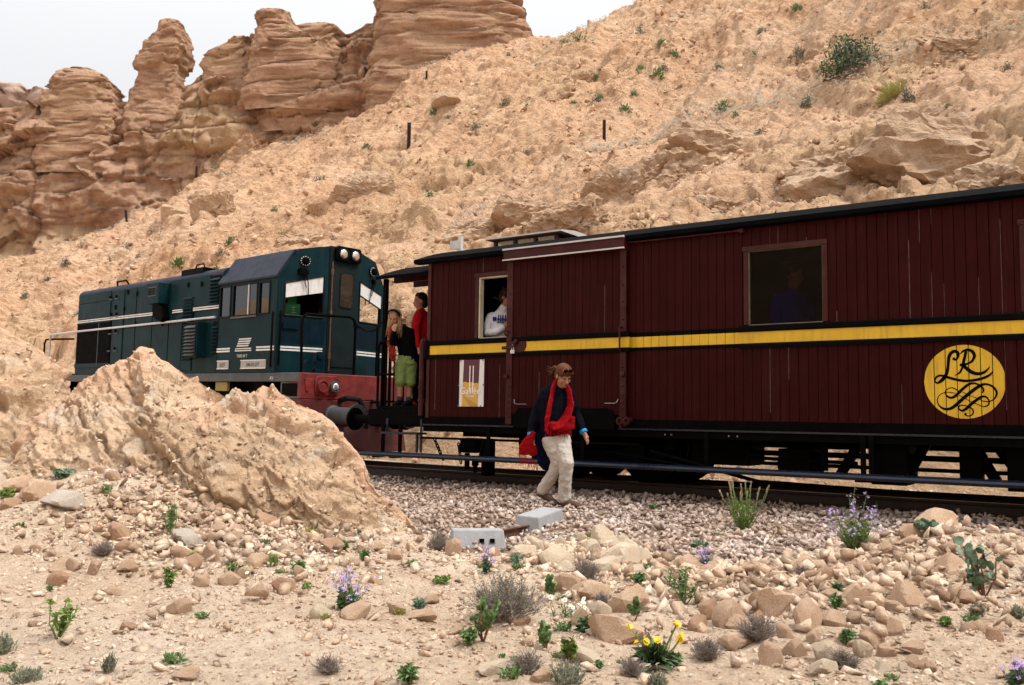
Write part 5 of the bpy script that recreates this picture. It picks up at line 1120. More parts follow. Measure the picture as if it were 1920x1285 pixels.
# --- walking woman: local x = image right, y = away from the camera
wk = person((-.17, -1.12, .03), 'woman in a navy coat, red scarf and pale trousers stepping over the ballast')
HM = head_frame((-.025, -.045, 1.425), 26, 28, -4)
b = MB(); head_mesh(b, HM, 1.02)
limb(b, [(-.075, .03, 1.25, .06), (-.055, .01, 1.32, .052), (-.04, -.02, 1.37, .054)]); limb(b, [(-.11, .03, .86, .13, .1), (-.11, .04, 1.05, .12, .08), (-.10, .045, 1.2, .12, .08), (-.08, .03, 1.27, .08, .06)])
limb(b, [(-.20, .045, 1.22, .04), (-.265, .06, 1.12, .04), (-.325, .075, 1.0, .036), (-.36, .05, .88, .033), (-.374, .02, .78, .029)]); hand(b, (-.375, .015, .765), (.10, -.1, -1), (-.8, -.55, .1), 1.0, .45, -1)
limb(b, [(.01, .045, 1.22, .04), (.075, .08, 1.12, .04), (.125, .105, 1.0, .036), (.165, .07, .91, .033), (.205, .02, .815, .029)]); hand(b, (.212, .01, .80), (.42, -.45, -.8), (.7, -.2, .6), 1.0, .5, 1)
limb(b, [(-.15, .02, .74, .07), (-.12, -.01, .60, .06), (-.075, -.01, .46, .05), (-.125, .07, .34, .045), (-.19, .14, .22, .04), (-.235, .19, .12, .035)]); limb(b, [(-.045, .01, .74, .07), (-.02, -.05, .60, .06), (.01, -.09, .46, .05), (.0, -.05, .32, .045), (.0, .0, .17, .04), (-.005, .02, .06, .036)])
bd = solid(b, 'body', 'skin', wk, .0075, 2); face_parts(HM, wk, .98, 'hair_auburn')
m = MB()
for q in ((0, .018, .062, .089, .104, .086), (0, .065, .0, .078, .075, .09), (.045, .03, .03, .035, .07, .075), (-.045, .03, .03, .035, .07, .075)): ell(m, q[:3], q[3:], HM, 18, 12)
rg = random.Random(3)
for k in range(46):
    a = rg.uniform(-1, 1); x0 = Vector((.07*a, .02+.05*rg.random(), .10-.05*abs(a)))
    back = Vector((.085*a, .12+.02*rg.random(), .02+rg.uniform(-.05, .03))); tip = Vector((-.02+.05*a-.06*rg.random(), .165+.05*rg.random(), -.02+rg.uniform(-.05, .06)))
    m.tube([HM@x0, HM@(x0.lerp(back, .6)+Vector((0, .01, .03))), HM@back, HM@tip], 0, 5, rs=[.006, .010, .009, .002])
for k in range(16):
    x = -.06+.12*k/15; m.tube([HM@Vector((x*.7, -.045, .115)), HM@Vector((x*1.1, -.078, .075)), HM@Vector((x*1.3+.005, -.055, .045-abs(x)*.5))], 0, 5, rs=[.009, .008, .002])
hr = m.build('hair', 'hair_auburn', wk, smooth=True)
m = MB()
for q in (-1, 1): ell(m, (.030*q, -.078, .108), (.028, .016, .019), HM, 12, 8); m.tube([HM@Vector((.052*q, -.05, .10)), HM@Vector((.078*q, -.01, .085)), HM@Vector((.08*q, .04, .06))], .0035, 5)
m.tube([HM@Vector((-.012, -.088, .112)), HM@Vector((.012, -.088, .112))], .004, 5); m.build('sunglasses', 'black_paint', wk, smooth=True)
j = MB(); limb(j, [(-.105, .03, .765, .175, .13), (-.11, .035, .92, .18, .13), (-.115, .04, 1.05, .19, .13), (-.11, .045, 1.18, .195, .12), (-.098, .045, 1.265, .155, .105), (-.075, .035, 1.325, .085, .075)], 18)
limb(j, [(-.205, .045, 1.245, .085), (-.265, .06, 1.13, .073), (-.325, .075, 1.0, .064), (-.36, .05, .88, .056), (-.375, .02, .79, .047)]); limb(j, [(.015, .045, 1.245, .085), (.075, .08, 1.12, .07), (.125, .105, 1.0, .062), (.165, .07, .91, .054), (.20, .025, .825, .045)])
jk = solid(j, 'coat', 'navy_cloth', wk, .011, 4, .02, .09)
c = MB(); limb(c, [(-.235, .11, .98, .10, .05), (-.235, .115, .80, .125, .055), (-.205, .125, .62, .135, .05), (-.175, .13, .46, .125, .04), (-.17, .13, .39, .08, .03)], 14); solid(c, 'coat_tail', 'dark_blue_cloth', wk, .012, 3, .025, .08)
t = MB(); limb(t, [(-.105, .03, .86, .145, .115), (-.105, .03, .78, .155, .125), (-.10, .03, .70, .15, .12)], 16)
limb(t, [(-.045, .01, .74, .112), (-.02, -.05, .60, .098), (.012, -.10, .47, .084), (.005, -.06, .32, .072), (.0, -.01, .17, .074), (.0, .015, .07, .080)])
limb(t, [(-.155, .02, .74, .112), (-.115, .0, .60, .098), (-.07, .0, .47, .084), (-.125, .07, .34, .072), (-.195, .15, .22, .072), (-.235, .20, .14, .076)])
solid(t, 'trousers', 'beige_cloth', wk, .009, 3, .022, .055)
sc = MB()
limb(sc, [(-.115, -.02, 1.37, .03, .022), (-.145, -.075, 1.28, .044, .014), (-.175, -.118, 1.12, .055, .013), (-.205, -.125, .95, .062, .013), (-.21, -.105, .82, .045, .012)]); limb(sc, [(.0, -.01, 1.35, .03, .022), (.04, -.078, 1.24, .046, .014), (.05, -.118, 1.10, .072, .014), (.0, -.135, .98, .105, .016), (-.07, -.138, .89, .105, .018), (-.15, -.13, .85, .05, .014)])
limb(sc, [(-.115, .0, 1.365, .028), (-.07, .07, 1.375, .035), (.0, .02, 1.36, .028)]); limb(sc, [(-.17, -.12, .885, .045, .022), (-.05, -.13, .86, .06, .028), (.06, -.11, .885, .055, .022), (.065, -.11, .98, .04, .02)])
scf = solid(sc, 'scarf', 'red_scarf', wk, .008, 3, .016, .06)
m = MB()
for k in range(26): x = -.22+.28*k/25; m.tube([(x, -.125, .85), (x+rg.uniform(-.01, .01), -.135, .80), (x+rg.uniform(-.015, .015), -.13, .775-.02*rg.random())], .0035, 4)
m.build('fringe', 'red_scarf', scf)
e_ = MB(); limb(e_, [(-.35, -.03, .80, .03, .02), (-.40, -.02, .72, .055, .02), (-.44, .0, .62, .085, .022), (-.43, .01, .56, .09, .02)]); limb(e_, [(-.37, .0, .64, .06, .02), (-.35, .02, .55, .05, .018)]); e2 = solid(e_, 'scarf', 'red_scarf', wk, .008, 3, .016, .06)
m = MB()
for k in range(16): x = -.51+.20*k/15; z = .57-.09*(k/15)-.02*math.sin(k); m.tube([(x, .005, z), (x+.006, -.0, z-.05), (x+rg.uniform(-.012, .02), .0, z-.085-.02*rg.random())], .0035, 4)
m.build('fringe', 'red_scarf', e2)
m = MB(); m.tube([(-.376, .017, .80), (-.375, .012, .775)], .046, 12); m.tube([(.20, .025, .83), (.212, .012, .806)], .044, 12); m.build('cuff', 'cyan_cuff', wk, smooth=40)
def shoe(mb, heel, d, L=.26, h=.075, up=0):
    heel = Vector(heel); d = Vector(d).normalized()
    pts = [heel+d*(L*t)+Vector((0, 0, z)) for t, z in ((0, .045), (.25, .048), (.55, .04), (.8, .03), (1, .022))]
    mb.tube([pts[0]-d*.025]+pts+[pts[-1]+d*.02], 0, 12, rs=[(.02, .025), (.040, .042), (.042, .046), (.038, .04), (.045, .03), (.036, .022), (.015, .01)])
    limb(mb, [(*(heel+d*.02+Vector((0, 0, .10))), .04), (*(heel+d*.03+Vector((0, 0, .04))), .044)])
m = MB(); shoe(m, (-.02, .02, -.015), (.80, -.55, -.02)); solid(m, 'shoe', 'shoe_brown', wk, .008, 2)
m = MB(); shoe(m, (-.262, .22, .065), (.70, -.6, -.28)); solid(m, 'shoe', 'shoe_brown', wk, .008, 2)

# --- woman on the carriage platform
pw = person((-3.808, .25, 1.137), 'fair haired woman in green shorts leaning out from the carriage platform')
HM = head_frame((-.155, -.10, 1.29), -16, 26, 8)
b = MB(); head_mesh(b, HM, .98); limb(b, [(-.06, .0, 1.14, .055), (-.10, -.04, 1.19, .05), (-.135, -.075, 1.24, .05)])
limb(b, [(.03, .06, .74, .12, .1), (.01, .03, .95, .12, .09), (-.03, .0, 1.08, .13, .085)])
limb(b, [(-.12, -.03, 1.08, .042), (-.17, -.10, .90, .04), (-.15, -.20, 1.03, .033), (-.135, -.215, 1.09, .028)]); hand(b, (-.135, -.215, 1.09), (.1, .15, 1), (-.2, -1, 0), .98, .8, 1)
limb(b, [(.08, .04, 1.05, .045), (.13, .05, .85, .04), (.15, .03, .66, .032)]); hand(b, (.152, .03, .65), (0, -.1, -1), (.9, -.2, 0), .98, .4, 1)
for x, y in ((-.055, .0), (.075, .05)): limb(b, [(x, y, .62, .08), (x, y-.01, .42, .055), (x-.005, y+.02, .28, .052), (x-.005, y+.01, .10, .036), (x-.005, y, .04, .036)])
solid(b, 'body', 'skin', pw, .0075, 2); face_parts(HM, pw, .98, 'hair_blond')
m = MB(); ell(m, (0, .03, .05), (.084, .094, .085), HM, 18, 12)
for k in range(110):
    a = rg.uniform(-1, 1); q = a*1.9; x0 = Vector((.05*a, .0+.03*rg.random()-.03*(abs(a) < .3), .125))
    s1 = Vector((.088*math.sin(q*.9), -.05*math.cos(q)*(.6 if abs(a) > .35 else 1.2)+.03, .055)); L = rg.uniform(.22, .36) if abs(a) > .42 else rg.uniform(.03, .06)
    p1 = HM@s1; p2 = p1+Vector((rg.uniform(-.02, .02), rg.uniform(-.03, .01), -L*.5)); p3 = p1+Vector((rg.uniform(-.05, .03), rg.uniform(-.04, .02), -L))
    m.tube([HM@x0, HM@(x0.lerp(s1, .6)+Vector((0, 0, .02))), p1, p2, p3], 0, 5, rs=[.008, .011, .011, .010, .002])
m.build('hair', 'hair_blond', pw, smooth=True)
m = MB(); m.tube([HM@Vector((.092*math.cos(t), -.02-.02*math.sin(t), .055+.085*math.sin(t))) for t in np.linspace(0, math.pi, 12)], 0, 8, rs=[(.012, .024)]*12); m.build('headband', 'dark_blue_cloth', pw, smooth=True)
j = MB(); limb(j, [(.05, .06, .66, .155, .12), (.04, .05, .80, .15, .12), (.02, .03, .95, .155, .115), (-.02, .0, 1.08, .16, .10), (-.05, -.01, 1.14, .09, .075)], 16)
limb(j, [(-.13, -.01, 1.09, .068), (-.175, -.08, .95, .062), (-.175, -.125, .90, .058), (-.155, -.185, 1.0, .048), (-.14, -.21, 1.07, .042)]); limb(j, [(.09, .04, 1.07, .068), (.14, .055, .92, .06), (.155, .045, .78, .053), (.155, .03, .68, .046)])
solid(j, 'jacket', 'black_cloth', pw, .011, 4, .02, .09)
t = MB(); limb(t, [(.035, .05, .72, .145, .115), (.02, .04, .62, .155, .12)], 16)
for x, y in ((-.05, .01), (.085, .05)): limb(t, [(x, y, .64, .09), (x, y, .50, .092), (x, y-.005, .335, .088)])
solid(t, 'shorts', 'green_cloth', pw, .010, 3, .025, .08)
s_ = MB(); limb(s_, [(-.19, -.12, 1.14, .03, .025), (-.20, -.15, 1.02, .04, .02), (-.19, -.15, .88, .05, .02), (-.165, -.14, .74, .055, .02), (-.16, -.13, .66, .05, .018)]); solid(s_, 'scarf', 'rust_scarf', pw, .009, 2, .05, .03)
for x, y in ((-.06, .0), (.07, .05)):
    m = MB(); shoe(m, (x+.02, y+.05, 0), (-.35, -1, 0), .24); solid(m, 'shoe', 'shoe_black', pw, .009, 2)
    m = MB(); limb(m, [(x-.005, y+.005, .13, .04), (x, y+.01, .08, .042)]); m.build('sock', 'sock_grey', pw, smooth=True)
# --- dark haired person in red behind her
pr = person((-3.80, .52, 1.137), 'dark haired person in a red jacket standing behind the leaning woman')
HM = head_frame((.02, 0, 1.585), -72, 6, 0)
b = MB(); head_mesh(b, HM); limb(b, [(.03, .02, 1.40, .058), (.02, .01, 1.5, .054)]); limb(b, [(.05, .03, .9, .13, .1), (.05, .03, 1.15, .14, .1), (.04, .02, 1.4, .11, .08)])
limb(b, [(.02, -.10, 1.35, .045), (-.01, -.17, 1.1, .04), (.04, -.22, .86, .03)]); hand(b, (.045, -.225, .84), (.3, -.3, -1), (-.8, -.5, 0), 1.0, .7, 1)
limb(b, [(.08, .16, 1.35, .045), (.1, .2, 1.1, .04), (.1, .16, .85, .03)]); hand(b, (.1, .16, .84), (0, 0, -1), (.9, .3, 0), 1.0, .5, 1)
for x, y in ((.02, -.06), (.07, .12)): limb(b, [(x, y, .9, .085), (x, y, .5, .06), (x, y, .06, .045)])
solid(b, 'body', 'skin', pr, .009, 2); face_parts(HM, pr, 1, 'hair_black')
m = MB(); ell(m, (0, .03, .05), (.084, .095, .088), HM, 18, 12); ell(m, (0, .07, -.02), (.07, .06, .09), HM, 14, 10)
for k in range(36): a = rg.uniform(-1, 1); m.tube([HM@Vector((.05*a, -.03, .125)), HM@Vector((.085*a, -.06+.03*abs(a), .085)), HM@Vector((.095*a, -.05+.08*abs(a), .04-.05*abs(a)))], 0, 5, rs=[.009, .010, .003])
m.build('hair', 'hair_black', pr, smooth=True)
j = MB(); limb(j, [(.05, .03, .80, .15, .13), (.05, .03, 1.0, .15, .13), (.05, .03, 1.25, .16, .15), (.04, .03, 1.40, .11, .13), (.03, .02, 1.47, .06, .07)], 16)
limb(j, [(.02, -.10, 1.38, .07), (-.01, -.17, 1.15, .062), (.01, -.20, 1.0, .055), (.04, -.22, .88, .045)]); limb(j, [(.08, .16, 1.38, .07), (.1, .2, 1.12, .06), (.1, .17, .88, .046)])
solid(j, 'jacket', 'red_jacket', pr, .012, 4, .02, .1)
t = MB(); limb(t, [(.05, .03, .9, .14, .13), (.05, .03, .78, .15, .14)], 14)
for x, y in ((.02, -.06), (.07, .12)): limb(t, [(x, y, .8, .095), (x, y, .45, .08), (x, y, .06, .07)])
solid(t, 'trousers', 'black_cloth', pr, .012, 3, .02, .1)
m = MB()
for x, y in ((.02, -.06), (.07, .12)): shoe(m, (x+.08, y+.02, 0), (-1, -.35, 0), .25)
solid(m, 'shoes', 'shoe_red', pr, .01, 2)
# --- person inside the open window
pi_ = person((-2.09, .36, 1.02), 'person in a white sweater with blue pattern inside the open carriage window')
HM = head_frame((.04, 0, 1.62), 55, 18, 0)
b = MB(); head_mesh(b, HM); limb(b, [(-.02, .02, 1.40, .06), (.02, .01, 1.54, .056)]); limb(b, [(-.03, .03, .9, .13, .1), (-.03, .03, 1.4, .11, .08)])
limb(b, [(-.16, .0, 1.36, .045), (-.20, -.06, 1.12, .042), (.02, -.16, 1.20, .032)]); hand(b, (.03, -.165, 1.205), (1, -.1, .3), (-.1, -1, .2), 1, .8, 1)
limb(b, [(.14, .06, 1.36, .045), (.22, 0, 1.1, .042), (.12, -.16, 1.2, .032)]); hand(b, (.12, -.16, 1.2), (-.6, -.4, .3), (.1, -1, .2), 1, .8, -1)
for x in (-.1, .06): limb(b, [(x, .03, .9, .085), (x, .03, .5, .06), (x, .03, .03, .045)])
solid(b, 'body', 'skin_dark', pi_, .009, 2); face_parts(HM, pi_, 1, 'hair_brown')
m = MB(); ell(m, (0, .03, .05), (.088, .098, .09), HM, 18, 12); ell(m, (0, .06, -.01), (.078, .07, .09), HM, 14, 10)
for k in range(50): a = rg.uniform(0, 6.28); r_ = rg.uniform(.06, .09); p = Vector((r_*math.cos(a), r_*math.sin(a)+.02, rg.uniform(.0, .12))); m.tube([HM@p, HM@(p*1.15+Vector((0, 0, .01))), HM@(p*1.22+Vector((0, 0, -.02)))], 0, 5, rs=[.014, .013, .004])
m.build('hair', 'hair_brown', pi_, smooth=True)
j = MB(); limb(j, [(-.03, .03, .85, .17, .14), (-.03, .03, 1.05, .175, .14), (-.035, .03, 1.25, .18, .14), (-.03, .03, 1.38, .15, .12), (-.015, .02, 1.45, .08, .08)], 16)
limb(j, [(-.16, .02, 1.37, .078), (-.215, .0, 1.25, .072), (-.215, -.06, 1.12, .066), (-.10, -.13, 1.14, .055), (.0, -.16, 1.19, .045)]); limb(j, [(.13, .05, 1.37, .078), (.22, .02, 1.2, .07), (.22, -.04, 1.1, .06), (.14, -.14, 1.18, .045)]); limb(j, [(-.02, .02, 1.44, .075), (.0, .015, 1.50, .068)])
sw = solid(j, 'sweater', 'white_knit', pi_, .011, 4, .018, .06)
m = MB()
def patch(x0, x1, z0, z1):
    vs = []
    for x, z in ((x0, z0), (x1, z0), (x1, z1), (x0, z1)):
        u_ = (x+.03)/.19; y = .03-.143*math.sqrt(max(.02, 1-u_*u_))*(1 if z < 1.32 else 1-.35*(z-1.32)/.1)-.012; vs.append((x, y, z))
    m.add(vs+[(v[0], v[1]+.02, v[2]) for v in vs], [(0, 1, 2, 3), (7, 6, 5, 4), (0, 4, 5, 1), (1, 5, 6, 2), (2, 6, 7, 3), (3, 7, 4, 0)], 0)
patch(-.155, -.105, 1.29, 1.345)
for x in (-.085, -.055, -.025, .01, .045): patch(x, x+.014, 1.28, 1.375)
for z in (1.265, 1.31): 
    for k in range(6): patch(-.10+.04*k, -.06+.04*k, z, z+.010)
m.build('pattern', 'blue_pattern', sw)
t = MB(); limb(t, [(-.03, .03, .9, .15, .12), (-.03, .03, .78, .15, .13)], 14)
for x in (-.1, .06): limb(t, [(x, .03, .8, .095), (x, .03, .45, .08), (x, .03, .03, .07)])
solid(t, 'trousers', 'black_cloth', pi_, .014, 3)
# --- person behind the dark glass
pb = person((1.92, .34, 1.02), 'dim figure in a blue jacket behind the dark carriage window pane')
HM = head_frame((.02, 0, 1.62), 60, 8, 0)
b = MB(); head_mesh(b, HM); limb(b, [(0, .02, 1.40, .06), (.01, .01, 1.54, .056)]); limb(b, [(0, .03, .9, .13, .1), (0, .03, 1.4, .11, .08)])
for q in (-1, 1):
    limb(b, [(.15*q, .03, 1.36, .045), (.19*q, .0, 1.12, .042), (.15*q, -.1, .92, .03)]); hand(b, (.15*q, -.1, .91), (0, -.3, -1), (q, 0, 0), 1, .6, 1); limb(b, [(.08*q, .03, .9, .085), (.08*q, .03, .5, .06), (.08*q, .03, .03, .045)])
solid(b, 'body', 'skin_dark', pb, .011, 2)
m = MB(); ell(m, (0, .03, .05), (.086, .097, .09), HM, 18, 12); m.build('hair', 'hair_black', pb, smooth=True)
j = MB(); limb(j, [(0, .03, .82, .17, .14), (0, .03, 1.1, .175, .14), (0, .03, 1.38, .15, .12), (0, .02, 1.45, .08, .08)], 16)
for q in (-1, 1): limb(j, [(.15*q, .03, 1.37, .078), (.2*q, .0, 1.15, .068), (.155*q, -.1, .93, .046)])
solid(j, 'jacket', 'blue_jacket', pb, .013, 4, .02, .08)
t = MB(); limb(t, [(0, .03, .9, .15, .12), (0, .03, .78, .15, .13)], 14)
for q in (-1, 1): limb(t, [(.08*q, .03, .8, .095), (.08*q, .03, .45, .08), (.08*q, .03, .03, .07)])
solid(t, 'trousers', 'black_cloth', pb, .016, 3)
print('people', time.time()-T0)
# ---------------------------------------------------------------- loose stones
def hull_stone(seed, n=8, flat=.75):
    r = random.Random(seed); b = bmesh.new()
    for k in range(n):
        v = Vector((r.gauss(0, 1), r.gauss(0, 1), r.gauss(0, 1))).normalized()*r.uniform(.62, 1.0); b.verts.new((v.x, v.y*r.uniform(.75, 1), v.z*flat))
    h = bmesh.ops.convex_hull(b, input=list(b.verts)); bmesh.ops.delete(b, geom=[g for g in h['geom_unused'] if isinstance(g, bmesh.types.BMVert)], context='VERTS')
    bmesh.ops.triangulate(b, faces=b.faces); b.verts.index_update(); V = np.array([v.co[:] for v in b.verts]); F_ = np.array([[v.index for v in f.verts] for f in b.faces]); b.free(); return V, F_
HULLS = [hull_stone(k) for k in range(16)]
def scatter(name, P, S, mat, seed, tint=None, flat=(.6, 1.0), tilt=.6):
    """many small stones in one mesh: P positions (n,3), S half sizes (n,)"""
    g = np.random.default_rng(seed); n = len(P); kind = g.integers(0, len(HULLS), n); VV = []; FF = []; TT_ = []; o = 0
    if tint is None: tint = g.random(n)
    yaw = g.random(n)*2*np.pi; tx = g.normal(0, tilt, n); ty = g.normal(0, tilt, n); sq = np.stack((g.uniform(.75, 1.25, n), g.uniform(.7, 1.1, n), g.uniform(*flat, n)), 1)
    for k, (V, F_) in enumerate(HULLS):
        i = np.where(kind == k)[0]
        if not len(i): continue
        v = V[None]*sq[i][:, None]*S[i][:, None, None]
        c, s = np.cos(tx[i])[:, None], np.sin(tx[i])[:, None]; y, z = v[..., 1]*c-v[..., 2]*s, v[..., 1]*s+v[..., 2]*c; v = np.stack((v[..., 0], y, z), -1)
        c, s = np.cos(ty[i])[:, None], np.sin(ty[i])[:, None]; x, z = v[..., 0]*c+v[..., 2]*s, -v[..., 0]*s+v[..., 2]*c; v = np.stack((x, v[..., 1], z), -1)
        c, s = np.cos(yaw[i])[:, None], np.sin(yaw[i])[:, None]; x, y = v[..., 0]*c-v[..., 1]*s, v[..., 0]*s+v[..., 1]*c; v = np.stack((x, y, v[..., 2]), -1)
        v = v+P[i][:, None]; m_ = len(V); VV.append(v.reshape(-1, 3)); FF.append((F_[None]+o+np.arange(len(i))[:, None, None]*m_).reshape(-1, 3)); TT_.append(np.repeat(tint[i], m_)); o += len(i)*m_
    ob = np_mesh(name, np.vstack(VV), np.vstack(FF), mat, smooth=False, attrs={'tint': np.concatenate(TT_)}); ob['kind'] = 'stuff'; return ob
def inpoly(x, y, poly):
    c = np.zeros(len(x), bool); j = len(poly)-1
    for i in range(len(poly)):
        xi, yi = poly[i]; xj, yj = poly[j]
        c ^= ((yi > y) != (yj > y)) & (x < (xj-xi)*(y-yi)/(yj-yi+1e-12)+xi); j = i
    return c
G = np.random.default_rng(12)
BALF = [(-14, .2), (-6, -.6), (-4.4, -1.0), (-2, -2.4), (-.6, -3.4), (.04, -3.85), (.5, -4.15), (.8, -4.35), (1.25, -4.2), (1.35, -3.2), (1.98, -3.45), (2.45, -3.85), (2.95, -3.8), (3.15, -3.1), (3.2, -1.6), (5.5, -1.5), (10, -1.6), (10, 4.0), (-14, 4.6)]
# bed under the ballast
bxs = np.linspace(-14, 10, 220); bys = np.linspace(-4.5, 4.2, 90); BX, BY = np.meshgrid(bxs, bys, indexing='ij'); BX, BY = BX.ravel(), BY.ravel()
ins = inpoly(BX+fbm(np.stack((BX, BY, BX*0), 1)*2, 3, 5)*.25, BY+fbm(np.stack((BX, BY, BX*0), 1)*2, 3, 6)*.25, BALF)
bz = surf(BX, BY)+np.where(ins, .012, -.12)+fbm(np.stack((BX, BY, BX*0), 1)*12, 2, 4)*.008
bb = np_mesh('ballast_bed', np.stack((BX, BY, bz), 1), grid_faces(220, 90), 'ballast_bed'); bb['kind'] = 'structure'
def spread(n, x0, x1, y0, y1): return G.uniform(x0, x1, n), G.uniform(y0, y1, n)
zones = [spread(13500, -5, 4.2, -4.4, .62), spread(2600, 4.2, 8, -1.6, .62), spread(5200, -6.5, 8, .75, 1.7), spread(6400, -7, 8, 1.82, 4.1)]
x = np.concatenate([z[0] for z in zones]); y = np.concatenate([z[1] for z in zones])
w = np.stack((x, y, x*0), 1); k = inpoly(x+fbm(w*2, 3, 5)*.25, y+fbm(w*2, 3, 6)*.25, BALF)|(G.random(len(x)) < .02); x, y = x[k], y[k]
S = G.uniform(.025, .052, len(x))*np.where(G.random(len(x)) < .12, 1.3, 1)
tint = np.clip(G.beta(1.6, 2.2, len(x))+.18*fbm(np.stack((x, y, x*0), 1)*.9, 3, 8)+np.where((y > -.9)&(x > -1), .16, 0), 0, 1)
P = np.stack((x, y, surf(x, y)+.012+S*G.uniform(.1, .65, len(x))), 1); k = (np.abs(y-TRK-track_off(x)) > .58)|(np.abs(y-TRK-track_off(x)) < .47); scatter('ballast', P[k], S[k], 'ballast_stone', 3, tint[k])
# pinkish rubble on the foreground ground; more of it the nearer, in drifts
def rubble(name, n, smin, smax, pw, seed, rmin=2.6, rmax=9.5, keep=None):
    g = np.random.default_rng(seed); a = R(125.1)+g.uniform(-R(37), R(37), n); r = rmin*(rmax/rmin)**g.random(n); x = CAM.x+r*np.cos(a); y = CAM.y+r*np.sin(a)
    q = np.stack((x, y, x*0), 1); dens = .55+.7*sstep(-.25, .3, fbm(q*1.4, 3, 15))
    heap = np.exp(-(((x-3.2)/.9)**2+((y+3.9)/.75)**2)); dens = dens*np.where(x > 1.5, .85, 1)+heap*1.2+.5*np.exp(-(((x+1.0)/1.2)**2+((y+5.6)/.8)**2))
    k = (g.random(n) < dens)&~inpoly(x, y, BALF)
    x, y, r = x[k], y[k], r[k]; S = smin*(1-g.random(len(x)))**(-1/pw); S = np.minimum(S, smax)*(.8+.5*np.exp(-(((x-3.2)/1.0)**2+((y+3.9)/.8)**2)))
    P = np.stack((x, y, surf(x, y)+S*g.uniform(-.35, .3, len(x))), 1); t = np.clip(g.beta(2, 1.8, len(x))*.9+.2*fbm(q[k]*.8, 3, 18)+.1, 0, 1)
    return scatter(name, P, S, 'rubble_stone', seed+1, t, flat=(.5, .9), tilt=.4)
rubble('gravel', 44000, .006, .030, 1.8, 31)
rubble('rubble', 17000, .012, .07, 2.0, 37)
def drift_of_stones(name, n, cx, cy, sx, sy, smin, smax, seed, pw=1.8, tb=(2, 1.8)):
    g = np.random.default_rng(seed); x = g.normal(cx, sx, n); y = g.normal(cy, sy, n); k = ((x-CAM.x)**2+(y-CAM.y)**2 > 3.0**2)&~inpoly(x, y, BALF); x, y = x[k], y[k]
    S = np.minimum(smin*(1-g.random(len(x)))**(-1/pw), smax); P = np.stack((x, y, surf(x, y)+S*g.uniform(-.3, .8, len(x))), 1)
    return scatter(name, P, S, 'rubble_stone', seed+1, np.clip(g.beta(*tb, len(x)), 0, 1), flat=(.55, .95), tilt=.6)
drift_of_stones('rubble', 3600, 3.3, -3.95, .62, .62, .022, .085, 51)
drift_of_stones('rubble', 1500, 1.9, -4.1, .5, .35, .018, .07, 53, tb=(3, 1.4))
mp = np.vstack(MOUNDP); g = np.random.default_rng(64); i = g.choice(len(mp), 5200); S = np.minimum(.006*(1-g.random(len(i)))**(-1/1.7), .05); scatter('rubble', mp[i]+np.stack((S*0, S*-.1, S*.25), 1), S, 'rubble_stone', 65, np.clip(g.beta(2, 2, len(i)), 0, 1), flat=(.5, .9))
drift_of_stones('rubble', 1100, -.7, -5.35, .75, .5, .024, .085, 57, tb=(1.5, 2))
drift_of_stones('rubble', 2400, -.6, -5.5, .9, .55, .014, .06, 55, tb=(1.6, 2))
# loose rock on the hillside
g = np.random.default_rng(5); HV = HILLP[60:720, 6:460].reshape(-1, 3); dcam = np.linalg.norm(HV-np.array(CAM), axis=1); pr_ = 1/dcam**1.2*(.3+np.maximum(0, fbm(HV/2.5, 3, 44)+.15)*2); i = g.choice(len(HV), 20000, p=pr_/pr_.sum())
S = np.minimum(.03*(1-g.random(len(i)))**(-1/1.8), .26); P = HV[i]+g.normal(0, .05, (len(i), 3)); P[:, 2] += S*.15; scatter('hillside_rubble', P, S, 'hill_stone', 6, np.clip(g.beta(2, 2, len(i))+.05, 0, 1), flat=(.55, .95))
# rocks big enough to pick out: each one an object of its own
def rock_mesh(seed, sub=3, big=False):
    r = np.random.default_rng(seed); b = bmesh.new(); bmesh.ops.create_icosphere(b, subdivisions=sub, radius=1); D = np.array([v.co[:] for v in b.verts]); F_ = np.array([[v.index for v in f.verts] for f in b.faces]); b.free()
    n = r.normal(size=(16, 3)); n /= np.linalg.norm(n, axis=1, keepdims=True); h = r.uniform(.42, 1.0, 16); dots = D@n.T; q = np.where(dots > .05, h/np.maximum(dots, .05), 9); q = np.minimum(q, 1.12)
    rr = -np.log(np.exp(-q*90).sum(1))/90; P = D*np.minimum(rr, 1.1)[:, None]; P = P*(1+.03*fbm(D*3+seed, 4, seed)+.025*ridged(D*7+seed, 3, seed))[:, None]
    if big:
        N = P/np.linalg.norm(P, axis=1, keepdims=True); wq = .3*np.stack((fbm(P*3, 3, seed+1), fbm(P*3, 3, seed+2), fbm(P*3, 3, seed+3)), 1)
        f1, f2, c1, t1 = worley(P*2.2+wq, seed, 1.0); g1, g2, c2, t2 = worley(P*6+wq, seed+1, 1.0); k1, k2, c3, t3 = worley(P*15+wq, seed+2, 1.0)
        P = P+N*(t1*.22+(c1-.5)*.08-.10*np.exp(-((f2-f1)/.04)**2)*(c1 > .5)+t2*.12+(c2-.5)*.03+t3*.055+ridged(P*4, 4, seed+5)*.05+fbm(P*14, 3, seed+6)*.03)[:, None]
    e = P.max(0)-P.min(0); P = (P-(P.max(0)+P.min(0))/2)/e   # unit box
    me = bpy.data.meshes.new('rock'); me.from_pydata(P.tolist(), [], F_.tolist()); me.polygons.foreach_set('use_smooth', [True]*len(me.polygons)); me.set_sharp_from_angle(angle=R(22)); me.materials.append(MATS['tan_stone']); return me
RM = [rock_mesh(k) for k in range(16)]
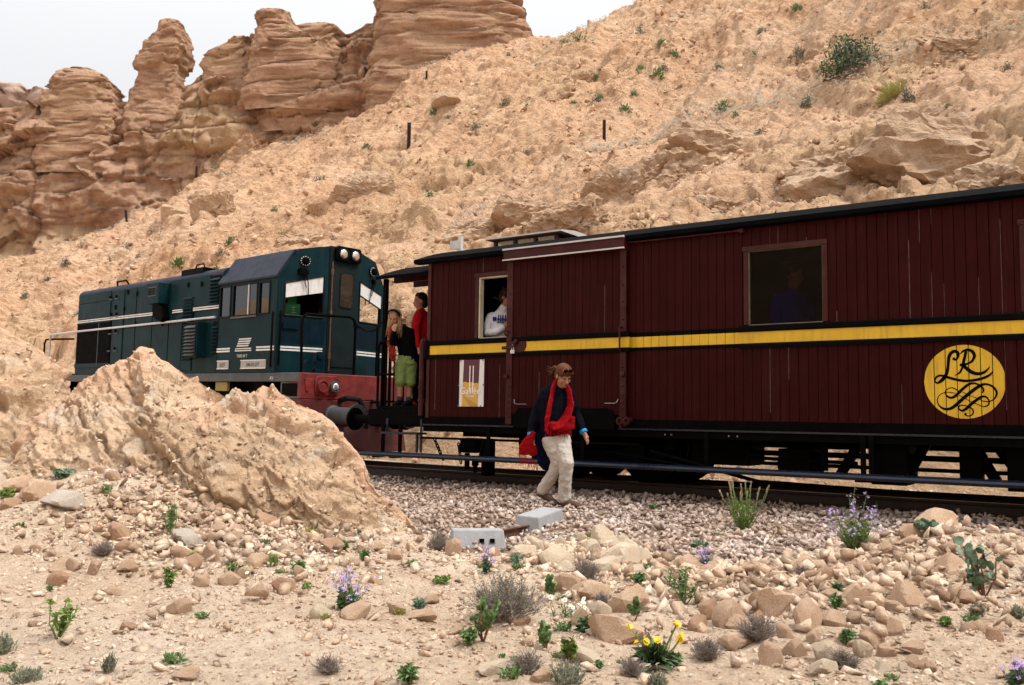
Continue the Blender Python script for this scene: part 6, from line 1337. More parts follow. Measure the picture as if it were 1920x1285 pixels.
def rock(x, y, w, h, mat, label, group, seed, z=None, dp=None, cat='rock'):
    r = random.Random(seed); o = bpy.data.objects.new('rock', RM[r.randrange(len(RM))]); col.objects.link(o)
    o.material_slots[0].link = 'OBJECT'; o.material_slots[0].material = MATS[mat]
    d = dp or w*r.uniform(.65, .95); hh = h*1.45; o.scale = (w*1.08, d, hh)
    zz_ = surf(x, y)[0] if z is None else z
    back = np.array((-.573, .815)); o.location = (x+back[0]*d*.35, y+back[1]*d*.35, zz_+h*.28)
    o.rotation_euler = (r.uniform(-.22, .22), r.uniform(-.22, .22), R(35)+r.choice((0, math.pi))+r.uniform(-.35, .35)); return tag(o, label, cat, group)
ROCKS = [
(3.93,-2.81,0.244,0.118,'t','large angular tan rock above the rubble heap crest',0,0.29),
(3.79,-3.04,0.155,0.125,'t','medium blocky tan rock left of the rubble heap crest',0,0.20),
(3.93,-2.93,0.192,0.118,'t','medium angular tan rock below the rubble heap crest',0,0.21),
(4.02,-2.84,0.125,0.074,'t','small angular tan rock right of the rubble heap crest',0,0.25),
(3.8,-3.11,0.181,0.074,'t','medium flat tan rock left of the rubble heap crest',0,0.17),
(3.69,-3.25,0.14,0.081,'t','small angular tan rock right of the big lilac-flowered plant',0,0.13),
(3.36,-3.97,0.179,0.126,'t','medium angular tan rock left of the big lilac-flowered plant',0,None),
(3.28,-4.25,0.134,0.096,'t','medium angular tan rock below the spiked green grass plant',0,None),
(3.11,-4.07,0.154,0.087,'p','medium angular pale cream rock right of the leafy sprig above the heap',0,None),
(4.2,-3.87,0.166,0.117,'t','medium angular tan rock left of the round-leaved plant at right',0,None),
(3.9,-3.95,0.169,0.05,'t','medium flat tan rock below the rubble heap crest',0,None),
(3.84,-4.72,0.172,0.117,'t','large angular tan rock below the big lilac-flowered plant',0,None),
(4.1,-4.64,0.18,0.115,'t','large angular tan rock left of the round-leaved plant at right',0,None),
(4.21,-4.45,0.089,0.075,'t','small blocky tan rock left of the round-leaved plant at right',0,None),
(3.96,-4.84,0.113,0.08,'r','medium angular reddish brown rock above the bottom edge of the heap',0,None),
(4.04,-4.77,0.102,0.054,'t','small angular tan rock left of the round-leaved plant at right',0,None),
(3.52,-5.01,0.225,0.148,'t','large angular tan rock right of the leafy sprig above the heap',0,None),
(3.76,-5.25,0.128,0.143,'t','medium blocky tan rock above the bottom edge of the heap',0,None),
(3.4,-5.34,0.163,0.137,'t','large blocky tan rock right of the leafy sprig above the heap',0,None),
(3.26,-5.27,0.095,0.103,'r','small blocky reddish brown rock right of the leafy sprig above the heap',0,None),
(3.3,-5.5,0.101,0.078,'r','small angular reddish brown rock below the leafy sprig above the heap',0,None),
(3.45,-5.37,0.119,0.068,'t','medium angular tan rock right of the leafy sprig above the heap',0,None),
(3.36,-4.88,0.12,0.086,'t','medium angular tan rock right of the yellow-flowered plant',0,None),
(3.56,-5.69,0.13,0.072,'t','medium angular tan rock left of the bottom edge of the heap',0,None),
(3.71,-5.44,0.087,0.054,'t','small angular tan rock left of the bottom edge of the heap',0,None),
(3.85,-5.17,0.118,0.077,'t','medium angular tan rock above the bottom edge of the heap',0,None),
(3.8,-5.9,0.102,0.093,'t','medium blocky tan rock left of the bottom edge of the heap',0,None),
(3.84,-5.73,0.105,0.078,'t','medium angular tan rock below the big lilac-flowered plant',0,None),
(3.98,-5.75,0.103,0.094,'p','medium blocky pale cream rock above the bottom edge of the heap',0,None),
(4.05,-6,0.113,0.054,'p','medium angular pale cream rock left of the bottom edge of the heap',0,None),
(4.09,-5.57,0.08,0.073,'p','small blocky pale cream rock above the bottom edge of the heap',0,None),
(4.07,-5.39,0.074,0.071,'t','small blocky tan rock above the bottom edge of the heap',0,None),
(4.16,-5.47,0.09,0.053,'t','small angular tan rock right of the bottom edge of the heap',0,None),
(4.12,-5.14,0.087,0.084,'t','small blocky tan rock below the rubble heap crest',0,None),
(4.25,-5.36,0.089,0.054,'t','small angular tan rock below the rubble heap crest',0,None),
(4.29,-5.59,0.053,0.053,'t','small blocky tan rock right of the bottom edge of the heap',0,None),
(4.33,-5.58,0.053,0.044,'t','small blocky tan rock below the round-leaved plant at right',0,None),
(4.38,-5.75,0.059,0.05,'t','small blocky tan rock below the big lilac-flowered plant',0,None),
(4.45,-4.88,0.077,0.047,'t','small angular tan rock below the round-leaved plant at right',0,None),
(4.53,-5.07,0.074,0.064,'r','small blocky reddish brown rock below the round-leaved plant at right',0,None),
(4.21,-5.75,0.058,0.041,'p','small angular pale cream rock right of the bottom edge of the heap',0,None),
(4.27,-5.71,0.043,0.034,'p','small angular pale cream rock below the round-leaved plant at right',0,None),
(2.91,-4.28,0.119,0.079,'p','small angular pale cream rock right of the leafy sprig above the heap',0,None),
(2.88,-4.38,0.098,0.079,'t','small angular tan rock right of the leafy sprig above the heap',0,None),
(2.65,-4.13,0.16,0.094,'t','medium angular tan rock above the leafy sprig above the heap',0,None),
(3.68,-4.27,0.104,0.079,'t','small angular tan rock below the big lilac-flowered plant',0,None),
(3.87,-4.46,0.087,0.064,'t','small angular tan rock left of the rubble heap crest',0,None),
(3.66,-4.53,0.088,0.065,'t','small angular tan rock above the bottom edge of the heap',0,None),
(3.13,-3.63,0.114,0.071,'p','small angular pale cream rock right of the spiked green grass plant',0,None),
(3.3,-3.41,0.108,0.072,'t','small angular tan rock left of the big lilac-flowered plant',0,None),
(3.64,-3.72,0.134,0.06,'t','medium flat tan rock below the big lilac-flowered plant',0,None),
(4.07,-3.76,0.076,0.051,'t','small angular tan rock just left of the round-leaved plant at right',0,None),
(3.5,-5.24,0.079,0.069,'r','small blocky reddish brown rock right of the yellow-flowered plant',0,None),
(3.5,-4.57,0.107,0.071,'t','small angular tan rock below the spiked green grass plant',0,None),
(3.96,-5.36,0.068,0.053,'t','small angular tan rock right of the spiked green grass plant',0,None),
(3.85,-5.46,0.073,0.048,'t','small angular tan rock right of the yellow-flowered plant',0,None),
(0.98,-4.51,0.116,0.123,'t','small blocky tan rock left of the loose concrete sleeper',1,None),
(1.24,-4.41,0.13,0.069,'r','small angular reddish brown rock right of the loose concrete sleeper',1,None),
(1.46,-4.17,0.162,0.108,'p','medium angular pale cream rock below the far sleeper block',1,None),
(1.48,-3.88,0.112,0.112,'p','small blocky pale cream rock below the far sleeper block',1,None),
(1.3,-3.25,0.122,0.105,'p','small blocky pale cream rock right of the far sleeper block',1,None),
(1.76,-3.67,0.216,0.168,'p','medium angular pale cream rock right of the far sleeper block',1,None),
(1.71,-3.27,0.118,0.101,'p','small blocky pale cream rock left of the leafy sprig above the heap',1,None),
(1.95,-3.65,0.15,0.079,'p','small angular pale cream rock left of the leafy sprig above the heap',1,None),
(1.8,-3.97,0.192,0.115,'p','medium angular pale cream rock above the white daisies',1,None),
(1.87,-4.52,0.234,0.135,'p','large angular pale cream rock below the far sleeper block',1,None),
(1.52,-4.43,0.2,0.089,'p','medium flat pale cream rock right of the loose concrete sleeper',1,None),
(2.27,-4.33,0.294,0.161,'p','large angular pale cream rock left of the leafy sprig above the heap',1,None),
(2.32,-4.1,0.137,0.122,'p','small blocky pale cream rock just left of the leafy sprig above the heap',1,None),
(2.25,-4.52,0.185,0.096,'p','medium angular pale cream rock right of the white daisies',1,None),
(2.58,-4.44,0.161,0.087,'p','medium angular pale cream rock left of the leafy sprig above the heap',1,None),
(2.28,-5.05,0.151,0.113,'t','medium angular tan rock above the white daisies',1,None),
(2.51,-5.18,0.229,0.102,'t','large flat tan rock right of the white daisies',1,None),
(2.83,-5.31,0.216,0.148,'t','large angular tan rock left of the leafy sprig above the heap',1,None),
(2.74,-5.47,0.117,0.095,'p','medium blocky pale cream rock right of the white daisies',1,None),
(2.72,-5.65,0.092,0.092,'t','small blocky tan rock right of the white daisies',1,None),
(3.07,-5.88,0.268,0.114,'t','large flat tan rock left of the yellow-flowered plant',1,None),
(3.08,-6.23,0.175,0.064,'p','large flat pale cream rock below the white daisies',1,None),
(2.11,-6.17,0.144,0.059,'t','medium flat tan rock right of the lilac sprig on the left bank',1,None),
(2.49,-5.87,0.113,0.048,'r','medium flat reddish brown rock below the grey twiggy bush',1,None),
(3.16,-6.68,0.087,0.049,'t','medium angular tan rock below the white daisies',1,None),
(2.02,-4.65,0.124,0.069,'p','small angular pale cream rock above the white daisies',1,None),
(2.93,-6.68,0.128,0.051,'p','large flat pale cream rock below the grey twiggy bush',1,None),
(2.46,-4.54,0.134,0.073,'p','medium angular pale cream rock above the yellow-flowered plant',1,None),
(1.42,-4.77,0.1,0.05,'t','small angular tan rock below the loose concrete sleeper',1,None),
(-0.65,-6.14,0.167,0.138,'r','medium blocky reddish brown rock above the leafy plant at bottom left',2,None),
(-0.34,-5.84,0.227,0.117,'g','large angular grey rock left of the ochre boulder face',2,None),
(-2.36,-5.27,0.153,0.074,'t','small angular tan rock left of the peaked rock mound',2,None),
(-2,-5.38,0.125,0.089,'r','small angular reddish brown rock below the peaked rock mound',2,None),
(-2.12,-5.99,0.252,0.177,'t','large angular tan rock left of the peaked rock mound',2,None),
(-2.75,-5.81,0.244,0.144,'t','medium angular tan rock left of the peaked rock mound',2,None),
(-2.12,-6.17,0.157,0.091,'r','small angular reddish brown rock above the leafy plant at bottom left',2,None),
(-0.64,-4.9,0.186,0.118,'r','medium angular reddish brown rock left of the ochre boulder face',2,None),
(-0.82,-5.15,0.117,0.071,'p','small angular pale cream rock left of the ochre boulder face',2,None),
(-0.56,-5.39,0.135,0.087,'t','small angular tan rock left of the ochre boulder face',2,None),
(-0.16,-5.55,0.127,0.12,'t','small blocky tan rock left of the ochre boulder face',2,None),
(-0.52,-5.52,0.109,0.066,'r','small angular reddish brown rock left of the ochre boulder face',2,None),
(0.19,-6.01,0.116,0.116,'t','small blocky tan rock left of the lilac sprig on the left bank',2,None),
(0.27,-6.2,0.125,0.089,'r','small angular reddish brown rock right of the leafy plant at bottom left',2,None),
(-0.01,-6.09,0.13,0.076,'r','small angular reddish brown rock left of the lilac sprig on the left bank',2,None),
(0.48,-5.88,0.128,0.101,'t','small angular tan rock below the ochre boulder face',2,None),
(0.73,-6.47,0.096,0.063,'t','small angular tan rock right of the leafy plant at bottom left',2,None),
(1.17,-6.25,0.118,0.08,'r','medium angular reddish brown rock left of the lilac sprig on the left bank',2,None),
(-0.21,-6.76,0.14,0.07,'t','medium angular tan rock above the leafy plant at bottom left',2,None),
(0.02,-6.69,0.088,0.084,'t','small blocky tan rock above the leafy plant at bottom left',2,None),
(0.37,-5.14,0.166,0.102,'r','medium angular reddish brown rock above the lilac sprig on the left bank',2,None),
(1.09,-6.86,0.134,0.086,'t','medium angular tan rock right of the leafy plant at bottom left',2,None),
(1.74,-6.51,0.105,0.066,'p','medium angular pale cream rock left of the lilac sprig on the left bank',2,None),
(1.89,-6.43,0.144,0.07,'t','medium angular tan rock below the lilac sprig on the left bank',2,None),
(1.18,-7.19,0.08,0.042,'r','small angular reddish brown rock left of the loose concrete sleeper',2,None),
(2.06,-7.5,0.102,0.037,'t','medium flat tan rock right of the leafy plant at bottom left',2,None),
(-1.7,-6,0.341,0.146,'g','large flat grey rock left of the peaked rock mound',2,None),
(-0.52,-5.26,0.104,0.072,'t','small angular tan rock left of the lilac sprig on the left bank',2,None),
(0.64,-6.1,0.09,0.064,'t','small angular tan rock below the peaked rock mound',2,None),
(-0.8,-5.62,0.11,0.063,'t','small angular tan rock left of the loose concrete sleeper',2,None),
(-0.92,-5.76,0.078,0.055,'t','small angular tan rock left of the grey twiggy bush',2,None),
(0.77,-7.41,0.06,0.03,'t','small angular tan rock left of the leafy plant at bottom left',2,None),
(0.53,-6.88,0.086,0.04,'t','small flat tan rock right of the leafy plant at bottom left',2,None),
(0.25,-5.46,0.117,0.095,'t','small blocky tan rock below the ochre boulder face',2,None),
(0.87,-5.87,0.084,0.065,'t','small angular tan rock left of the far sleeper block',2,None),
(1.36,-5.73,0.1,0.056,'t','small angular tan rock right of the lilac sprig on the left bank',2,None),
(0.94,-5.09,0.1,0.072,'t','small angular tan rock right of the ochre boulder face',2,None),
(1.86,-5.8,0.088,0.053,'t','small angular tan rock left of the white daisies',1,None),
(1.91,-6.13,0.094,0.061,'t','small angular tan rock left of the far sleeper block',2,None),
(2.36,-6.22,0.082,0.036,'t','small flat tan rock left of the grey twiggy bush',1,None)]
RG = ['rubble heap rocks at right', 'pale boulders beside the ballast', 'stones on the left bank']; RMAT = {'t': 'tan_stone', 'p': 'pale_stone', 'r': 'red_stone', 'g': 'grey_stone'}
for k, (x, y, w, h, m_, lab, gi, z) in enumerate(ROCKS): rock(x, y, w, h, RMAT[m_], lab, RG[gi], k, z)
rr_ = random.Random(77)
for k in range(95):   # smaller stones strewn between the named ones
    zone = rr_.random()
    if zone < .5: x, y, lab, gi = rr_.gauss(3.25, .55), rr_.gauss(-4.1, .55), 'small loose tan stone among the bigger rocks of the right heap', 0
    elif zone < .62: x, y, lab, gi = rr_.gauss(1.9, .4), rr_.gauss(-4.2, .3), 'small loose pale stone among the cream boulders', 1
    else: x, y, lab, gi = rr_.gauss(-.6, .9), rr_.gauss(-5.7, .7), 'small loose brownish stone strewn over the left bank', 2
    if (x-CAM.x)**2+(y-CAM.y)**2 < 3.4**2: continue
    s_ = rr_.uniform(.05, .10); rock(x, y, s_*1.2, s_*.8, rr_.choice((['tan_stone', 'tan_stone', 'red_stone'], ['pale_stone', 'tan_stone'], ['red_stone', 'tan_stone', 'tan_stone'])[gi]), lab, RG[gi], 500+k)
# boulders lying on the hillside
_hd = HILLP[:, :475].reshape(-1, 3)-np.array(CAM); _hd = _hd/np.linalg.norm(_hd, axis=1, keepdims=True)
def hill_spot(x, y):
    p = np.array((x, y, .8*(y-4.5)))-np.array(CAM); p /= np.linalg.norm(p); return HILLP[:, :475].reshape(-1, 3)[int(np.argmax(_hd@p))]
for k, (x, y, w, h, lab) in enumerate([(-38.5, 19.6, 2.6, 1.5, 'big pale boulder on the left slope above the engine hood'), (-36.5, 15.5, 2.2, 1.3, 'reddish boulder half buried above the engine hood'), (-24.0, 16.8, 1.8, 1.0, 'smooth tan boulder in the middle of the slope over the cab'), (-22.3, 20.2, 1.9, 1.0, 'flat pale boulder beside the tall rusty post'), (-25.3, 27.2, 2.4, 1.0, 'long tan boulder near the hill edge below the butte'), (-15.6, 24.0, 1.6, .7, 'flat reddish slab high on the middle slope'), (-11.0, 18.0, 1.2, .4, 'flat slab at the foot of the short rusty post'), (-12.5, 34.5, 1.5, .9, 'brown boulder near the skyline at the top of the slope'), (-4.3, 22.5, 1.1, .8, 'brown boulder right of the large dark shrub'), (-33.5, 14.2, 1.6, 1.0, 'tan boulder on the slope just above the engine hood top')]):
    p = hill_spot(x, y); o = bpy.data.objects.new('boulder', RM[(k*5+1) % 16]); col.objects.link(o); o.material_slots[0].link = 'OBJECT'; o.material_slots[0].material = MATS['face_rock']
    o.scale = (w*.8, w*.6, h*.8); o.location = p+np.array((0, .12, -.12))*h; o.rotation_euler = (.3, .1*k % .4, R(30)+k); tag(o, lab, 'boulder')
FACES = [
(1.54,14.25,5.00,2.63,'broad cracked rock face above the carriage roof at the right edge'),
(-0.55,13.49,3.64,1.89,'sloping smooth rock face above the large carriage window'),
(2.66,12.35,2.36,1.18,'blocky rock face just over the roof at the far right'),
(0.04,15.67,2.59,1.30,'rounded rock brow below the yellow-green tussock'),
(-1.80,12.72,2.43,0.81,'low rock rib touching the roof line above the dark window'),
(-5.68,16.87,3.23,1.36,'flat-topped rock ledge in the middle of the lower slope'),
(-3.21,14.43,2.23,1.34,'cracked rock block right of the flat-topped ledge'),
(-6.69,14.91,2.94,1.79,'overhanging rock face with a pale top ledge above the door rail'),
(-8.05,14.37,2.14,1.65,'ochre rock knuckle left of the overhanging face'),
(-9.05,13.19,2.11,1.13,'rock outcrop directly above the roof lantern'),
(-11.21,14.03,1.91,1.22,'rock outcrop left of the lantern outcrop'),
(-12.72,13.44,1.93,0.88,'low rock outcrop above the carriage end window'),
(-4.30,12.89,2.16,0.87,'low cracked rock just above the carriage roof edge'),
(-22.49,18.04,2.80,1.40,'red-brown rock shelf in the middle of the left slope'),
(-34.25,18.85,1.94,1.67,'dark tan rock step above the engine hood'),
(-22.41,14.45,1.93,0.86,'pale rock hump above the engine cab'),
(-44.27,28.21,2.89,2.17,'rock bluff at the foot of the cliff'),
(-12.65,31.00,2.41,0.70,'rough rock band near the top of the slope'),
(-15.85,25.46,2.00,1.00,'rough rock patch under the skyline'),
(0.49,20.84,2.04,0.68,'rough rock band at the upper right of the slope'),
]

FM = [rock_mesh(40+k, 5, True) for k in range(5)]
for k, (x, y, w, h, lab) in enumerate(FACES):
    p = hill_spot(x, y); o = bpy.data.objects.new('rock_outcrop', FM[k % 5]); col.objects.link(o); o.material_slots[0].link = 'OBJECT'; o.material_slots[0].material = MATS['face_rock']
    r = random.Random(k); o.scale = (w*1.25, w*.62, h*(1.5 if k else 1.25)); o.location = p+np.array((0, .62, -.78))*w*(.13 if k else .17); o.rotation_euler = (R(38)+r.uniform(-.15, .15), r.uniform(-.25, .25), R(28)+r.uniform(-.3, .3)); tag(o, lab, 'rock outcrop')
# ---------------------------------------------------------------- twin block concrete sleeper lying loose
slp = empty('railway_sleeper', (.5, -3.3, 0), 'loose twin-block concrete sleeper with a rusty tie bar lying by the ballast', 'railway sleeper')
def cblock(c, yaw, L, wid, h, roll, holes):
    m = MB(); t = .74
    v = [(-L/2, -wid/2, 0), (L/2, -wid/2, 0), (L/2, wid/2, 0), (-L/2, wid/2, 0), (-L/2*.96, -wid/2*t, h), (L/2*.9, -wid/2*t, h), (L/2*.9, wid/2*t, h), (-L/2*.96, wid/2*t, h)]
    m.add(v, [(0, 3, 2, 1), (4, 5, 6, 7), (0, 1, 5, 4), (1, 2, 6, 5), (2, 3, 7, 6), (3, 0, 4, 7)])
    o = m.build('concrete_block', 'concrete', slp, bev=.012); o.location = Vector(c)-slp.location; o.rotation_euler = (R(roll), 0, R(yaw))
    for x in holes:
        q = MB(); q.box(x-.018, x+.018, -wid/2*.90-.006, -wid/2*.86, h*.42, h*.42+.028); q.box(x-.024, x+.024, -wid/2*.93-.004, -wid/2*.9, h*.40, h*.42-.004)
        q.build('bolt_hole', 'black_iron', o)
    return o
z1, z2 = surf(.80, -3.98)[0], surf(.22, -2.35)[0]
cblock((.86, -4.06, z1-.015), 42, .42, .30, .165, -4, (.02, .10)); cblock((.50, -2.64, z2-.015), 107, .86, .28, .19, 3, (-.30,))
m = MB(); a, b = Vector((.82, -3.86, z1+.10)), Vector((.62, -3.04, z2+.09)); d = (b-a).normalized(); s = d.cross(Vector((0, 0, 1))).normalized()
for off, up in ((s*.0, .0),): m.add([a+s*.035, a-s*.004, b-s*.004, b+s*.035, a+s*.035+Vector((0, 0, .008)), a-s*.004+Vector((0, 0, .008)), b-s*.004+Vector((0, 0, .008)), b+s*.035+Vector((0, 0, .008))], [(0, 1, 2, 3), (7, 6, 5, 4), (0, 4, 5, 1), (1, 5, 6, 2), (2, 6, 7, 3), (3, 7, 4, 0)])
m.add([a, a+s*.008, b+s*.008, b, a-Vector((0, 0, .07)), a+s*.008-Vector((0, 0, .07)), b+s*.008-Vector((0, 0, .07)), b-Vector((0, 0, .07))], [(3, 2, 1, 0), (4, 5, 6, 7), (0, 1, 5, 4), (1, 2, 6, 5), (2, 3, 7, 6), (3, 0, 4, 7)])
m.build('tie_bar', 'rust', slp, org=slp.location)
print('stones', time.time()-T0)
# ---------------------------------------------------------------- plants
def leafmat(name, c, var=.35):
    m, t, b = newmat(name); v = coord(t, world=True); n1 = noise(t, v, 22, 3); oi = nd(t, 'ShaderNodeObjectInfo')
    t.links.new(ramp(t, n1, [(.3, tuple(x*(1-var) for x in c)), (.7, tuple(x*(1+var) for x in c))]), b.inputs['Base Color']); b.inputs['Roughness'].default_value = .55; b.inputs['Specular IOR Level'].default_value = .3
    b.inputs['Subsurface Weight'].default_value = 0.0; return m
leafmat('leaf_green', (.115, .19, .065)); leafmat('leaf_bright', (.165, .25, .06)); leafmat('leaf_blue', (.115, .19, .12)); leafmat('leaf_dark', (.055, .10, .04)); leafmat('leaf_grey', (.20, .21, .145)); leafmat('leaf_yellow', (.26, .25, .05)); leafmat('leaf_shrub', (.05, .075, .032))
leafmat('twig_grey', (.20, .165, .14)); leafmat('stem_red', (.17, .075, .045)); leafmat('stem_green', (.14, .19, .06)); leafmat('lilac', (.40, .27, .55), .3); leafmat('petal_white', (.72, .72, .68), .1); leafmat('petal_yellow', (.75, .50, .02), .15); leafmat('spike_pale', (.46, .38, .24), .2); leafmat('tussock', (.36, .34, .11))
class PL:
    """collects leaves and stems as triangles and quads for one plant"""
    def __init__(s, seed): s.r = random.Random(seed); s.g = {}
    def mb(s, k): return s.g.setdefault(k, MB())
    def leaf(s, k, p, d, L, w, droop=.3, up=None, fold=.25):
        p = Vector(p); d = Vector(d).normalized(); u = up or Vector((s.r.uniform(-1, 1), s.r.uniform(-1, 1), s.r.uniform(.2, 1))); sd = d.cross(u)
        if sd.length < .1: sd = d.cross(Vector((1, .3, 0)))
        sd.normalize(); nn = sd.cross(d)
        a = p+d*L*.45-nn*L*fold*.12; t = p+d*L-Vector((0, 0, 1))*L*droop
        s.mb(k).add([p, a+sd*w*.5+nn*w*fold, a, a-sd*w*.5+nn*w*fold, t], [(0, 1, 2), (0, 2, 3), (1, 4, 2), (2, 4, 3)])
    def round(s, k, p, d, rad):
        p = Vector(p); d = Vector(d).normalized(); u = Vector((s.r.uniform(-1, 1), s.r.uniform(-1, 1), s.r.uniform(0, 1))); e1 = d.cross(u).normalized(); c = p+d*rad; n = 7
        s.mb(k).add([c-e1.cross(d)*rad*.18]+[c+d*rad*math.cos(6.283*i/n+math.pi)+e1*rad*.92*math.sin(6.283*i/n+math.pi) for i in range(n)], [(0, 1+i, 1+(i+1) % n) for i in range(n)])
    def stem(s, k, p0, p1, r0, r1, bend=.12):
        p0, p1 = Vector(p0), Vector(p1); L = (p1-p0).length; mid = p0.lerp(p1, .5)+Vector((s.r.uniform(-1, 1), s.r.uniform(-1, 1), s.r.uniform(-.2, .5)))*L*bend
        s.mb(k).tube([p0, mid, p1], 0, 4, rs=[r0, (r0+r1)/2, r1], caps=False); return mid
    def flower(s, k, p, rad, n=4, k2=None):
        p = Vector(p); ax = Vector((s.r.uniform(-.7, .7), s.r.uniform(-.9, .3), s.r.uniform(.3, 1))).normalized(); e1 = ax.orthogonal().normalized(); e2 = ax.cross(e1)
        for i in range(n):
            a = 6.283*i/n+s.r.random(); d = e1*math.cos(a)+e2*math.sin(a); sd = ax.cross(d)
            s.mb(k).add([p, p+d*rad*.7+sd*rad*.38+ax*rad*.15, p+d*rad+ax*rad*.1, p+d*rad*.7-sd*rad*.38+ax*rad*.15], [(0, 1, 2, 3)])
        if k2: ell(s.mb(k2), p+ax*rad*.12, (rad*.3,)*3, None, 6, 4)
    def build(s, root, names):
        for k, mb in s.g.items(): mb.build(names.get(k, (k, k))[0], names.get(k, (k, k))[1], root, recalc=False)['kind'] = 'stuff'
def up_dir(r, spread): a = r.uniform(0, 6.283); t = r.random()**.7*spread; return Vector((math.sin(t)*math.cos(a), math.sin(t)*math.sin(a), math.cos(t)))
def grow(t, h, w, seed):
    """returns the plant's geometry and the (part name, material) of each bunch, base at the origin"""
    p = PL(seed); r = p.r; H, Wd = h, w/2
    if t == 'spike':
        for k in range(46):
            d = up_dir(r, .55); L = H*r.uniform(.45, .75); e = Vector((d.x*Wd*1.3, d.y*Wd*1.3, d.z*L)); p.stem('stem', (d.x*.02, d.y*.02, 0), e, .004, .002)
            for j in range(12): q = Vector((0, 0, 0)).lerp(e, r.uniform(.15, 1)); p.leaf('foliage', q, up_dir(r, 1.0), r.uniform(.03, .055), .008, .1)
        for k in range(15):
            a = r.uniform(-1, 1); e = Vector((a*Wd, r.uniform(-.4, .4)*Wd, H*r.uniform(.78, 1.04))); p.stem('stem', (a*.04, 0, 0), e, .0045, .003, .06)
            for j in range(26):
                f = r.uniform(.45, .9); q = Vector((a*.04, 0, 0)).lerp(e, f); p.leaf('foliage', q, up_dir(r, .5), .022, .008, 0)
            for j in range(26): q = Vector((a*.04, 0, 0)).lerp(e, r.uniform(.84, 1.0)); p.leaf('seed_head', q, up_dir(r, .45), .026, .011, 0)
        return p, {'stem': ('stem', 'stem_green'), 'foliage': ('foliage', 'leaf_bright'), 'seed_head': ('seed_head', 'spike_pale')}
    if t == 'stock':
        n = int(22+500*Wd)
        for k in range(max(5, int(n*.35))):
            d = up_dir(r, .8); e = Vector((d.x*Wd*.65, d.y*Wd*.65, H*.5*r.uniform(.4, 1))); p.stem('stem', (0, 0, 0), e, .004, .0025)
            for j in range(15): q = Vector((0, 0, 0)).lerp(e, r.uniform(.2, 1.05)); p.leaf('foliage', q, up_dir(r, 1.5), r.uniform(.022, .042), r.uniform(.014, .026), .25)
        for k in range(max(5, int(n*.26))):
            d = up_dir(r, .95); e = Vector((d.x*Wd*1.1, d.y*Wd*1.1, H*r.uniform(.55, 1.02)*max(.6, d.z))); b_ = e*.35; p.stem('stem', (0, 0, 0), b_, .003, .002); m_ = p.stem('stem', b_, e, .002, .0012)
            for j in range(r.randint(3, 6)): q = m_.lerp(e, r.uniform(.2, 1.05))+Vector((r.uniform(-1, 1), r.uniform(-1, 1), r.uniform(-.5, 1)))*.022; p.flower('flower', q, r.uniform(.008, .012), 4)
            for j in range(4): q = b_.lerp(e, r.random()); p.stem('stem', q, q+up_dir(r, 1.0)*.03, .0009, .0006)
        return p, {'stem': ('stem', 'stem_green'), 'foliage': ('foliage', 'leaf_blue' if seed % 2 else 'leaf_green'), 'flower': ('flower', 'lilac')}
    if t in ('sprig', 'broad'):
        for k in range(5 if t == 'broad' else 9):
            d = up_dir(r, .6); e = Vector((d.x*Wd*1.5, d.y*Wd*1.5, H*r.uniform(.6, 1)*max(.5, d.z))); p.stem('stem', (d.x*.01, d.y*.01, 0), e, .0042, .002)
            for j in range(22 if t == 'broad' else 26):
                q = Vector((0, 0, 0)).lerp(e, r.uniform(.42 if t == 'broad' else .25, 1.05))
                if t == 'broad': p.round('foliage', q, up_dir(r, 1.3), r.uniform(.009, .018))
                else: p.leaf('foliage', q, up_dir(r, 1.4), r.uniform(.022, .042), r.uniform(.010, .018), .3)
        return p, {'stem': ('stem', 'stem_red' if t == 'broad' else 'stem_green'), 'foliage': ('foliage', 'leaf_green' if seed % 3 else 'leaf_bright')}
    if t == 'round':
        for k in range(8):
            d = up_dir(r, .7); e = Vector((d.x*Wd*1.3-.12*k/8, d.y*Wd*1.2, H*r.uniform(.35, 1)*max(.5, d.z))); p.stem('stem', (0, 0, 0), e, .005, .003)
            for j in range(8): q = Vector((0, 0, 0)).lerp(e, r.uniform(.3, 1.05)); p.round('foliage', q, up_dir(r, 1.4), r.uniform(.018, .030))
        return p, {'stem': ('stem', 'stem_red'), 'foliage': ('foliage', 'leaf_blue')}
    if t == 'twig':
        big = Wd > .15
        for k in range(int(60+900*Wd)):
            d = up_dir(r, 1.25); rr = r.uniform(.5, 1.02); e = Vector((d.x*Wd*rr*1.1, d.y*Wd*rr*1.0, max(.01, d.z*H*rr))); b_ = Vector((e.x*.35, e.y*.35, e.z*.15)); m_ = p.stem('twig', b_, e, .0022, .0008, .2)
            for j in range(5): q = m_.lerp(e, r.random()); p.stem('twig', q, q+(up_dir(r, 1.4)+Vector((d.x, d.y, 0))*.4)*r.uniform(.015, .05), .0011, .0005)
            if big and r.random() < .75:
                for j in range(9): q = m_.lerp(e, r.uniform(.2, 1.1)); p.leaf('foliage', q, up_dir(r, 1.5), r.uniform(.008, .016), .006, .0)
        return p, {'twig': ('twig', 'twig_grey'), 'foliage': ('foliage', 'leaf_grey')}
    if t == 'yellow':
        for k in range(70):
            d = up_dir(r, 1.45); d.z = max(.1, d.z); L = r.uniform(.55, 1.05)*Wd*1.15; p.leaf('foliage', (d.x*.01, d.y*.01, .01+.25*H*r.random()), d, L, L*.36, .28)
        for k in range(9):
            a = r.uniform(-1, 1); e = Vector((a*Wd*1.1, r.uniform(-.6, .3)*Wd, H*r.uniform(.55, 1.03))); p.stem('stem', (a*.02, 0, .03), e, .003, .002, .15); p.flower('flower', e, r.uniform(.015, .021), 11)
            p.flower('flower', e+Vector((0, 0, .004)), .014, 8)
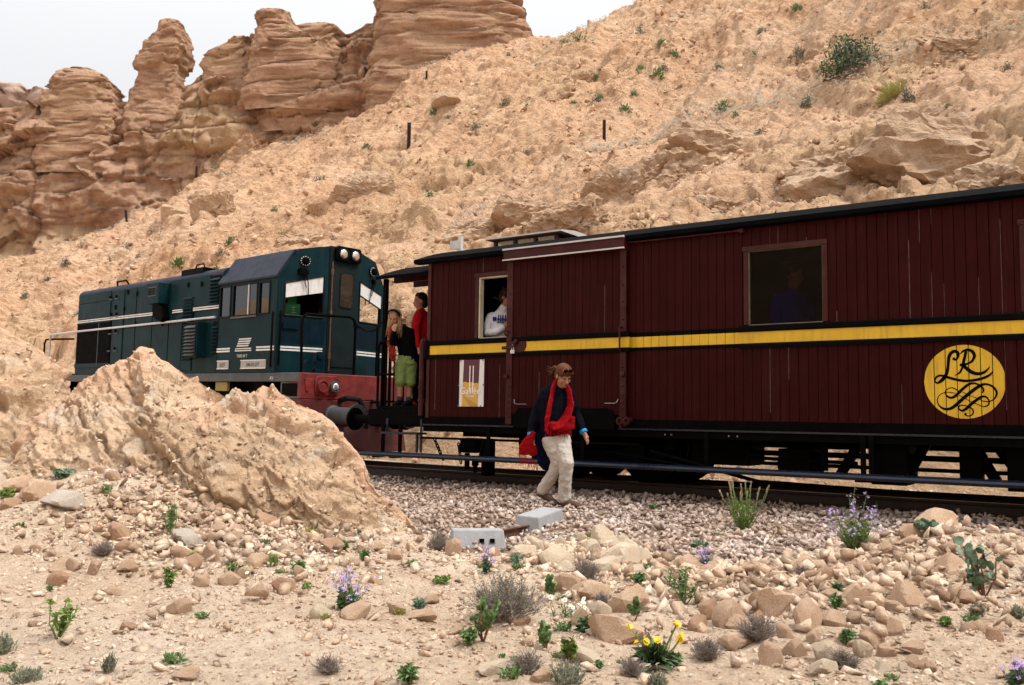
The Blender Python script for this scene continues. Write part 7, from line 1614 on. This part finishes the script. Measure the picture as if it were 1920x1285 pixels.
        for k in range(14): a = r.uniform(-1, 1); e = Vector((a*Wd*.8, r.uniform(-.6, .3)*Wd, H*r.uniform(.5, .8))); p.stem('stem', (a*.02, 0, .03), e, .0022, .0016); p.leaf('stem', e, (0, 0, 1), .022, .014, 0)
        return p, {'stem': ('stem', 'stem_green'), 'foliage': ('foliage', 'leaf_dark'), 'flower': ('flower', 'petal_yellow')}
    if t == 'daisy':
        for k in range(16):
            e = Vector((r.uniform(-1, 1)*Wd, r.uniform(-.8, .8)*Wd, H*r.uniform(.45, 1))); p.stem('stem', (e.x*.8, e.y*.8, 0), e, .0016, .0011); p.flower('flower', e, r.uniform(.013, .018), 10, 'flower_centre')
            for j in range(6): p.leaf('foliage', (e.x*.8, e.y*.8, e.z*r.uniform(0, .5)), up_dir(r, 1.2), .03, .006, .1)
        return p, {'stem': ('stem', 'stem_green'), 'foliage': ('foliage', 'leaf_green'), 'flower': ('flower', 'petal_white'), 'flower_centre': ('flower_centre', 'petal_yellow')}
    if t in ('rosette', 'low', 'grass', 'dark', 'grey'):
        n = int(60+900*Wd)
        for k in range(n):
            d = up_dir(r, {'grass': .6, 'rosette': 1.3, 'grey': 1.0}.get(t, 1.2)); b_ = Vector((r.uniform(-1, 1)*Wd*.6, r.uniform(-1, 1)*Wd*.6, 0))
            if t in ('grass', 'grey'):
                e = b_+Vector((d.x*Wd*.8, d.y*Wd*.8, d.z*H*r.uniform(.5, 1.05)))
                if t == 'grass': p.leaf('foliage', b_, e-b_, (e-b_).length, .006, .1)
                else:
                    p.stem('foliage', b_, e, .0014, .0008)
                    for j in range(8): q = b_.lerp(e, r.uniform(.3, 1)); p.leaf('foliage', q, up_dir(r, 1.2), .014, .004, 0)
            else: p.leaf('foliage', b_+Vector((0, 0, r.random()*H*.5)), d, r.uniform(.4, .9)*max(H, .04)*.7, max(H, .04)*r.uniform(.12, .24), .25)
        return p, {'foliage': ('foliage', {'grass': 'leaf_bright', 'dark': 'leaf_dark', 'grey': 'leaf_grey', 'low': ('leaf_green', 'leaf_bright', 'leaf_yellow')[seed % 3], 'rosette': 'leaf_blue'}[t])}
    if t in ('big', 'gtuft', 'btuft', 'tuft'):
        n = {'big': 2200, 'gtuft': 240, 'btuft': 170, 'tuft': 1300}[t]
        for k in range(n):
            d = up_dir(r, 1.5); rr = r.uniform(.35, 1.0); lump = 1+.25*math.sin(d.x*6+seed)*math.cos(d.y*5); c = Vector((d.x*Wd*rr*lump, d.y*Wd*rr*lump*.8, d.z*H*rr*lump)); L = {'big': .17, 'gtuft': .16*H+.02, 'btuft': .34*H, 'tuft': .4*H}[t]
            kk = 'foliage'
            if t == 'big': kk = 'twig' if (d.z < .45 and r.random() < .65 and abs(d.x) < .6) else ('foliage' if r.random() < .7 else 'foliage_light')
            p.leaf(kk, c, (Vector((d.x, d.y, d.z+.5))).normalized() if t not in ('gtuft', 'big') else up_dir(r, 1.4), L*r.uniform(.6, 1.2), L*(.10 if kk == 'twig' or t == 'tuft' else .34), .1)
        if t == 'big':
            for k in range(40): d = up_dir(r, .9); p.stem('twig', (0, 0, 0), (d.x*Wd*.9, d.y*Wd*.7, d.z*H*.9), .05, .015)
        return p, {'foliage': ('foliage', {'big': 'leaf_shrub', 'gtuft': 'leaf_hgrey', 'btuft': 'leaf_green', 'tuft': 'tussock'}[t]), 'foliage_light': ('foliage', 'leaf_green'), 'twig': ('stem', 'twig_grey')}
leafmat('leaf_hgrey', (.13, .14, .10))
PLANTS = [
(2.01,-1.46,0.458,0.473,'spike','tall green plant with pale flower spikes in front of the carriage'),
(3.44,-3.13,0.480,0.461,'stock','big green plant covered in lilac flowers on the rubble heap'),
(1.73,-6.29,0.219,0.252,'stock','green plant with thin lilac stems on the left bank'),
(0.97,-7.40,0.184,0.196,'sprig','yellowish green leafy plant near the bottom left corner'),
(2.60,-6.31,0.190,0.175,'broad','upright broad-leaved plant with red stems before the grey bush'),
(2.30,-5.28,0.157,0.109,'broad','small broad-leaved plant at the right edge of the grey bush'),
(2.39,-5.85,0.259,0.450,'twig','wide grey twiggy bush in the middle of the foreground'),
(2.26,-4.80,0.164,0.216,'twig','small grey twiggy tuft among the pale boulders'),
(2.86,-6.18,0.125,0.072,'broad','thin broad-leaved sprig right of the upright red-stemmed plant'),
(3.05,-6.28,0.119,0.096,'broad','short two-armed leafy sprig near the bottom centre'),
(3.02,-5.04,0.227,0.250,'sprig','bright green leafy plant left of the rubble heap'),
(2.95,-5.50,0.108,0.059,'broad','single blue-green sprig beside the large flat ledge rock'),
(3.41,-6.21,0.185,0.202,'yellow','dark green leaf rosette with bright yellow flowers'),
(2.82,-5.78,0.105,0.078,'dark','dark green tuft tucked under the pale ledge rocks'),
(2.59,-5.55,0.126,0.196,'daisy','clump of white daisies right of the grey bush'),
(2.20,-2.94,0.126,0.160,'rosette','low rosette of grey-green leaves on the ballast edge'),
(2.69,-3.99,0.155,0.148,'stock','small lilac-flowered plant below the leaf rosette'),
(4.38,-4.26,0.277,0.175,'round','blue-green round-leaved plant on the right slope of the heap'),
(3.90,-2.94,0.116,0.094,'round','little round-leaved plant at the top of the rubble heap'),
(3.77,-4.84,0.071,0.066,'sprig','small green sprig in the centre of the rubble heap'),
(3.96,-5.39,0.068,0.063,'sprig','small blue-green sprig low on the rubble heap'),
(4.06,-5.81,0.087,0.122,'twig','grey dead twig tuft at the foot of the heap'),
(3.62,-5.59,0.117,0.195,'twig','grey dead twigs between the heap boulders'),
(3.52,-5.92,0.101,0.143,'twig','grey dead twig tuft right of the yellow flowers'),
(3.02,-6.57,0.099,0.121,'twig','pale grey twiggy tuft at the bottom centre'),
(3.24,-6.62,0.095,0.148,'grey','grey-green feathery tuft at the bottom edge centre'),
(3.53,-6.43,0.062,0.074,'grey','small grey-green tuft below the yellow flowers'),
(0.75,-4.41,0.151,0.175,'twig','straw-grey tuft left of the loose concrete sleeper'),
(1.26,-2.96,0.108,0.181,'grass','bright green grass tuft behind the pale boulders'),
(1.57,-4.56,0.087,0.102,'rosette','small green leafy plant left of the pale boulders'),
(1.57,-4.90,0.180,0.090,'stock','slender lilac-tipped sprig below the loose sleeper'),
(1.54,-5.32,0.079,0.144,'low','low yellow-green plant left of the slender lilac sprig'),
(1.91,-6.12,0.061,0.094,'low','mossy green cushion under a reddish stone'),
(1.86,-5.90,0.087,0.069,'rosette','small blue-green plant right of the mossy cushion'),
(-2.56,-5.96,0.122,0.131,'low','green tuft at the left edge beside tan rocks'),
(-2.80,-5.37,0.143,0.162,'rosette','blue-green tuft at the foot of the peaked rock mound'),
(-1.75,-5.57,0.077,0.103,'low','small green tuft below the mound foot'),
(-0.65,-5.73,0.245,0.138,'sprig','weedy green stem beside the grey boulder'),
(0.17,-6.11,0.094,0.074,'low','green tuft right of the weedy stem'),
(0.53,-6.06,0.091,0.137,'low','bright green low plant in the middle of the left bank'),
(0.53,-5.78,0.115,0.081,'grass','green grass tuft with white daisies on the left bank'),
(-0.21,-4.76,0.083,0.183,'low','flat green patch below the ochre boulder face'),
(0.62,-6.59,0.119,0.077,'sprig','yellowing sprig at the centre of the left bank'),
(1.21,-6.11,0.054,0.078,'low','small green tuft left of the lilac stems'),
(1.79,-6.51,0.042,0.068,'low','tiny green tuft above the bottom edge at left centre'),
(1.74,-7.61,0.067,0.054,'grey','grey-green tuft on the bottom edge at left'),
(1.50,-7.80,0.062,0.125,'grey','pale feathery tuft in the bottom left corner'),
(1.01,-7.66,0.102,0.083,'grey','dark grey-green tuft at the left edge near the bottom'),
(4.67,-5.67,0.134,0.134,'stock','lilac-flowered plant in the bottom right corner'),
(4.40,-4.67,0.068,0.079,'grey','grey-green tuft below the round-leaved plant'),
(4.56,-4.58,0.068,0.068,'grey','grey-green tuft at the right edge of the heap'),
(4.29,-4.88,0.046,0.036,'sprig','tiny green sprig in the gravel right of the heap'),
(3.44,-6.09,0.058,0.058,'sprig','small leafy sprig touching the yellow-flowered plant'),
(2.44,-6.20,0.066,0.066,'low','small green tuft on a stone left of the red-stemmed plant'),
(1.42,-3.32,0.086,0.094,'low','tiny green tuft between the pale boulders and ballast'),
(1.98,-2.03,0.075,0.141,'low','low yellow-flecked weed on the ballast'),
(2.25,-1.19,0.070,0.091,'low','small green weed on the ballast right of the spiked plant'),
(0.60,-0.49,0.083,0.119,'low','small green weed on the ballast near the carriage'),
(1.16,-3.18,0.089,0.071,'grass','thin grass blade tuft behind the pale boulders left end'),
(0.79,-4.01,0.083,0.058,'grass','small grass tuft against the near sleeper block'),
]
HPLANTS = [
(-2.21,19.83,2.26,1.82,'big','large dark green and grey shrub high on the slope above the carriage'),
(-0.43,17.41,1.02,0.56,'tuft','rounded yellow-green tussock below the large dark shrub'),
(-1.30,17.42,0.63,0.22,'gtuft','flat grey tuft left of the yellow-green tussock'),
(-0.73,24.28,0.58,0.50,'gtuft','blue-grey shrub at the top edge of the slope'),
(-6.41,27.64,0.41,0.55,'btuft','green tuft at the top edge left of the large shrub'),
(-12.83,27.71,0.40,0.45,'btuft','dark green tuft near the hill crest line'),
(-12.38,24.74,0.42,0.42,'btuft','round green tuft above the right rusty post'),
(-11.14,25.40,0.37,0.56,'btuft','yellowish tuft right of the hill crest tufts'),
(-6.84,23.58,0.29,0.29,'btuft','bright green tuft left of the large dark shrub'),
(-14.53,22.59,0.37,0.32,'btuft','green tuft left of the right rusty post, upper one'),
(-11.24,21.94,0.30,0.39,'btuft','small green tuft directly above the right rusty post'),
(-5.59,18.27,0.32,0.28,'btuft','yellow-flowered tuft on the middle of the slope'),
(-13.25,22.65,0.27,0.32,'btuft','small yellow-green tuft between two green ones on the slope'),
(-19.71,31.63,1.30,0.59,'btuft','green patch on the skyline right of the butte'),
(-20.75,31.90,0.54,0.48,'btuft','small green tuft on the skyline right of the butte'),
(-25.88,26.97,0.41,0.47,'btuft','green tuft below the broad butte'),
(-23.69,23.40,0.32,0.42,'btuft','green tuft just right of the tall left post'),
(-32.02,28.55,0.39,0.32,'btuft','small dark tuft near the slope edge by the cliff'),
(-28.39,27.38,0.36,0.36,'btuft','dark tuft above the tall left post'),
(-27.15,19.72,0.62,0.57,'gtuft','grey-green cushion shrub in the middle of the left slope'),
(-39.39,23.40,1.28,0.45,'gtuft','long grey shrub on the slope edge below the cliff'),
(-36.99,15.79,0.81,0.70,'gtuft','round grey-green shrub above the engine hood at far left'),
(-43.23,17.08,0.78,0.60,'gtuft','grey-green shrub left of the round one'),
(-41.58,15.21,0.57,0.85,'gtuft','dark shrub on the lower left slope'),
(-40.31,13.70,0.49,0.71,'gtuft','dark green shrub at the left edge of the slope'),
(-40.45,12.67,0.43,0.53,'gtuft','small dark shrub nearest the left edge'),
(-37.30,18.26,0.51,0.46,'btuft','bright green tuft above the engine hood'),
(-41.71,20.10,0.31,0.37,'btuft','tiny green tuft left of the bright one'),
(-24.03,15.01,0.58,0.27,'btuft','yellow-green tuft above the engine cab'),
(-27.53,17.44,0.30,0.35,'btuft','green tuft in the middle of the left slope'),
(-39.36,20.25,0.42,0.36,'btuft','green tuft on a tan boulder of the left slope'),
(-46.92,27.43,0.51,0.51,'btuft','green tuft on the white-flecked spur'),
(-48.40,29.98,0.62,0.46,'gtuft','grey tuft at the top of the white-flecked spur'),
(-20.51,28.86,0.40,0.40,'btuft','green tuft near the skyline left of the crest patch'),
(-7.45,26.24,0.45,0.32,'btuft','pale green tuft high on the slope'),
(-2.31,16.77,0.22,0.25,'btuft','small green tuft below the large dark shrub'),
(1.04,16.46,0.29,0.20,'btuft','yellow-flowered tuft right of the tussock'),
(2.37,18.09,0.39,0.36,'gtuft','grey shrub at the right edge of the slope'),
(-0.18,14.13,0.19,0.19,'btuft','green tuft on the cracked rock face'),
(-2.14,13.39,0.25,0.28,'btuft','pale green tuft on the lower rock face'),
(-12.57,23.92,0.23,0.23,'btuft','tiny green tuft over the right rusty post'),
(-2.08,23.10,0.19,0.19,'btuft','tiny tuft at the top right of the slope'),
]
POSTS = [
(-23.19,21.69,1.25,'tall rusty rail post standing in the middle of the slope'),
(-10.67,18.46,0.74,'short rusty rail post on the slope above the carriage lantern'),
(-40.86,22.35,0.41,'small rusty post by a grey shrub on the left slope'),
(-42.75,19.37,0.74,'leaning rusty post on the left slope'),
(-48.23,31.80,0.55,'tiny dark post at the foot of the cliff'),
(-31.58,32.60,0.44,'tiny rusty post at the hill edge below the butte'),
(-62.50,34.89,0.64,'farthest tiny post under the cliff face'),
]
CATS = {'twig': 'dry shrub', 'spike': 'wild plant', 'stock': 'flowering plant', 'yellow': 'flowering plant', 'daisy': 'flowers', 'grass': 'grass tuft'}
NAMES = {'twig': 'dry_shrub', 'stock': 'flowering_plant', 'yellow': 'flowering_plant', 'daisy': 'daisy_clump', 'grass': 'grass_tuft'}
def plant(x, y, z, h, w, t, label, seed, name, cat, group, tilt=None):
    root = empty(name, (x, y, z), label, cat, group); root.rotation_euler = (0, 0, R(35)) if not tilt else (R(-18), 0, R(35))
    p, names = grow(t, h, w, seed); p.build(root, names); return root
for k, (x, y, h, w, t, lab) in enumerate(PLANTS):
    plant(x, y, surf(x, y)[0]-.005, h, w, t, lab, k+3, NAMES.get(t, 'wild_plant'), CATS.get(t, 'wild plant'), 'plants in the foreground')
for k, (x, y, w, h, t, lab) in enumerate(HPLANTS):
    q = hill_spot(x, y); plant(q[0], q[1], q[2]-.05, h*(.8 if t != 'tuft' else 1.0), w, t, lab, k+90, 'shrub', 'shrub', 'shrubs and tufts on the slope', True)
wp = [plant(x, y, surf(x, y)[0]-.004, h, w, t, lab, 300+k, 'weed', 'weed', 'tiny weeds among the stones') for k, (x, y, h, w, t, lab) in enumerate([(-.2, -6.0, .05, .09, 'low', 'tiny green weed between the foreground stones'), (2.6, -5.2, .06, .10, 'twig', 'tiny dead twig tuft between the foreground stones'), (1.2, -5.2, .06, .06, 'sprig', 'tiny leafy sprout between the foreground stones')])]
gw = random.Random(21)
for k in range(64):
    a, rr2 = R(125.1)+gw.uniform(-.62, .62), 3.3*(2.3)**gw.random(); x, y = CAM.x+rr2*math.cos(a), CAM.y+rr2*math.sin(a)
    if inpoly(np.array([x]), np.array([y]), BALF)[0]: continue
    c = copy_tree(wp[(0, 2, 0, 2, 0, 2, 0, 1)[k % 8]]); s_ = gw.uniform(.5, 1.3); c.location = (x, y, surf(x, y)[0]-.004); c.scale = (s_, s_, s_); c.rotation_euler = (0, 0, gw.uniform(0, 6.2))
# many more tufts of one kind dotted over the slope
gh_ = np.random.default_rng(9); protos = []
for k in range(5):
    x, y = -20+k*3.0, 14+2.2*k; q = hill_spot(x, y); protos.append(plant(*(q-np.array((0, 0, .04))), .24+.05*k, .34+.06*k, 'btuft' if k % 2 else 'gtuft', ('tiny grey tuft dotted on the open slope', 'tiny green tuft dotted on the open slope')[k % 2], 200+k, 'shrub', 'shrub', 'shrubs and tufts on the slope', True))
for k in range(56):
    x, y = gh_.uniform(-40, 1), gh_.uniform(9, 36)
    if y > interp(x, HX, HY)-1: continue
    q = hill_spot(x, y); c = copy_tree(protos[k % 5]); c.location = q-np.array((0, 0, .04)); s_ = gh_.uniform(.7, 1.3); c.scale = (s_, s_, s_); c.rotation_euler = (R(-18), 0, gh_.uniform(0, 6))
# thin drifts of white flowers on the slope and daisies on the left bank: too many to count
m = MB(); rg = random.Random(8)
def drift(x0, y0, x1, y1, n, wd):
    n = int(n*1.8)
    for k in range(n):
        t = rg.random(); x, y = x0+(x1-x0)*t+rg.gauss(0, wd), y0+(y1-y0)*t+rg.gauss(0, wd)
        i = int(np.clip(np.searchsorted(xs, x), 1, len(xs)-2)); j = int(np.argmin(np.abs(HILLP[i, :475, 1]-y))); q = HILLP[i, j]+np.array((rg.gauss(0, .06), -.08+rg.gauss(0, .03), .11)); s_ = rg.uniform(.025, .065)
        m.add([(q[0]-s_, q[1], q[2]), (q[0], q[1]-s_, q[2]+s_*.5), (q[0]+s_, q[1], q[2]), (q[0], q[1]+s_, q[2]+s_*.6)], [(0, 1, 2, 3)])
for a in ((-11, 17.5, -5, 20.5, 520, .35), (-5, 20.5, 3, 22.5, 650, .5), (-9, 23, -1, 26, 320, .6), (-24, 32, -12, 38, 420, .7), (-36, 22.6, -30, 25.5, 320, .5), (-45, 18.5, -36, 22.5, 520, .35), (-47, 16.9, -43, 18.5, 200, .3), (-16, 15, -9, 14, 220, .5), (-6, 27, 2, 24.5, 260, .6), (-22, 28, -16, 30, 160, .5), (-30, 29.5, -26, 32, 140, .4)): drift(*a)
fl = m.build('flowers', 'petal_white', recalc=False); fl['kind'] = 'stuff'
m = MB()
for k in range(170):
    if k < 120: x, y = rg.gauss(-.9, .75), rg.gauss(-5.35, .55)
    else: x, y = rg.gauss(.6, .6), rg.gauss(-5.6, .4)
    z = surf(x, y)[0]+rg.uniform(.03, .07); ax = Vector((rg.uniform(-.4, .4), rg.uniform(-.6, .2), 1)).normalized(); e1 = ax.orthogonal().normalized(); e2 = ax.cross(e1); c = Vector((x, y, z)); rad = rg.uniform(.008, .014)
    for i in range(8):
        a = .785*i; d = e1*math.cos(a)+e2*math.sin(a); sd = ax.cross(d); m.add([c, c+d*rad*.7+sd*rad*.3, c+d*rad, c+d*rad*.7-sd*rad*.3], [(0, 1, 2, 3)], 0)
    ell(m, c+ax*.002, (rad*.3,)*3, None, 6, 4, 1); m.tube([c, c-Vector((0, 0, .07))], .0012, 3, 2, False)
fl = m.build('flowers', ['petal_white', 'petal_yellow', 'stem_green'], recalc=False); fl['kind'] = 'stuff'
# ---------------------------------------------------------------- rusty rail posts on the slope
for k, (x, y, h, lab) in enumerate(POSTS):
    q = hill_spot(x, y); s_ = max(.11, h*.13) if k < 2 else .11; m = MB(); e = .4
    m.box(-s_/2, s_/2, -.012, .012, -e, h); m.box(-s_/2, -s_/2+.02, -s_/2, s_/2, -e, h-.001); m.box(s_/2-.02, s_/2, -s_/2, s_/2, -e, h-.001)
    o = m.build('rail_post', 'post_rust'); o.location = q; o.rotation_euler = (0, R(-8) if k == 3 else 0, R(35)); tag(o, lab, 'post', 'rusty posts on the slope')
for o in bpy.data.objects:
    if o.parent and o.name.split('.')[0] in ('bolt', 'rivet', 'hinge', 'poster_screw', 'stripe', 'fringe', 'safety_chain', 'folding_gate', 'louvre', 'chain'): o['kind'] = 'stuff'
print('plants', time.time()-T0, 'tris', sum(sum(len(p.vertices)-2 for p in m.polygons) if len(m.polygons) < 3000 else len(m.polygons)*(len(m.polygons[0].vertices)-2) for m in bpy.data.meshes))
